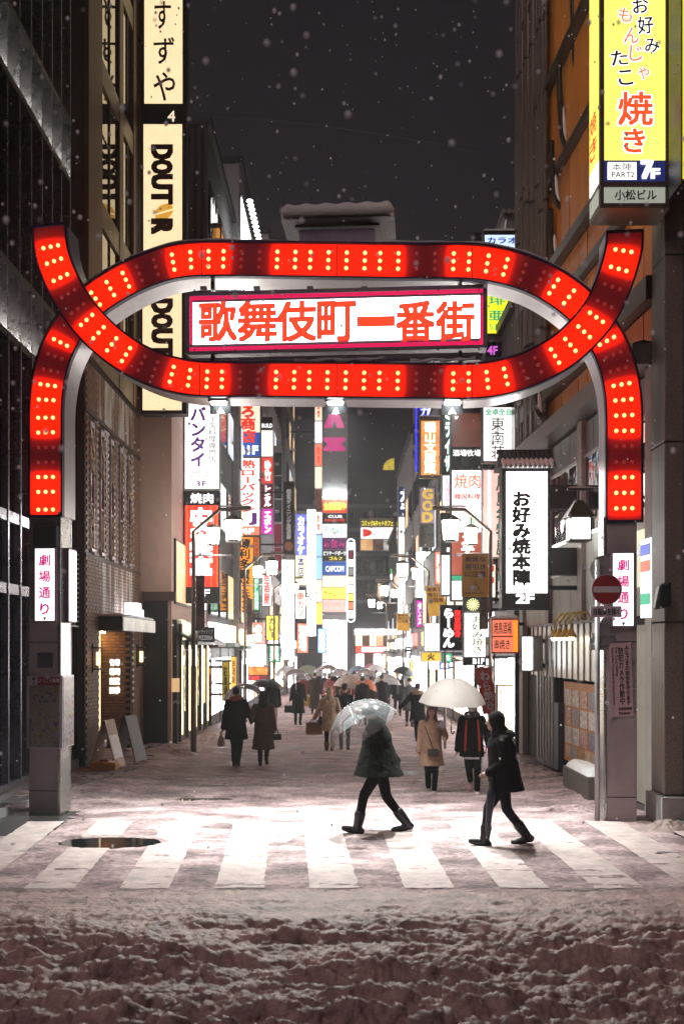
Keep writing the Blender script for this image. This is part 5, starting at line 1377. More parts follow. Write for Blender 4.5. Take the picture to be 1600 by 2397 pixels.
# right side
S('karaoke_sign', 'navy karaoke sign with two white katakana on the right', 'sign', (930, 1137, 964, 1212), 66, .35, steel, [((932, 1140, 962, 1210), navy_dim)], [('カラ', (935, 1144, 960, 1208), white_ink, 'v', .05)], 4.1)
S('manga_cafe_sign', 'white sign with yellow characters in blue outline over a plain white panel', 'sign', (931, 1208, 972, 1472), 65.5, .35, steel, [((933, 1211, 970, 1352), white_soft), ((933, 1354, 970, 1469), white_street)], [('まんが喫茶', (940, 1215, 962, 1348), sky_blue, 'v', .05), ('まんが喫茶', (941, 1215, 961, 1348), yellow_ink, 'v', .015, .03)], 4.1)
S('bistro_sign', 'glowing orange brown hanging sign with pale brush characters', 'sign', (981, 975, 1032, 1118), 42, .35, brown_metal, [((985, 985, 1028, 1112), E('amber_panel', (.80, .30, .08), 1.1, .3, 2))], [('磯山文庫蔵', (993, 988, 1019, 1108), E('pale_amber_ink', (1, .9, .65), 2.0), 'v', .04)], WR, cap=True)
S('neon_sign', 'blue neon edged dark sign with glowing blue katakana behind the orange one', 'sign', (971, 945, 1006, 1105), 47, .3, M('sign_black'), [((972, 948, 975, 1103), neon_blue)], [('カ', (983, 952, 1003, 976), neon_blue, 'h', .05), ('カ', (984, 953, 1002, 975), white_ink, 'h', 0, .02)], WR)
S('bar_sign', 'mauve bar sign with three gold blackletter capitals above a dark poster', 'sign', (981, 1138, 1018, 1280), 44, .3, brown_metal, [((983, 1142, 1016, 1225), E('mauve_panel_lit', (.30, .22, .30), .7)), ((983, 1228, 1016, 1277), E('poster_dim', (.06, .06, .05), .8, .9, 3))], [(c, (989, 1146 + 27 * i, 1011, 1168 + 27 * i), gold_ink, 'h', .06) for i, c in enumerate('GOD')], WR)
S('script_sign', 'black tall sign with pale green glowing script letters', 'sign', (1032, 930, 1056, 1110), 33, .3, M('sign_black'), (), [('ミライザ', (1040, 946, 1054, 1104), pale_green_ink, 'v', .04)], WR)
S('notice_sign', 'white panel sign with pink text below the green script sign', 'sign', (1034, 1112, 1056, 1190), 33, .25, steel, [((1036, 1114, 1054, 1187), white_soft)], [('居酒屋', (1041, 1120, 1051, 1180), pink_ink, 'v', 0)], WR)
S('grill_sign', 'stacked grill restaurant sign with white and brown red panels behind the right street lamp', 'sign', (1054, 940, 1128, 1408), 30, .35, black_frame,
  [((1057, 967, 1125, 1046), brown_dim), ((1057, 1047, 1125, 1098), M('sign_black')), ((1057, 1101, 1125, 1190), white_soft), ((1057, 1191, 1125, 1246), white_soft), ((1057, 1248, 1125, 1346), brick_glow), ((1057, 1348, 1125, 1358), green_ink), ((1057, 1360, 1125, 1404), white_soft)],
  [('2F', (1063, 974, 1072, 981), white_ink, 'h', .02), ('酒場牧場', (1059, 1053, 1124, 1068), white_ink, 'h', .01), ('焼肉', (1063, 1110, 1123, 1143), salmon_glow, 'h', .015), ('韓国料理', (1063, 1156, 1123, 1169), red_ink, 'h', .02), ('リビング', (1063, 1177, 1123, 1188), red_ink, 'h', 0), ('tollaB', (1068, 1208, 1122, 1226), green_ink, 'h', 0), ('ステ', (1078, 1252, 1110, 1300), white_ink, 'v', .06), ('200', (1062, 1372, 1092, 1388), grey_ink, 'h', 0)], WR)
S('light_box', 'black framed plain white light box left of the yellow warning banner', 'sign', (1031, 1200, 1054, 1396), 30.4, .3, black_frame, [((1033, 1300, 1052, 1392), white_soft), ((1045, 1282, 1052, 1292), white_ink)], (), WR)
S('mahjong_sign', 'white sign with green header and three thin black characters on the right', 'sign', (1128, 951, 1217, 1082), 25, .3, black_frame, [((1131, 954, 1214, 1079), white_soft)], [('全卓全自動', (1135, 957, 1212, 972), green_ink, 'h', .03), ('東南荘', (1148, 976, 1180, 1076), dark_ink, 'v', .005)], WR)
S('izakaya_sign', 'rose red sign with dark brush characters behind the tiled white sign', 'sign', (1129, 1098, 1190, 1306), 27, .3, steel, [((1131, 1101, 1187, 1303), pink_glow), ((1141, 1101, 1148, 1303), white_soft)], [('月島名物屋', (1160, 1112, 1184, 1300), E('deep_green'), 'v', .03)], WR)
S('roof_sign', 'pale blue rooftop light box with katakana above the right end of the gate', 'sign', (1131, 540, 1216, 640), 30, .4, dark_metal, [((1134, 550, 1213, 640), E('pale_blue_sign', (.62, .80, 1.0), 1.2))], [('カラオ', (1140, 556, 1208, 570), blue_ink, 'h', .03), ('トレジャ', (1140, 576, 1208, 592), blue_ink, 'h', .03)], WR, cap=True)
S('club_sign', 'lemon yellow light box with green characters and 5F glimpsed through the gate loop', 'sign', (1137, 684, 1218, 786), 27, .35, black_frame, [((1140, 660, 1215, 780), E('lemon', (.95, .95, .02), 1.2))], [('琲', (1143, 690, 1180, 714), green_ink, 'h', .02), ('亜', (1143, 728, 1180, 750), green_ink, 'h', .02), ('5F', (1143, 758, 1168, 774), green_ink, 'h', 0)], WR)
S('club_sign', 'black light box with magenta 4F below the lemon yellow one', 'sign', (1136, 800, 1212, 835), 27, .35, dark_metal, [((1138, 803, 1210, 833), M('sign_black'))], [('4F', (1140, 811, 1163, 830), E('magenta_ink', (.75, .15, .75), .9), 'h', .03)], WR)
# the tiled okonomiyaki sign
YO = 19.0
oko = S('okonomiyaki_sign', 'big white sign under a little snowy tiled roof with black brush characters', 'sign', (1174, 1098, 1286, 1424), YO, .34, black_frame, [((1184, 1104, 1280, 1388), white_glow)],
  [('お好み焼本陣', (1198, 1150, 1240, 1370), dark_ink, 'v', .05), ('歌舞伎町名物', (1247, 1156, 1267, 1260), dark_ink, 'v', .01), ('2F', (1208, 1391, 1247, 1412), white_ink, 'h', .06), ('⊛', (1214, 1114, 1248, 1146), E('crest', (1.0, .62, .55), 1.0), 'h', 0), ('印', (1246, 1354, 1270, 1378), E('crest'), 'h', 0)], rx(YO))
a, b = W(1163, 1098, YO), W(1298, 1054, YO)
roof = MB().hexa([(a.x, YO - .14, a.z), (b.x, YO - .14, a.z), (b.x, YO + .48, a.z), (a.x, YO + .48, a.z), (a.x + .06, YO + .10, b.z - .03), (b.x - .06, YO + .10, b.z - .03), (b.x - .06, YO + .24, b.z - .03), (a.x + .06, YO + .24, b.z - .03)]).build('roof', black_frame, oko)
for k in range(12):
    x = a.x + .05 + k * (b.x - a.x - .1) / 11
    MB().tube([(x, YO - .17, a.z + .02), (x + (0.55 - k / 10) * .02, YO + .12, b.z)], .035, 8).build('roof_tile', M('slate_tile'), roof, smooth=True)
    if k < 11:
        xm = x + (b.x - a.x - .1) / 22
        MB().tube([(xm, YO - .175, a.z + .03), (xm, YO - .09, a.z + .13), (xm, YO - .02, a.z + .19)], [.05, .055, .03], 8).build('snow_cap', snow_mat, roof, smooth=True)
MB().tube([(a.x + .02, YO + .17, b.z), (b.x - .02, YO + .17, b.z)], .05, 8).build('ridge_tile', black_frame, roof)
MB().box(a.x + .06, b.x - .05, YO + .1, YO + .24, W(0, 1428, YO).z, W(0, 1424, YO).z - .002).build('foot_rail', black_frame, oko)
for (y0, y1) in ((1135, 1190), (1282, 1346)):
    p, q = W(1287, y1, YO + .1), W(1318, y0, YO + .1); MB().box(p.x, rx(YO) - .02, YO + .1, YO + .35, p.z, q.z).build('mount', black_frame, oko)
# lower signs on the right
S('ramen_sign', 'black ramen sign with white brush hiragana and red characters', 'sign', (1029, 1416, 1087, 1523), 26, .22, dark_metal, [((1031, 1418, 1085, 1521), M('sign_black'))], [('らーめん', (1036, 1424, 1062, 1516), white_ink, 'v', .06), ('東京豚骨', (1062, 1428, 1078, 1492), E('bright_red', (.9, .03, .03), 1.2), 'v', .04)])
MB().tube([(W(1042, 0, 26).x, 26.1, gz(26)), (W(1042, 0, 26).x, 26.1, W(0, 1524, 26).z)], .035, 8).build('pole', brown_metal, bpy.data.objects['ramen_sign'])
S('burst_sign', 'dark square sign with a pale yellow firework burst', 'sign', (1083, 1398, 1127, 1432), 25.4, .2, dark_metal, [((1085, 1400, 1125, 1431), E('dusk_panel', (.04, .05, .04), .8))], [('✺', (1091, 1401, 1121, 1430), E('burst_yellow', (1, .95, .45), 1.6), 'h', 0)], WR)
S('okonomiyaki_sign', 'smaller cream sign with black brush hiragana over a black B1F strip', 'sign', (1084, 1433, 1137, 1558), 25, .25, dark_metal, [((1086, 1435, 1135, 1538), E('cream_white', (1, .97, .88), 1.4)), ((1086, 1540, 1135, 1556), M('sign_black'))], [('お好み焼き', (1103, 1441, 1131, 1530), dark_ink, 'v', 0), ('OKONOMIYAKI', (1089, 1450, 1095, 1522), salmon_glow, 'v', 0), ('B1F', (1106, 1542, 1132, 1554), white_ink, 'h', .03)], WR)
S('lantern_sign', 'glowing orange paper sign with black brush strokes above the eatery door', 'sign', (1150, 1448, 1213, 1530), 23.4, .35, M('orange_board_1'), [((1152, 1452, 1199, 1488), salmon_glow), ((1152, 1492, 1199, 1526), salmon_glow), ((1200, 1452, 1211, 1526), E('orange_hot', (1, .25, .02), 1.4))], [('焼鳥酒場', (1155, 1456, 1196, 1484), dark_ink, 'h', .01), ('串焼き', (1156, 1497, 1192, 1520), dark_ink, 'h', .01)], 4.3, cap=True)
S('round_corner_sign', 'white light box with cut corners and a faint yellow mark', 'sign', (992, 1459, 1030, 1525), 34, .25, dark_metal, [((994, 1461, 1028, 1523), white_glow)], [('雲', (1002, 1488, 1024, 1508), E('faint_yellow', (1, .85, .4), 1.6), 'h', 0)], WR)
S('shop_sign', 'mustard yellow sign with brown character under the cut-corner box', 'sign', (984, 1526, 1032, 1550), 34.4, .25, steel, [((987, 1528, 1029, 1547), E('mustard', (.80, .50, .03), .9))], [('火', (1000, 1530, 1016, 1545), brown_ink, 'h', .04)], WR)
S('shop_sign', 'blue and white rounded light sign low on the right', 'sign', (1002, 1536, 1052, 1568), 36, .25, dark_metal, [((1004, 1538, 1026, 1566), white_street), ((1028, 1538, 1050, 1566), E('store_blue'))], [('酒', (1031, 1541, 1047, 1563), white_ink, 'h', .03)], WR)
S('menu_light', 'tall warm white menu light box left of the red nobori flag', 'sign', (1062, 1546, 1091, 1606), 25.6, .2, wood, [((1064, 1548, 1089, 1604), E('menu_glow', (1, .93, .75), 2.2))], [('お品書き', (1072, 1556, 1081, 1598), salmon_glow, 'v', 0)])
S('light_box', 'bright white light box on the wall right of the orange paper sign', 'sign', (1220, 1488, 1270, 1572), 20.6, .3, gy_wall, [((1222, 1492, 1245, 1568), white_street)], (), 4.55)
S('standing_light', 'glowing beige standing sign outside the eatery behind the hooded walker', 'sign', (1163, 1603, 1200, 1722), 20.8, .3, wood, [((1165, 1606, 1177, 1718), E('menu_glow')), ((1179, 1606, 1198, 1718), E('beige_glow', (1, .78, .45), 2.4, .3, 3))], [('生ビール', (1167, 1612, 1175, 1700), red_ink, 'v', .02)])
# lower signs on the left
t = thing('round_sign', 'round glowing pale yellow pub sign on a bracket at the left', 'sign', W(422, 1502, 28))
c = W(422, 1475, 28); R = 26 * 28 / F
for (yy, th, rr, m, nm) in ((28, .22, R, steel, 'case'), (27.985, .014, R * .95, E('round_glow', (1, .95, .62), 1.5), 'face')):
    MB().loft([[(c.x + rr * math.cos(2 * math.pi * k / 36), y_, c.z + rr * math.sin(2 * math.pi * k / 36)) for k in range(36)] for y_ in (yy, yy + th)]).build(nm, m, t)
mb = MB(); text(mb, 'SUNTORY', (c.x - R * .6, 27.97, c.z - .04), XR, ZU, R * 1.2, .08, 'h', 0); mb.build('lettering', E('faint_yellow'), t)
MB().box(WL, c.x - R * .9, 28.08, 28.14, c.z - .03, c.z + .03).build('bracket', dark_metal, t)
S('pizzeria_sign', 'black hanging pizzeria sign with thin pale lettering', 'sign', (463, 1468, 502, 1503), 28.6, .1, black_frame, (), [('トラットリア', (466, 1474, 499, 1484), grey_ink, 'h', 0), ('PIZZERIA', (466, 1488, 498, 1498), grey_ink, 'h', .01)], WL)
S('shop_sign', 'red sign with big pale characters low on the left', 'sign', (568, 1457, 618, 1506), 44, .25, steel, [((570, 1459, 616, 1504), salmon_glow)], [('あの', (578, 1462, 612, 1482), white_ink, 'h', .05), ('店横', (578, 1484, 612, 1502), white_ink, 'h', .05)], WL)
S('shop_sign', 'blazing white shop sign with broken dark lettering low on the left', 'sign', (572, 1508, 622, 1558), 44.4, .25, steel, [((574, 1510, 620, 1556), E('blaze', (.98, 1, 1), 6.))], [('居酒屋', (578, 1516, 616, 1530), dark_ink, 'h', 0), ('大衆酒場', (578, 1534, 616, 1548), dark_ink, 'h', 0)], WL)
S('price_sign', 'dark price sign with red digits under orange pictures on the left', 'sign', (580, 1560, 628, 1594), 42, .2, dark_metal, [((582, 1562, 626, 1580), E('food_mix', (.8, .25, .05), 1.0, .8, 4)), ((582, 1582, 626, 1592), maroon_dim)], [('12800', (584, 1583, 606, 1591), E('bright_red'), 'h', .02)])
MB().tube([(W(604, 0, 42).x, 42.1, gz(42)), (W(604, 0, 42).x, 42.1, W(0, 1594, 42).z)], .04, 8).build('pole', dark_metal, bpy.data.objects['price_sign'])
S('parking_sign', 'narrow black and yellow vertical sign by the lane on the left', 'sign', (519, 1548, 537, 1640), 33, .2, dark_metal, [((521, 1550, 535, 1638), E('yellow_black', (.35, .24, .02), .7, .5, 2))], [('駐車場', (523, 1560, 533, 1630), dark_ink, 'v', .03)], WL)
S('bar_sign', 'slim amber light box next to the black and yellow sign', 'sign', (540, 1536, 553, 1612), 35, .2, dark_metal, [((541, 1538, 552, 1610), E('amber_box', (1, .50, .08), 1.3))], [('居酒屋', (543, 1545, 551, 1600), brown_ink, 'v', .02)], WL)

clut = [(612, 1330, 636, 1420, 47, white_soft, '居酒屋', red_ink, 'white bar sign with red column just under the grey tenant stack', -4.4), (622, 1440, 652, 1500, 52, yellow_glow2, 'カレー', dark_ink, 'yellow curry sign low on the left', -4.4), (628, 1506, 656, 1552, 54, green_glow, '薬', white_ink, 'green chemist sign low on the left', -4.3),
        (690, 1380, 716, 1450, 61, white_soft, '串カツ', orange_red_ink, 'white skewer sign under the blue karaoke box', -3.9), (694, 1458, 722, 1530, 66, salmon_glow, '酒場', white_ink, 'salmon tavern sign near the left lane end', -3.8), (742, 1470, 764, 1530, 72, sky_blue, '寿司', white_ink, 'pale blue sushi sign below the slim panel column', -3.7),
        (1020, 1130, 1034, 1200, 46, white_soft, '焼鳥', dark_ink, 'slim white yakitori sign right of the gold lettered one', 4.3), (1016, 1290, 1032, 1370, 40, salmon_glow, '寿司', white_ink, 'slim salmon sign left of the black framed box', 4.3), (972, 1290, 992, 1400, 50, white_street, '', None, 'plain white glowing column right of the manga sign', 4.2), (972, 1404, 990, 1470, 52, magenta_glow, 'ダンス', white_ink, 'magenta sign under the white column on the right', 4.2),
        (950, 1476, 974, 1540, 60, white_street, '', None, 'low white light box near the right lane end', 4.1), (958, 1546, 978, 1590, 56, yellow_glow2, '丼', red_ink, 'yellow bowl shop sign low on the right', 4.1), (1034, 1528, 1058, 1552, 33, green_glow, 'そば', white_ink, 'little green noodle sign beneath the ramen sign', 4.3), (1130, 1320, 1160, 1400, 26.5, cream_soft, '3F', red_ink, 'cream floor sign under the rose red one', 4.3)]
for (x0, y0, x1, y1, Y, m, tx, ink, lb, wl) in clut:
    S('lane_sign', lb, 'sign', (x0, y0, x1, y1), Y, .28, dark_metal, [(None, m)], [(tx, (x0 + 5, y0 + 6, x1 - 5, y1 - 6), ink, 'v' if len(tx) > 1 and tx[0] != '3' else 'h', .03)] if tx else (), wl, 'smaller projecting signs', 2)

# rooftop billboard seen edge-on with its lamps, left, and the amber hut
t = thing('rooftop_billboard', 'lit rooftop billboard seen edge-on with a row of lamps above the gate left', 'billboard', (-4.5, 39, 20.4))
a, b = W(563, 640, 39), W(576, 474, 39)
MB().hexa([(a.x, 39, a.z), (b.x, 39, a.z), (b.x + .1, 46, a.z), (a.x, 46, a.z), (a.x, 39, b.z + .2), (a.x + .05, 39, b.z + .2), (b.x, 46, b.z - .4), (a.x, 46, b.z - .4)]).build('panel', E('billboard_white', (1, 1, .98), 2.4), t)
for k in range(10):
    p = W(577 + k * 2.4, 470 + k * 10, 39 + k * .2)
    f = MB().ball((p.x + .12, p.y, p.z), .13, .10, .06).build('lamp', E('flood_small', (1, 1, .95), 9.0), t)
    MB().tube([(p.x + .05, p.y, p.z), (p.x - .25, p.y + .02, p.z - .05)], .015, 5).build('lamp_arm', dark_metal, t)
t = thing('rooftop_hut', 'small amber lit rooftop hut left of the billboard', 'hut', W(478, 566, 36))
a, b = W(440, 600, 36), W(516, 534, 36)
MB().box(a.x, b.x, 36, 37.5, a.z, b.z).build('wall', E('amber_wall', (.85, .36, .08), .75, .15, 1), t)
for x in (-.0, .6): MB().box((a.x + b.x) / 2 - .03 + x, (a.x + b.x) / 2 + .03 + x, 35.95, 35.999, a.z, b.z).build('stile', brown_metal, t)
MB().box(a.x - .05, b.x + .06, 35.9, 37.6, b.z, b.z + .12).build('roof', brown_metal, t); snowcap(t, a.x - .05, b.x + .06, 35.9, 37.6, b.z + .121, .07)
t = thing('tiled_roof_house', 'little house with wavy tiled roof behind the far right building', 'house', W(1195, 560, 33))
a, b = W(1180, 640, 33), W(1228, 500, 33)
MB().box(a.x, b.x + 2, 33, 36, a.z, b.z).build('wall', M('hut_grey', (.30, .28, .26), .6), t)
for k in range(9): MB().tube([(a.x - .05 + k * .18, 32.8, b.z), (a.x + .2 + k * .18, 36, b.z + .55)], .09, 8).build('roof_tile', M('slate_light', (.28, .25, .24), .5), t)
MB().tube([(a.x - .25, 33.0, a.z), (a.x + .1, 33.0, b.z)], .05, 6).build('strut', steel, t)

# ------------------------------------------------------------------ street lamps
def street_lamp(label, X, Y, s, plate=None):
    g = gz(Y); t = thing('street_lamp', label, 'street lamp', (X, Y, g), 'street lamps along the lane')
    pm = M('lamp_pole_bronze', (0.20, 0.155, 0.12), .35, .6, .15, 3)
    MB().tube([(X, Y, g - .05), (X, Y, g + 2.2)], .075, 10).build('pole_base', pm, t, smooth=True)
    MB().tube([(X, Y, g + 2.2), (X, Y, 5.45), (X + s * .65, Y, 6.0), (X + s * 1.45, Y, 6.03)], .05, 8).build('pole', pm, t, smooth=True)
    MB().tube([(X, Y, 4.85), (X + s * .95, Y, 4.85)], .018, 6).build('cross_bar', steel, t)
    for (dx, dy, zc, sc) in ((1.0, 0, 5.50, 1.0), (.45, .3, 5.38, .8)):
        x, y = X + s * dx, Y + dy
        f = MB().tube([(x, y, zc + .30 * sc), (x, y, zc + .62 * sc)], .02, 6).build('hanger', pm, t)
        MB().tube([(x, y, zc + .22 * sc), (x, y, zc + .26 * sc), (x, y, zc + .36 * sc)], [.26 * sc, .25 * sc, .09 * sc], 8).build('lamp_cap', pm, f)
        MB().tube([(x, y, zc - .25 * sc), (x, y, zc + .21 * sc)], [.17 * sc, .20 * sc], 8).build('lamp_glass', lamp_glow, f)
        MB().tube([(x, y, zc - .31 * sc), (x, y, zc - .26 * sc)], [.17 * sc, .19 * sc], 8).build('lamp_foot', pm, f)
        for k in range(8):
            q = 2 * math.pi * k / 8
            MB().tube([(x + .185 * sc * math.cos(q), y + .185 * sc * math.sin(q), zc - .26 * sc), (x + .215 * sc * math.cos(q), y + .215 * sc * math.sin(q), zc + .22 * sc)], .012 * sc, 4).build('lamp_bar', pm, f)
    snowcap(t, min(X + s * .6, X + s * 1.45), max(X + s * .6, X + s * 1.45), Y - .05, Y + .05, 6.075, .03)
    if plate:
        f = MB().box(min(X + s * .06, X + s * .28), max(X + s * .06, X + s * .28), Y - .03, Y + .0, 3.0, 4.35).build('name_plate', brown_metal, t)
        mb = MB(); text(mb, '歌舞伎町', ((X + s * .06 + X + s * .28) / 2 - .07, Y - .034, 3.3), XR, ZU, .14, .8, 'v', 0); mb.build('lettering', dark_ink, f)
    return t
street_lamp('bronze street lamp with hanging lanterns, nearest on the left side of the lane', -3.72, 25, 1, True)
street_lamp('bronze street lamp with hanging lanterns, nearest on the right side of the lane', 3.72, 25, -1, True)
street_lamp('second bronze street lamp from the gate on the left side', -3.6, 37, 1, True)
street_lamp('second bronze street lamp from the gate on the right side', 3.3, 38, -1)
street_lamp('third street lamp from the gate on the left side', -3.4, 50, 1)
street_lamp('third street lamp from the gate on the right side', 3.2, 52, -1)
street_lamp('fourth street lamp from the gate on the left side', -3.1, 64, 1)
street_lamp('fourth street lamp from the gate on the right side', 3.0, 67, -1)

# ------------------------------------------------------------------ banners
def banner(name, label, rect, Y, mat, wob, texts, pole=None, skew=0):
    x0, y0, x1, y1 = rect; a, b = W(x0, y1, Y), W(x1, y0, Y)
    t = thing(name, label, 'banner', ((a.x + b.x) / 2, Y, a.z))
    X, Z = np.meshgrid(np.linspace(a.x, b.x, 24), np.linspace(a.z, b.z, 40))
    u, v = (X - a.x) / (b.x - a.x), (Z - a.z) / (b.z - a.z)
    def wy(u, v): return Y + wob * (np.sin(u * 7 + v * 3) * .6 + np.sin(v * 9 + u * 2)) * (1.1 - v)
    sk = skew * (b.x - a.x)
    me = grid_mesh(X + sk * (1 - v), wy(u, v), Z); me.materials.append(mat)
    o = bpy.data.objects.new('cloth', me); link(o, t, (0, 0, 0)); so = o.modifiers.new('thick', 'SOLIDIFY'); so.thickness = .006
    for (s, r, m, orient, bold) in texts:
        mb = MB(); text(mb, s, (0, 0, 0), XR, ZU, r[2] - r[0], r[3] - r[1], orient, bold)
        vs = []
        for (px, py, pz) in mb.v:
            uu, vv = r[0] + px, r[1] + pz
            vs.append((a.x + uu * (b.x - a.x) + sk * (1 - vv), float(wy(uu, vv)) - .014 + py, a.z + vv * (b.z - a.z)))
        mb.v = vs; mb.build('lettering', m, t)
    if pole: MB().tube([Vector(p) for p in pole], .015, 6).build('pole', steel, t)
    return t
ban_y = M('banner_yellow', (0.72, 0.42, 0.05), .55, 0, .1); ban_ink = M('banner_ink', (0.14, 0.02, 0.02), .6, 0, 0)
btx = [('悪質な', (.12, .82, .90, .94), ban_ink, 'h', .02), ('客引き', (.12, .64, .90, .77), ban_ink, 'h', .02), ('に注意', (.12, .47, .90, .60), ban_ink, 'h', .02), ('⚠', (.34, .17, .66, .37), dark_ink, 'h', .01), ('警察署 歌舞伎町商店街', (.15, .07, .85, .11), dark_ink, 'h', 0)]
banner('warning_banner', 'yellow touting warning banner on the nearest right street lamp', (1080, 1297, 1142, 1398), 24.9, ban_y, .02, btx, [W(1068, 1296, 24.9), W(1146, 1296, 24.9)])
banner('warning_banner', 'crumpled yellow warning banner further down on the right', (993, 1372, 1036, 1442), 34, ban_y, .08, btx[:3], [W(990, 1372, 34), W(1045, 1371, 34)], .25)
banner('warning_banner', 'small far yellow warning banner on the right by the lane end', (927, 1436, 956, 1476), 50, ban_y, .05, btx[:3], [W(920, 1436, 50), W(965, 1436, 50)], .1)
banner('nobori_flag', 'slanting red nobori flag with white characters by the right shops', (1110, 1562, 1147, 1672), 22.5, M('flag_red', (0.62, 0.05, 0.03), .6, 0, .1), .03, [('わら焼き', (.25, .08, .85, .92), M('flag_white', (.85, .82, .8), .6), 'v', .04)], [W(1108, 1566, 22.5), W(1148, 1556, 22.5)], .55)
MB().tube([W(1150, 1770, 22.6), W(1148, 1550, 22.6)], .015, 6).build('staff', steel, bpy.data.objects['nobori_flag'])

# overhead wire in the sky
MB().tube([W(440 + k * 60, 246 + k * 9 + (k - 7) ** 2 * .3, 24) for k in range(14)], .006, 4).build('overhead_wire', dark_metal)
tag(bpy.data.objects['overhead_wire'], 'thin dark wire sagging across the night sky', 'wire')
# snow-covered heap and rubbish by the right post
def heap(label, cx, cy, rx_, ry_, h, seed):
    X, Y = np.meshgrid(np.linspace(-1.1, 1.1, 40), np.linspace(-1.1, 1.1, 40)); d = np.sqrt(X ** 2 + Y ** 2)
    Z = h * np.clip(1 - d ** 2, -.3, 1) * (.6 + 1.2 * fbm(X * 2.2 + seed, Y * 2.2, 4, True)) + .03 * fbm(X * 6 + seed, Y * 6, 3) - .01
    Z = Z + .05 * (.3 - np.abs(fbm(X * 4 + seed, Y * 4, 3))) * (d < 1)
    me = grid_mesh(cx + X * rx_ + .08 * fbm(Y * 2, X * 2 + seed, 2), cy + Y * ry_, gz(cy) + Z); me.materials.append(ridge_mat if seed < 6 else slush_mat)
    tag(link(bpy.data.objects.new('snow_heap', me)), label, 'snow heap')
heap('ragged snow heap at the foot of the right gate post', 4.55, 13.9, .35, .25, .16, 3)
heap('low snow heap on the lane side of the right gate post', 3.55, 15.6, .5, .3, .12, 8)
heap('small snow heap at the foot of the nearest left street lamp', -3.95, 24.2, .5, .7, .22, 5)
heap('long snow bank along the left shop fronts', -3.9, 29.5, .45, 3.0, .2, 12)
heap('snow bank along the right shop fronts', 3.75, 20.5, .55, 1.7, .16, 21)

# ------------------------------------------------------------------ people
REMESH = []

def skin_up(mb, name, mat, parent, voxel, smooth=4, fold=0.0, fscale=.12):
    """union of overlapping closed pieces as one continuous surface"""
    me = mb.mesh(name, True); me.materials.append(mat)
    o = bpy.data.objects.new(name, me); link(o, parent, (0, 0, 0))
    r = o.modifiers.new('remesh', 'REMESH'); r.mode = 'VOXEL'; r.voxel_size = voxel; r.use_smooth_shade = True
    s = o.modifiers.new('smooth', 'SMOOTH'); s.iterations = smooth; s.factor = .5
    if fold:
        tx = bpy.data.textures.get('cloth_folds_%g' % fscale) or bpy.data.textures.new('cloth_folds_%g' % fscale, 'CLOUDS'); tx.noise_scale = fscale; tx.noise_depth = 2
        d = o.modifiers.new('folds', 'DISPLACE'); d.texture = tx; d.strength = fold; d.mid_level = .5; d.texture_coords = 'LOCAL'
    REMESH.append(o)
    return o

def ik(a, b, l1, l2, pole):
    a, b = Vector(a), Vector(b); d = b - a; L = min(d.length, (l1 + l2) * .999); t = d.normalized()
    x = (l1 * l1 - l2 * l2 + L * L) / (2 * L); h = math.sqrt(max(0, l1 * l1 - x * x))
    p = Vector(pole); p = p - t * p.dot(t); p = p.normalized() if p.length > 1e-4 else t.orthogonal()
    return a + t * x + p * h, a + t * L

skin_m = M('skin', (0.52, 0.33, 0.25), .5, 0, .06)
def cloth(name, col, rough=.85):
    m = M('cloth_' + name, col, rough, 0, .25, 14, .25, 120); m.node_tree.nodes['Principled BSDF'].inputs['Specular IOR Level'].default_value = .15
    return m
hair_black = M('hair_black', (0.012, 0.010, 0.010), .45, 0, .3, 30); hair_brown = M('hair_brown', (0.055, 0.025, 0.016), .4, 0, .4, 40, stretch=(4, 4, .4))

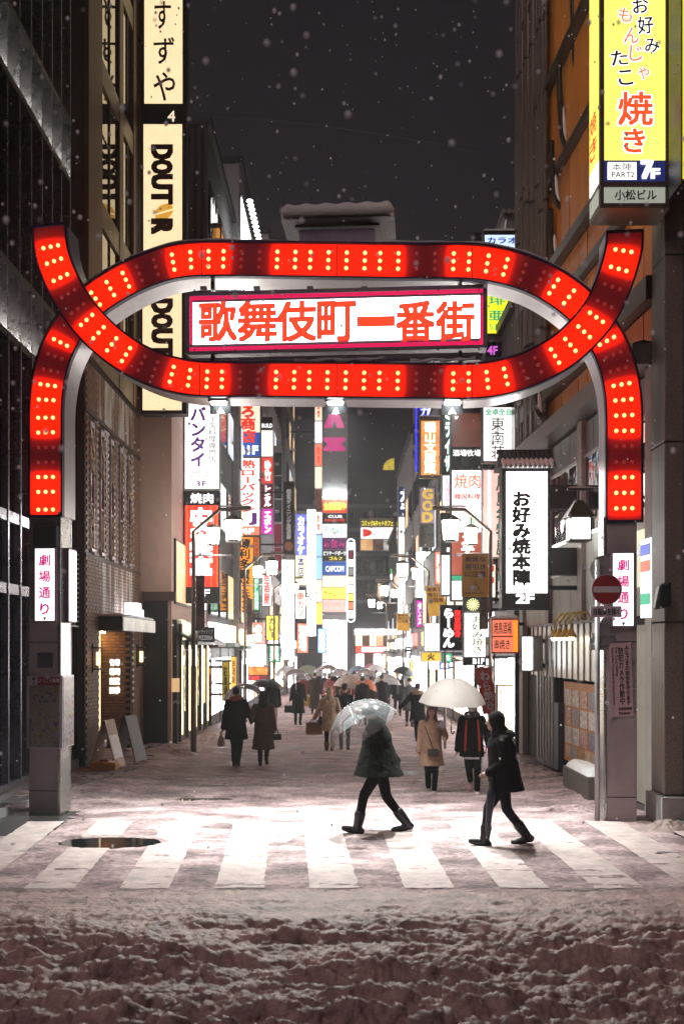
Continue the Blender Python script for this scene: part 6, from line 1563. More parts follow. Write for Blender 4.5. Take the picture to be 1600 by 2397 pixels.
def person(label, px, py, h, face, coat, legs, shoes, pose='stand', Y=None, coat_hem=.50, flare=.05, coat_pad=.030, hair='short', hair_mat=None, hands=None, feet=None, lean=0.0, head_fwd=0.0, boots=0.0, hood=None, scarf=None, mask=False,
           group='pedestrians in the lane', voxel=None, sleeve=.058, beanie=None, collar=True, hem_shift=0.0, fold=.02, fur=None, inner=None):
    """face: heading in degrees, 0 = +X, 90 = away from the camera; px, py: where the feet meet the ground in the photograph"""
    Y = Y or gY(py); X = (px - CX) * Y / F; g = gz(Y)
    t = thing('person', label, 'person', (X, Y, g), group)
    k = h / 1.70; voxel = voxel or (.010 if Y < 21 else (.016 if Y < 30 else .024))
    ca, sa = math.cos(math.radians(face)), math.sin(math.radians(face))
    def P(f, l, z): return Vector((X + (f * ca - l * sa) * k, Y + (f * sa + l * ca) * k, g + z * k))
    def D(f, l, z): return Vector((f * ca - l * sa, f * sa + l * ca, z))
    lift = 0.035 if boots or True else 0
    hip_z = .925
    if feet is None:
        feet = {'stand': [(.03, .10, 0, 0), (-.03, -.10, 0, 0)], 'walk': [(.24, .08, 0, .35), (-.26, -.08, 0, -.55)], 'step': [(.14, .09, 0, .15), (-.16, -.09, .02, -.4)], 'stride': [(.36, .07, 0, .45), (-.36, -.07, .0, -.6)]}[pose]
    reach = max(abs(f[0]) for f in feet); hip_z -= reach * reach * .33
    if hands is None: hands = [(.06, .29, .78), (-.06, -.29, .78)] if pose == 'stand' else [(-.16, .27, .82), (.18, -.27, .84)]
    sh_z = hip_z + .52
    lx = lambda z: lean * (z - hip_z)
    hip, sh = [], []
    # ---- skeleton points
    J = {}
    for i, sg in ((0, 1), (1, -1)):
        f, l, fz, pitch = feet[i]
        ank = P(f - .03, l, fz + .085 + max(0, -pitch) * .16)
        hp = P(0, .085 * sg, hip_z); kn, an = ik(hp, ank, .43 * k, .44 * k, D(1, 0.05 * sg, .12))
        J['leg', i] = (hp, kn, an, f, l, fz, pitch)
        sp = P(lx(sh_z), .175 * sg, sh_z - .02); hd = P(*hands[i])
        el, wr = ik(sp, hd, .29 * k, .27 * k, D(-.8, .35 * sg, -.55))
        J['arm', i] = (sp, el, wr)
    hc = (lx(sh_z + .22) + head_fwd, 0, sh_z + .215)
    # ---- body, one continuous surface
    b = MB()
    def ell(z, a_l, a_f, dx=0, n=14): return [P(lx(z) + dx + a_f * math.cos(q), a_l * math.sin(q), z) for q in [2 * math.pi * j / n for j in range(n)]]
    b.loft([ell(hip_z - .07, .12, .09), ell(hip_z, .165, .115), ell(hip_z + .14, .140, .10), ell(hip_z + .34, .165, .115), ell(sh_z - .04, .165, .095), ell(sh_z + .03, .08, .065)])
    b.capsule(P(lx(sh_z), 0, sh_z), P(lx(sh_z + .1) + head_fwd * .7, 0, sh_z + .14), .056 * k, .052 * k)
    R = Matrix.Rotation(math.radians(face), 3, 'Z')
    b.ball(P(*hc), .098 * k, .078 * k, .118 * k, 16, 12, rot=R); b.ball(P(hc[0] + .035, 0, hc[2] - .065), .060 * k, .055 * k, .055 * k, rot=R)
    b.capsule(P(hc[0] + .095, 0, hc[2] + .005), P(hc[0] + .112, 0, hc[2] - .025), .010 * k, .014 * k, 8)
    for sg in (1, -1): b.ball(P(hc[0] - .005, .078 * sg, hc[2] - .01), .022 * k, .012 * k, .032 * k, 8, 6, rot=R)
    for i, sg in ((0, 1), (1, -1)):
        hp, kn, an, f, l, fz, pitch = J['leg', i]
        b.capsule(hp, kn, .082 * k, .056 * k); b.capsule(kn, an, .056 * k, .038 * k)
        b.capsule(an, P(f + .06, l * 1.05, max(.045, fz + .045 + max(0, pitch) * .08 + max(0, -pitch) * .06)), .034 * k, .024 * k)
        sp, el, wr = J['arm', i]
        b.capsule(sp, el, .050 * k, .040 * k); b.capsule(el, wr, .039 * k, .028 * k)
        d = (wr - el).normalized(); side = D(0, 1, 0).cross(d); side = side.normalized() if side.length > .1 else D(1, 0, 0); pn_ = d.cross(side).normalized()
        palm = wr + d * .055 * k; b.capsule(wr, palm, .026 * k, .030 * k)
        for j in range(4):
            r0 = palm + side * (j - 1.5) * .019 * k + d * .01; r1 = r0 + d * (.035 - .004 * abs(j - 1.2)) * k + pn_ * .008 * sg; r2 = r1 + d * .022 * k + pn_ * .026 * sg * k
            b.capsule(r0, r1, .0085 * k, .008 * k, 7); b.capsule(r1, r2, .008 * k, .007 * k, 7)
        th0 = wr + d * .02 * k + side * .022 * k; b.capsule(th0, th0 + (d * .7 + side * .6).normalized() * .05 * k, .010 * k, .008 * k, 7)
    skin_up(b, 'body', skin_m, t, min(voxel, .012) if Y < 30 else voxel, 2)
    # ---- trousers
    m = MB(); m.loft([ell(hip_z - .06, .15, .11), ell(hip_z + .02, .180, .128), ell(hip_z + .16, .155, .115)])
    for i in (0, 1):
        hp, kn, an, f, l, fz, pitch = J['leg', i]
        m.capsule(hp, kn, .098 * k, .068 * k); m.capsule(kn, an + (kn - an) * .12, .068 * k, .056 * k)
    skin_up(m, 'trousers', legs, t, voxel, 3, .012)
    # ---- shoes
    for i in (0, 1):
        hp, kn, an, f, l, fz, pitch = J['leg', i]; s = MB()
        tz = fz + .040 + max(0, pitch) * .17; hz = fz + .045 + max(0, -pitch) * .20
        toe, ball_, heel = P(f + .15, l * 1.15, tz), P(f + .08, l * 1.1, fz + .045 + max(0, pitch) * .10 + (0 if pitch >= 0 else 0)), P(f - .085, l, hz)
        s.capsule(heel, ball_, .042 * k, .047 * k); s.capsule(ball_, toe, .047 * k, .036 * k); s.capsule(heel + (an - heel) * .2, an, .045 * k, .047 * k)
        dn = Vector((0, 0, -.018 * k)); s.capsule(heel + dn, heel + dn + (ball_ - heel) * .15, .032 * k, .03 * k)
        if boots: s.capsule(an, an + (kn - an) * boots, .060 * k, .078 * k)
        skin_up(s, 'boot' if boots else 'shoe', shoes, t, min(voxel, .014), 2)
    # ---- coat
    c = MB(); pd = coat_pad; hz = coat_hem
    rings = []
    for q in range(9):
        u = q / 8; z = hz + (sh_z - .03 - hz) * u
        fl = flare * (1 - u) ** 1.6; wl = .165 + pd + fl - .018 * math.sin(u * math.pi) * (1 if hz > .4 else .6); wf = .125 + pd + fl * .9
        if u > .9: wl, wf = wl * .94, wf * .86
        rings.append(ell(z, wl, wf, hem_shift * (1 - u) ** 1.5, 18))
    rings.append(ell(sh_z + .045, .10 + pd * .5, .085 + pd * .4, 0, 18)); c.loft(rings)
    for i in (0, 1):
        sp, el, wr = J['arm', i]; c.capsule(sp, el, (sleeve + .012) * k, sleeve * k); c.capsule(el, wr - (wr - el) * .04, sleeve * k, (sleeve - .012) * k)
    if collar: c.loft([ell(sh_z + .0, .105, .095), ell(sh_z + .10, .080, .078, head_fwd * .5)])
    coat_o = skin_up(c, 'coat', coat, t, voxel, 3, fold)
    if Y < 22:
        # the front edge and pockets of the coat, a little proud of it
        for sg in (1, -1):
            zf = hip_z + .02; wf = .125 + pd + flare * .35
            MB().hexa([P(wf * .80 + q_, sg * (.10 + w_), zf + z_) for z_ in (-.075, .075) for (q_, w_) in ((.0, -.06), (.035, -.06), (.02, .06), (-.02, .06))]).build('pocket', coat, coat_o, bevel=.006)
    if inner is not None:
        MB().hexa([P(.10 + pd + q_ + (.02 if z_ < hip_z + .3 else 0), w_ * (1.0 if z_ > hip_z + .3 else .8), z_) for z_ in (hip_z - .02, sh_z - .06) for (q_, w_) in ((.0, -.065), (.045, -.055), (.045, .055), (.0, .065))]).build('jumper', inner, t, bevel=.02)
    # ---- head wear, hair
    hm = hair_mat or hair_black
    if hood is not None:
        q = MB(); q.ball(P(hc[0] - .025, 0, hc[2] + .012), .118 * k, .108 * k, .140 * k, 16, 12, rot=R); q.capsule(P(hc[0] - .05, 0, hc[2] - .09), P(lx(sh_z) - .03, 0, sh_z + .02), .10 * k, .13 * k, 14)
        skin_up(q, 'hood', hood, t, voxel, 3, .01)
    else:
        q = MB(); q.ball(P(hc[0] - .018, 0, hc[2] + .028), .100 * k, .088 * k, .108 * k, 16, 12, rot=R)
        if hair == 'bob': q.capsule(P(hc[0] - .03, 0, hc[2]), P(hc[0] - .035, 0, hc[2] - .10), .088 * k, .085 * k, 14)
        if hair == 'long':
            for sg in (1, -1): q.capsule(P(hc[0] + .01, .062 * sg, hc[2] + .02), P(hc[0] + .045, .088 * sg, hc[2] - .20), .036 * k, .040 * k); q.capsule(P(hc[0] + .045, .088 * sg, hc[2] - .20), P(hc[0] + .09, .105 * sg, hc[2] - .36), .040 * k, .022 * k)
            q.capsule(P(hc[0] - .05, 0, hc[2] - .02), P(hc[0] - .07, 0, hc[2] - .24), .075 * k, .085 * k, 14)
            q.capsule(P(hc[0] + .06, .03, hc[2] + .075), P(hc[0] + .075, -.03, hc[2] + .07), .03 * k, .03 * k)
        skin_up(q, 'hair', hm, t, voxel, 2, .012, .03)
    if beanie is not None:
        q = MB(); q.ball(P(hc[0] - .012, 0, hc[2] + .045), .104 * k, .092 * k, .100 * k, 16, 10, rot=R); skin_up(q, 'beanie', beanie, t, voxel, 2, .004)
    if scarf is not None:
        n = 20; MB().tube([P(lx(sh_z) + .01 + .10 * math.cos(2 * math.pi * j / n), .105 * math.sin(2 * math.pi * j / n), sh_z + .075 + .02 * math.sin(4 * math.pi * j / n)) for j in range(n + 1)], .048 * k, 10, cap=False).build('scarf', scarf, t, smooth=True)
    if fur is not None:
        n = 16; MB().tube([P(lx(sh_z) - .03 + .10 * math.cos(2 * math.pi * j / n), .13 * math.sin(2 * math.pi * j / n), sh_z + .05) for j in range(n + 1)], [(.05 + .015 * (j % 2)) * k for j in range(n + 1)], 9, cap=False).build('fur_trim', fur, t, smooth=True)
    if mask: MB().ball(P(hc[0] + .072, 0, hc[2] - .045), .038 * k, .055 * k, .048 * k, 12, 8, rot=R).build('face_mask', M('mask_white', (.75, .73, .73), .7), t, smooth=True)
    if -150 < face < -30 and Y < 30 and hood is None:
        for sg in (1, -1):
            MB().ball(P(hc[0] + .087, .031 * sg, hc[2] + .012), .010 * k, .015 * k, .008 * k, 8, 6, rot=R).build('eye', hair_black, t)
            MB().capsule(P(hc[0] + .090, .018 * sg, hc[2] + .034), P(hc[0] + .082, .048 * sg, hc[2] + .034), .005, .004, 6).build('eyebrow', hair_black, t)
        if not mask: MB().ball(P(hc[0] + .090, 0, hc[2] - .065), .010 * k, .022 * k, .007 * k, 8, 6, rot=R).build('mouth', M('lips', (.38, .10, .09), .4), t)
    return t, P, J, k

# ---- umbrellas
def vinyl(name, alpha=.30):
    if name in MATS: return MATS[name]
    m = bpy.data.materials.new(name); m.use_nodes = True; nt = m.node_tree; nt.nodes.remove(nt.nodes['Principled BSDF']); L = nt.links.new
    out = nt.nodes['Material Output']; tr = nt.nodes.new('ShaderNodeBsdfTransparent'); tr.inputs[0].default_value = (.93, .94, .96, 1)
    df = nt.nodes.new('ShaderNodeBsdfDiffuse'); df.inputs[0].default_value = (.70, .72, .75, 1); tl = nt.nodes.new('ShaderNodeBsdfTranslucent'); tl.inputs[0].default_value = (.8, .82, .85, 1); gl = nt.nodes.new('ShaderNodeBsdfGlossy'); gl.inputs['Roughness'].default_value = .12
    a = nt.nodes.new('ShaderNodeMixShader'); a.inputs[0].default_value = .55; L(df.outputs[0], a.inputs[1]); L(tl.outputs[0], a.inputs[2])
    n = nt.nodes.new('ShaderNodeTexNoise'); n.inputs['Scale'].default_value = 9; n.inputs['Detail'].default_value = 6
    mr = nt.nodes.new('ShaderNodeMapRange'); mr.inputs['From Min'].default_value = .35; mr.inputs['From Max'].default_value = .7; mr.inputs['To Min'].default_value = alpha * .8; mr.inputs['To Max'].default_value = alpha * 1.25; L(n.outputs['Fac'], mr.inputs['Value'])
    b = nt.nodes.new('ShaderNodeMixShader'); L(mr.outputs[0], b.inputs[0]); L(tr.outputs[0], b.inputs[1]); L(a.outputs[0], b.inputs[2])
    f = nt.nodes.new('ShaderNodeFresnel'); f.inputs[0].default_value = 1.35
    c = nt.nodes.new('ShaderNodeMixShader'); L(f.outputs[0], c.inputs[0]); L(b.outputs[0], c.inputs[1]); L(gl.outputs[0], c.inputs[2]); L(c.outputs[0], out.inputs[0])
    MATS[name] = m; return m

def umbrella(label, hub, axis, R, mat, depth=.30, shaft=.78, group='umbrellas held by pedestrians', simple=False, rib_mat=None, shaft_mat=None):
    """hub: world point at the top of the canopy"""
    hub, ax = Vector(hub), Vector(axis).normalized(); a = ax.orthogonal().normalized(); b = ax.cross(a)
    t = thing('umbrella', label, 'umbrella', hub - ax * shaft * .9, group)
    n, m_ = 8, (6 if simple else 10); sub = 4; vs, fs = [], []
    def pt(q, r):
        # flat gores between ribs, scalloped rim
        w = (q * n / (2 * math.pi)) % 1.0; sag = 1 - .045 * math.sin(math.pi * w) * r; rr = R * r * (sag + (1 - sag) * 0); dz = depth * R * (1 - math.sqrt(max(0, 1 - (r * .93) ** 2))) / .633
        return hub + (a * math.cos(q) + b * math.sin(q)) * rr * (1 if r < .98 else .985 + .015 * abs(2 * w - 1)) - ax * (dz - .03 * R * math.sin(math.pi * w) * r * (1 - r) * 2)
    N = n * sub; vs.append(hub)
    for i in range(1, m_ + 1):
        for j in range(N): vs.append(pt(2 * math.pi * j / N, i / m_))
    for j in range(N): fs.append((0, 1 + j, 1 + (j + 1) % N))
    for i in range(m_ - 1):
        for j in range(N): fs.append((1 + i * N + j, 1 + (i + 1) * N + j, 1 + (i + 1) * N + (j + 1) % N, 1 + i * N + (j + 1) % N))
    MB().add(vs, fs).build('canopy', mat, t, smooth=True)
    rm = rib_mat or steel
    for j in range(n):
        q = 2 * math.pi * j / n; MB().tube([pt(q, r) + ax * .002 for r in (0.02, .25, .5, .75, 1.0)], .0035 if not simple else .005, 4).build('rib', rm, t)
    MB().tube([hub - ax * (shaft - .1), hub + ax * .05], .007, 6).build('shaft', shaft_mat or rm, t)
    e = hub - ax * (shaft - .1); s = a
    MB().tube([e, e - ax * .07, e - ax * .11 + s * .015, e - ax * .125 + s * .045, e - ax * .11 + s * .075, e - ax * .085 + s * .085], .012, 6).build('handle', black_frame, t)
    MB().tube([hub + ax * .0, hub + ax * .06], [.012, .005], 6).build('ferrule', black_frame, t)
    return t

def bag(name, label, top, w, h, d, mat, yaw=0, handle=.14, hm=None, taper=.85, cat='bag'):
    top = Vector(top); t = thing(name, label, cat, top - Vector((0, 0, h + handle)))
    R = Matrix.Rotation(yaw, 3, 'Z'); P = lambda x, y, z: top + R @ Vector((x, y, z))
    zt, zb = -handle, -handle - h; wt, dt = w * taper, d * (.35 if taper < .9 else .9)
    rings = []
    for u, ww, dd in ((0, wt, dt), (.3, (wt + w) / 2 * 1.02, d * .8), (.75, w * 1.03, d * 1.05), (1, w, d)):
        z = zt + (zb - zt) * u; rings.append([P(ww / 2 * sx + .006 * math.sin(9 * u + sx), dd / 2 * sy, z) for sx, sy in ((-1, -1), (-.3, -1.05), (.3, -1), (1, -1), (1, 1), (.3, 1.05), (-.3, 1), (-1, 1))])
    MB().loft(rings).build('sack', mat, t, bevel=.008)
    for sy in (-1, 1): MB().tube([P(-w * .25, dt / 2 * sy, zt), P(-w * .15, dt / 4 * sy, zt * .35), P(0, 0, 0), P(w * .15, dt / 4 * sy, zt * .35), P(w * .25, dt / 2 * sy, zt)], .007, 5).build('handle', hm or mat, t)
    return t

blk = cloth('black', (0.005, 0.0045, 0.0055)); blk2 = cloth('soft_black', (0.011, 0.010, 0.010)); jean = cloth('jeans', (0.013, 0.015, 0.024)); olive = cloth('olive', (0.0055, 0.006, 0.0045)); rub = M('rubber_boot', (0.006, 0.006, 0.008), .4, 0, .2)
camel = cloth('camel', (0.30, 0.185, 0.125)); brownc = cloth('brown', (0.115, 0.062, 0.045)); creamc = cloth('cream', (0.60, 0.47, 0.33)); beigec = cloth('beige', (0.42, 0.34, 0.28)); greyc = cloth('grey', (0.085, 0.08, 0.085)); pinkshoe = cloth('pink_shoe', (.50, .36, .38)); greyshoe = cloth('grey_shoe', (.25, .21, .21))
redc = cloth('red_strap', (.40, .05, .03)); navyc = cloth('navy', (.02, .022, .035)); darkbrown = cloth('dark_brown', (.035, .022, .018)); tan = cloth('tan_boot', (.24, .13, .06)); fur_m = cloth('fur', (.26, .18, .12)); dkred = cloth('dark_red', (.11, .015, .015))

GW = 'people crossing in front of the gate'
# man in parka walking left behind a wind-blown clear umbrella
pA, P, J, k = person('person in dark olive parka striding left along the crosswalk behind a clear umbrella', 889, 1951, 1.76, 180, olive, blk, rub, Y=13.62, coat_hem=.78, flare=.17, coat_pad=.055, feet=[(.33, .07, 0, .28), (-.33, -.07, 0, -.22)], boots=.42, hands=[(.20, .10, 1.62), (-.24, -.26, .90)], lean=.10, head_fwd=.03, sleeve=.072, hem_shift=.03, fold=.035, group=GW)
sh = J['arm', 0][2]
umbrella('clear vinyl umbrella tilted into the wind by the parka walker', W(818, 1652, 13.4), (-.50, -.18, .83), .52, vinyl('clear_vinyl', .26), .72, .62)
# hooded walker with folded umbrella
pB, P, J, k = person('person in black hooded jacket striding left at the right of the crosswalk', 1178, 1982, 1.66, 180, blk, jean, rub, Y=12.76, coat_hem=.74, flare=.05, coat_pad=.06, feet=[(.29, .07, 0, .26), (-.29, -.07, 0, -.22)], boots=.40, hands=[(.22, .12, .98), (-.22, -.24, .88)], lean=.08, head_fwd=.06, hood=blk2, sleeve=.075, hem_shift=-.03, fold=.03, fur=blk2, group=GW)
u = thing('folded_umbrella', 'dark folded umbrella carried upright by the hooded walker', 'umbrella', W(1140, 1955, 12.6))
a, b = W(1151, 1838, 12.6), W(1139, 1958, 12.6)
MB().tube([a + (b - a) * q for q in (0, .08, .2, .5, .8, .97, 1)], [.012, .045, .055, .048, .035, .015, .006], 10).build('furled_canopy', M('navy_nylon', (.03, .03, .05), .3, 0, .5, 20), u, smooth=True)
MB().tube([a + (b - a) * q for q in (0, -.1, -.16)], .010, 6).build('handle', black_frame, u)
MB().tube([b, b + (b - a) * .05], .005, 5).build('tip', steel, u)
# couple under the off-white umbrella
pC, P, J, k = person('woman in camel coat with crossbody bag walking toward the gate', 1009, 1858, 1.50, -92, camel, blk, greyshoe, Y=17.4, coat_hem=.60, flare=.06, coat_pad=.035, feet=[(.06, .05, 0, .1), (-.10, -.05, 0, -.25)], hair='long', hair_mat=hair_brown, hands=[(.20, .25, 1.14), (.05, -.28, .72)], sleeve=.066, fold=.022)
u = thing('shoulder_bag', 'small black quilted bag hanging across the camel coat', 'bag', P(.2, .02, .80))
MB().hexa([P(.185 + q_, w_, z_) for z_ in (.80, .94) for (q_, w_) in ((0, -.09), (.07, -.09), (.07, .13), (0, .13))]).build('pouch', M('black_leather', (.012, .011, .012), .3, 0, .2), u, bevel=.02)
MB().tube([P(.20, .03, .93), P(.19, -.05, 1.15), P(.14, -.13, 1.36), P(.0, -.15, 1.44)], .008, 5).build('strap', M('black_leather'), u)
pD, P, J, k = person('masked person in dark coat with grey scarf and red straps beside the camel coat', 1104, 1858, 1.60, -96, olive, blk, pinkshoe, Y=17.3, coat_hem=.74, flare=.03, coat_pad=.045, feet=[(.06, .09, 0, .1), (-.22, -.02, .08, -.5)], hands=[(.05, .30, .95), (.02, -.28, .80)], scarf=greyc, mask=True, hair='short', sleeve=.072, inner=blk)
for sg in (1, -1):
    MB().tube([P(.12, .10 * sg, 1.42), P(.175, .115 * sg, 1.25), P(.185, .125 * sg, 1.0), P(.18, .13 * sg, .85)], [.016, .02, .02, .016], 6).build('coat_lining', redc, pD)
MB().hexa([P(.12 + q_, w_, z_) for z_ in (.70, .735) for (q_, w_) in ((0, -.14), (.055, -.12), (.055, .12), (0, .14))]).build('striped_hem', M('hem_white', (.5, .48, .5), .7), pD)
bag('plastic_bag', 'white plastic carrier bag with red cord at the masked person\'s side', P(.08, .30, .99), .24, .27, .10, M('bag_white', (.62, .52, .56), .45, 0, .15, 8), math.radians(0), .18, redc, .55)
umbrella('off-white umbrella shared by the couple walking toward the gate', W(1060, 1588, 17.2), (.03, -.10, 1), .58, M('umbrella_offwhite', (.70, .62, .59), .7, 0, .05), .74, .95, rib_mat=M('rib_grey', (.3, .27, .26), .4))
# couple walking away under a clear umbrella
pE, P, J, k = person('man in black coat with orange scarf walking away on the left', 553, 1803, 1.70, 90, blk, jean, darkbrown, Y=21.9, coat_hem=.62, flare=.05, coat_pad=.05, feet=[(.06, .05, 0, .1), (-.12, -.05, 0, -.3)], hands=[(-.02, .30, .80), (.25, -.22, 1.15)], scarf=cloth('orange_scarf', (.35, .08, .04)), sleeve=.075)
bag('plastic_bag', 'thin pinkish plastic bag hanging from the hand of the black-coated man', P(-.02, .33, .80), .16, .26, .12, M('bag_pink', (.45, .30, .27), .4, 0, .2, 10), math.radians(80), .08, None, .5)
pF, P, J, k = person('woman in long brown coat arm in arm with the black-coated man', 616, 1800, 1.60, 92, brownc, jean, darkbrown, Y=22.0, coat_hem=.42, flare=.06, coat_pad=.05, feet=[(.05, .07, 0, .1), (-.20, -.08, .06, -.6)], hands=[(.10, .28, 1.05), (.0, -.28, .82)], hood=blk2, head_fwd=.05, sleeve=.07, fold=.025)
bag('handbag', 'small black handbag at the hip of the brown-coated woman', P(-.02, -.30, .92), .22, .13, .08, M('black_leather'), math.radians(20), .14, None, 1.0)
umbrella('clear vinyl umbrella over the couple walking away', W(574, 1600, 23.0), (0, .16, 1), .52, vinyl('clear_vinyl'), .78, .85)
person('person in dark jacket and beige trousers under a black umbrella', 638, 1714, 1.66, 90, blk, beigec, blk2, Y=33, coat_hem=.80, coat_pad=.04)
umbrella('black umbrella tilted over the person in beige trousers', W(628, 1590, 33), (.12, .1, 1), .56, M('umbrella_black', (.012, .012, .015), .45), .5, .8)
pH, P, J, k = person('man in long black coat walking away holding a bag, mid lane', 697, 1697, 1.72, 88, blk, blk2, blk2, Y=35.5, coat_hem=.45, pose='step', coat_pad=.04)
bag('handbag', 'black bag held low by the man in the long black coat', P(.05, .34, .84), .28, .26, .12, M('black_leather'), 0, .12, None, 1.0)
umbrella('clear vinyl umbrella left of the crowd over the long black coat', W(692, 1566, 35.3), (-.02, .08, 1), .54, vinyl('clear_vinyl'), .75, .85)
pI, P, J, k = person('person in dark brown ankle-length coat carrying a yellow brown bag', 736, 1668, 1.72, 90, darkbrown, blk, blk2, Y=43, coat_hem=.25, coat_pad=.04)
bag('tote_bag', 'yellow brown tote bag beside the ankle-length coat', P(-.02, .36, .86), .34, .40, .14, cloth('mustard', (.25, .16, .04)), math.radians(0), .12, None, 1.0)
pJ, P, J, k = person('woman in cream padded coat with raised hood seen from behind', 771, 1762, 1.58, 88, creamc, blk, tan, Y=25.6, coat_hem=.58, flare=.03, coat_pad=.055, feet=[(.05, .08, 0, .1), (-.06, -.08, 0, -.1)], boots=.30, hood=creamc, hands=[(.06, .42, .92), (.12, -.26, .95)], sleeve=.075, fold=.03)
bag('paper_bag', 'brown paper shopping bag held out by the cream-coated woman', P(.06, .44, .92), .40, .32, .18, cloth('kraft', (.30, .20, .085)), math.radians(12), .10, darkbrown, 1.0)
bag('shoulder_bag', 'slate blue shoulder bag on the cream padded coat', P(-.02, .22, 1.30), .20, .20, .10, cloth('slate', (.07, .085, .13)), math.radians(30), .30, None, .6)
person('person in dark jacket with grey beanie and jeans beside the cream coat', 806, 1760, 1.66, 90, navyc, jean, blk2, Y=25.9, coat_hem=.80, beanie=greyc, feet=[(.06, .09, 0, .1), (-.06, -.09, 0, -.1)])
person('person in black coat with fur collar flinging an arm out on the right', 977, 1733, 1.62, 80, blk, blk, blk2, Y=28.5, coat_hem=.62, coat_pad=.05, feet=[(.05, .03, 0, .1), (-.12, -.04, 0, -.4)], hands=[(.10, .55, 1.02), (.10, -.42, 1.10)], fur=fur_m, sleeve=.075)
person('masked person in grey parka coming toward the gate on the right', 958, 1700, 1.64, -92, greyc, jean, blk2, Y=34.6, coat_hem=.62, mask=True, coat_pad=.05, beanie=blk, pose='step')
person('tall man in black coat coming toward the gate right of the crowd', 930, 1672, 1.76, -90, blk, jean, blk2, Y=41.5, coat_hem=.70, pose='step', inner=greyc)
# the crowd further down
rr = random.Random(11)
crowd = [(848, 1700, 1.70, 90, blk, 'black-coated man with dark hair, nearest of the dense crowd'), (868, 1690, 1.66, 88, darkbrown, 'stooping person in brown fur-trimmed jacket in the crowd'), (893, 1688, 1.72, 92, blk2, 'person in black padded jacket at the crowd\'s right flank'),
         (812, 1676, 1.68, 90, dkred, 'person in dark red coat inside the crowd'), (760, 1662, 1.68, 90, navyc, 'navy-coated person under the big clear umbrella'), (783, 1655, 1.70, 92, blk, 'black-coated person behind the cream hood'), (770, 1668, 1.62, 90, cloth('rose', (.25, .07, .07)), 'person in rose coloured jacket in mid crowd'),
         (828, 1652, 1.70, 90, greyc, 'grey-coated person behind the beige umbrella'), (858, 1645, 1.68, -90, blk, 'dark figure facing the gate deep in the crowd'), (880, 1640, 1.66, 90, navyc, 'navy figure under the white umbrella deep in the crowd'),
         (906, 1650, 1.70, 90, blk2, 'dark figure under the clear umbrella at right'), (742, 1640, 1.70, 90, blk, 'dark figure between two clear umbrellas at left'), (715, 1648, 1.66, 90, dkred, 'figure in red coat at the crowd\'s left edge'), (948, 1645, 1.70, -90, greyc, 'pale-coated figure under the far black umbrella'),
         (800, 1632, 1.70, 90, blk, 'small dark figure at the back of the crowd, centre'), (838, 1628, 1.70, -90, blk2, 'small dark figure walking toward us at the back'), (868, 1626, 1.68, 90, darkbrown, 'small brown figure at the back near the far shop'), (900, 1628, 1.70, 90, blk, 'small dark figure at the back right'), (776, 1628, 1.70, 90, navyc, 'small navy figure at the back left')]
for (px, py, h, fc, ct, lb) in crowd:
    person(lb, px, py, h, fc, ct, rr.choice([blk, jean, greyc]), blk2, pose=rr.choice(['stand', 'step']), coat_hem=rr.choice([.5, .65, .78]), coat_pad=.05, hair=rr.choice(['short', 'bob']), group='crowd further down the lane')
GU_ = 'umbrellas over the crowd'
cv = vinyl('clear_vinyl'); wv = vinyl('milky_vinyl', .55)
for (px, py, Y, R, m, lb, tilt) in ((766, 1556, 44, .72, cv, 'biggest clear dome umbrella amid the crowd', 0), (827, 1580, 38, .72, M('umbrella_beige', (.50, .40, .35), .7), 'beige umbrella in front of the crowd', .15), (852, 1566, 43, .62, cv, 'clear umbrella right behind the beige one', -.1), (905, 1578, 41, .60, wv, 'milky clear umbrella above the crowd\'s right flank', .05),
                               (881, 1556, 58, .60, M('umbrella_white', (.7, .68, .70), .6), 'white umbrella near the far shop', .1), (838, 1558, 60, .62, M('umbrella_blue', (.20, .25, .36), .6), 'slate blue umbrella deep in the crowd', 0), (801, 1566, 50, .55, wv, 'small milky umbrella between the clear ones', .1), (720, 1557, 50, .62, M('umbrella_green', (.28, .30, .24), .6), 'grey green umbrella at the crowd\'s left', 0),
                               (947, 1560, 52, .60, M('umbrella_black'), 'black umbrella far on the right', .2), (862, 1590, 37, .45, M('umbrella_orange', (.48, .14, .07), .6), 'small orange umbrella low in the crowd', .4), (868, 1553, 66, .55, M('umbrella_pinkish', (.45, .12, .2), .6), 'dark pink umbrella at the back', 0), (670, 1559, 46, .62, wv, 'milky umbrella at the far left of the lane', -.1)):
    umbrella(lb, W(px, py, Y), (tilt, .05, 1), R, m, .72, .85, GU_, True)

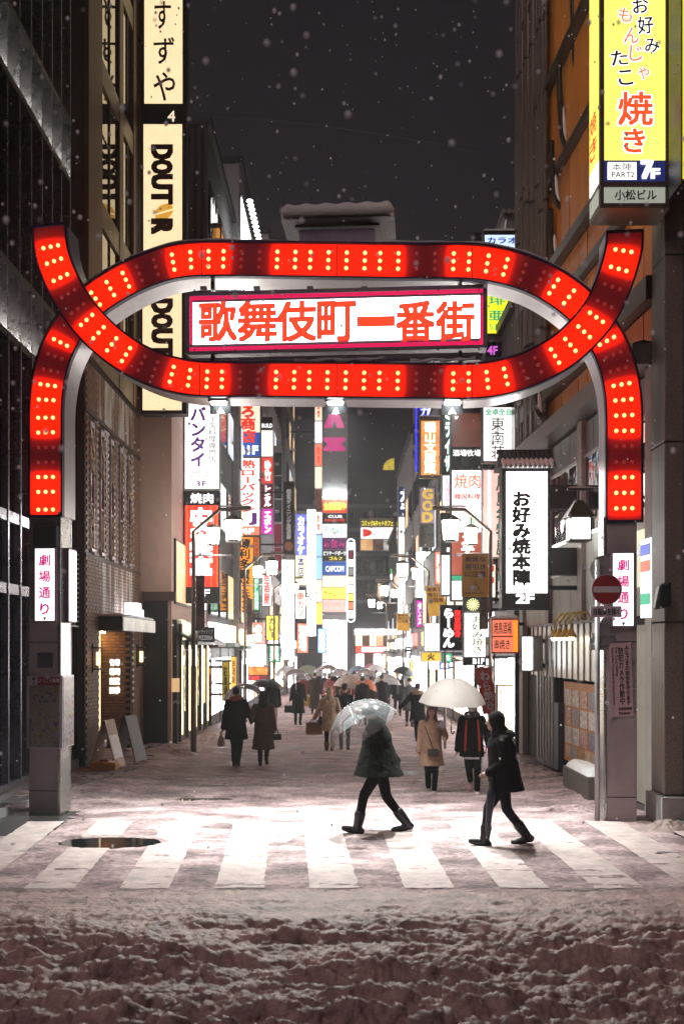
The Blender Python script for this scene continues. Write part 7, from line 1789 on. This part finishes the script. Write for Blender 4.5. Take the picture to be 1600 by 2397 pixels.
# ------------------------------------------------------------------ falling snow
rs = random.Random(2); mb = MB()
for i in range(1500):
    Y = 2.6 + 26 * rs.random() ** 1.5; px, py = rs.uniform(-40, 1640), rs.uniform(-40, 2000)
    if py > 1280 and rs.random() < .72: continue
    c = W(px, py, Y)
    if c.z < gz(Y) + .1 or (Y > 12 and abs(c.x) > 4.2): continue
    r = rs.choice((.004, .006, .008, .010)) * (.55 + Y / 14 if Y < 8 else 1.2)
    mb.ball(c, r, r, r * rs.uniform(1, 1.35), 6, 4)
flake = bpy.data.materials.new('snow_flake'); flake.use_nodes = True; nt = flake.node_tree; nt.nodes.remove(nt.nodes['Principled BSDF'])
fa, fb, fm = nt.nodes.new('ShaderNodeBsdfDiffuse'), nt.nodes.new('ShaderNodeBsdfTranslucent'), nt.nodes.new('ShaderNodeAddShader')
fa.inputs[0].default_value = (.66, .66, .68, 1); fb.inputs[0].default_value = (.55, .55, .57, 1)
nt.links.new(fa.outputs[0], fm.inputs[0]); nt.links.new(fb.outputs[0], fm.inputs[1]); nt.links.new(fm.outputs[0], nt.nodes['Material Output'].inputs[0])
tag(mb.build('snow', flake, smooth=True), 'snowflakes falling through the night air', kind='stuff')

# ------------------------------------------------------------------ apply the body modifiers once
bpy.context.view_layer.update()
dg = bpy.context.evaluated_depsgraph_get()
for o in REMESH:
    me = bpy.data.meshes.new_from_object(o.evaluated_get(dg), depsgraph=dg)
    old = o.data; me.name = old.name; o.modifiers.clear(); o.data = me
    if not me.materials: me.materials.append(old.materials[0])
    me.polygons.foreach_set('use_smooth', [True] * len(me.polygons))

# ------------------------------------------------------------------ snowy air
hz = MB().box(-125, 125, -35, 235, -4, 30).build('haze', [])
hm = bpy.data.materials.new('haze'); hm.use_nodes = True; nt = hm.node_tree; nt.nodes.remove(nt.nodes['Principled BSDF'])
pv = nt.nodes.new('ShaderNodeVolumePrincipled'); pv.inputs['Color'].default_value = (.9, .9, .92, 1); pv.inputs['Density'].default_value = 0.0016; pv.inputs['Anisotropy'].default_value = .55
nt.links.new(pv.outputs[0], nt.nodes['Material Output'].inputs['Volume']); hz.data.materials.append(hm)
tag(hz, 'thin snowy air filling the lane', kind='stuff')

# ------------------------------------------------------------------ end
bpy.context.view_layer.update()
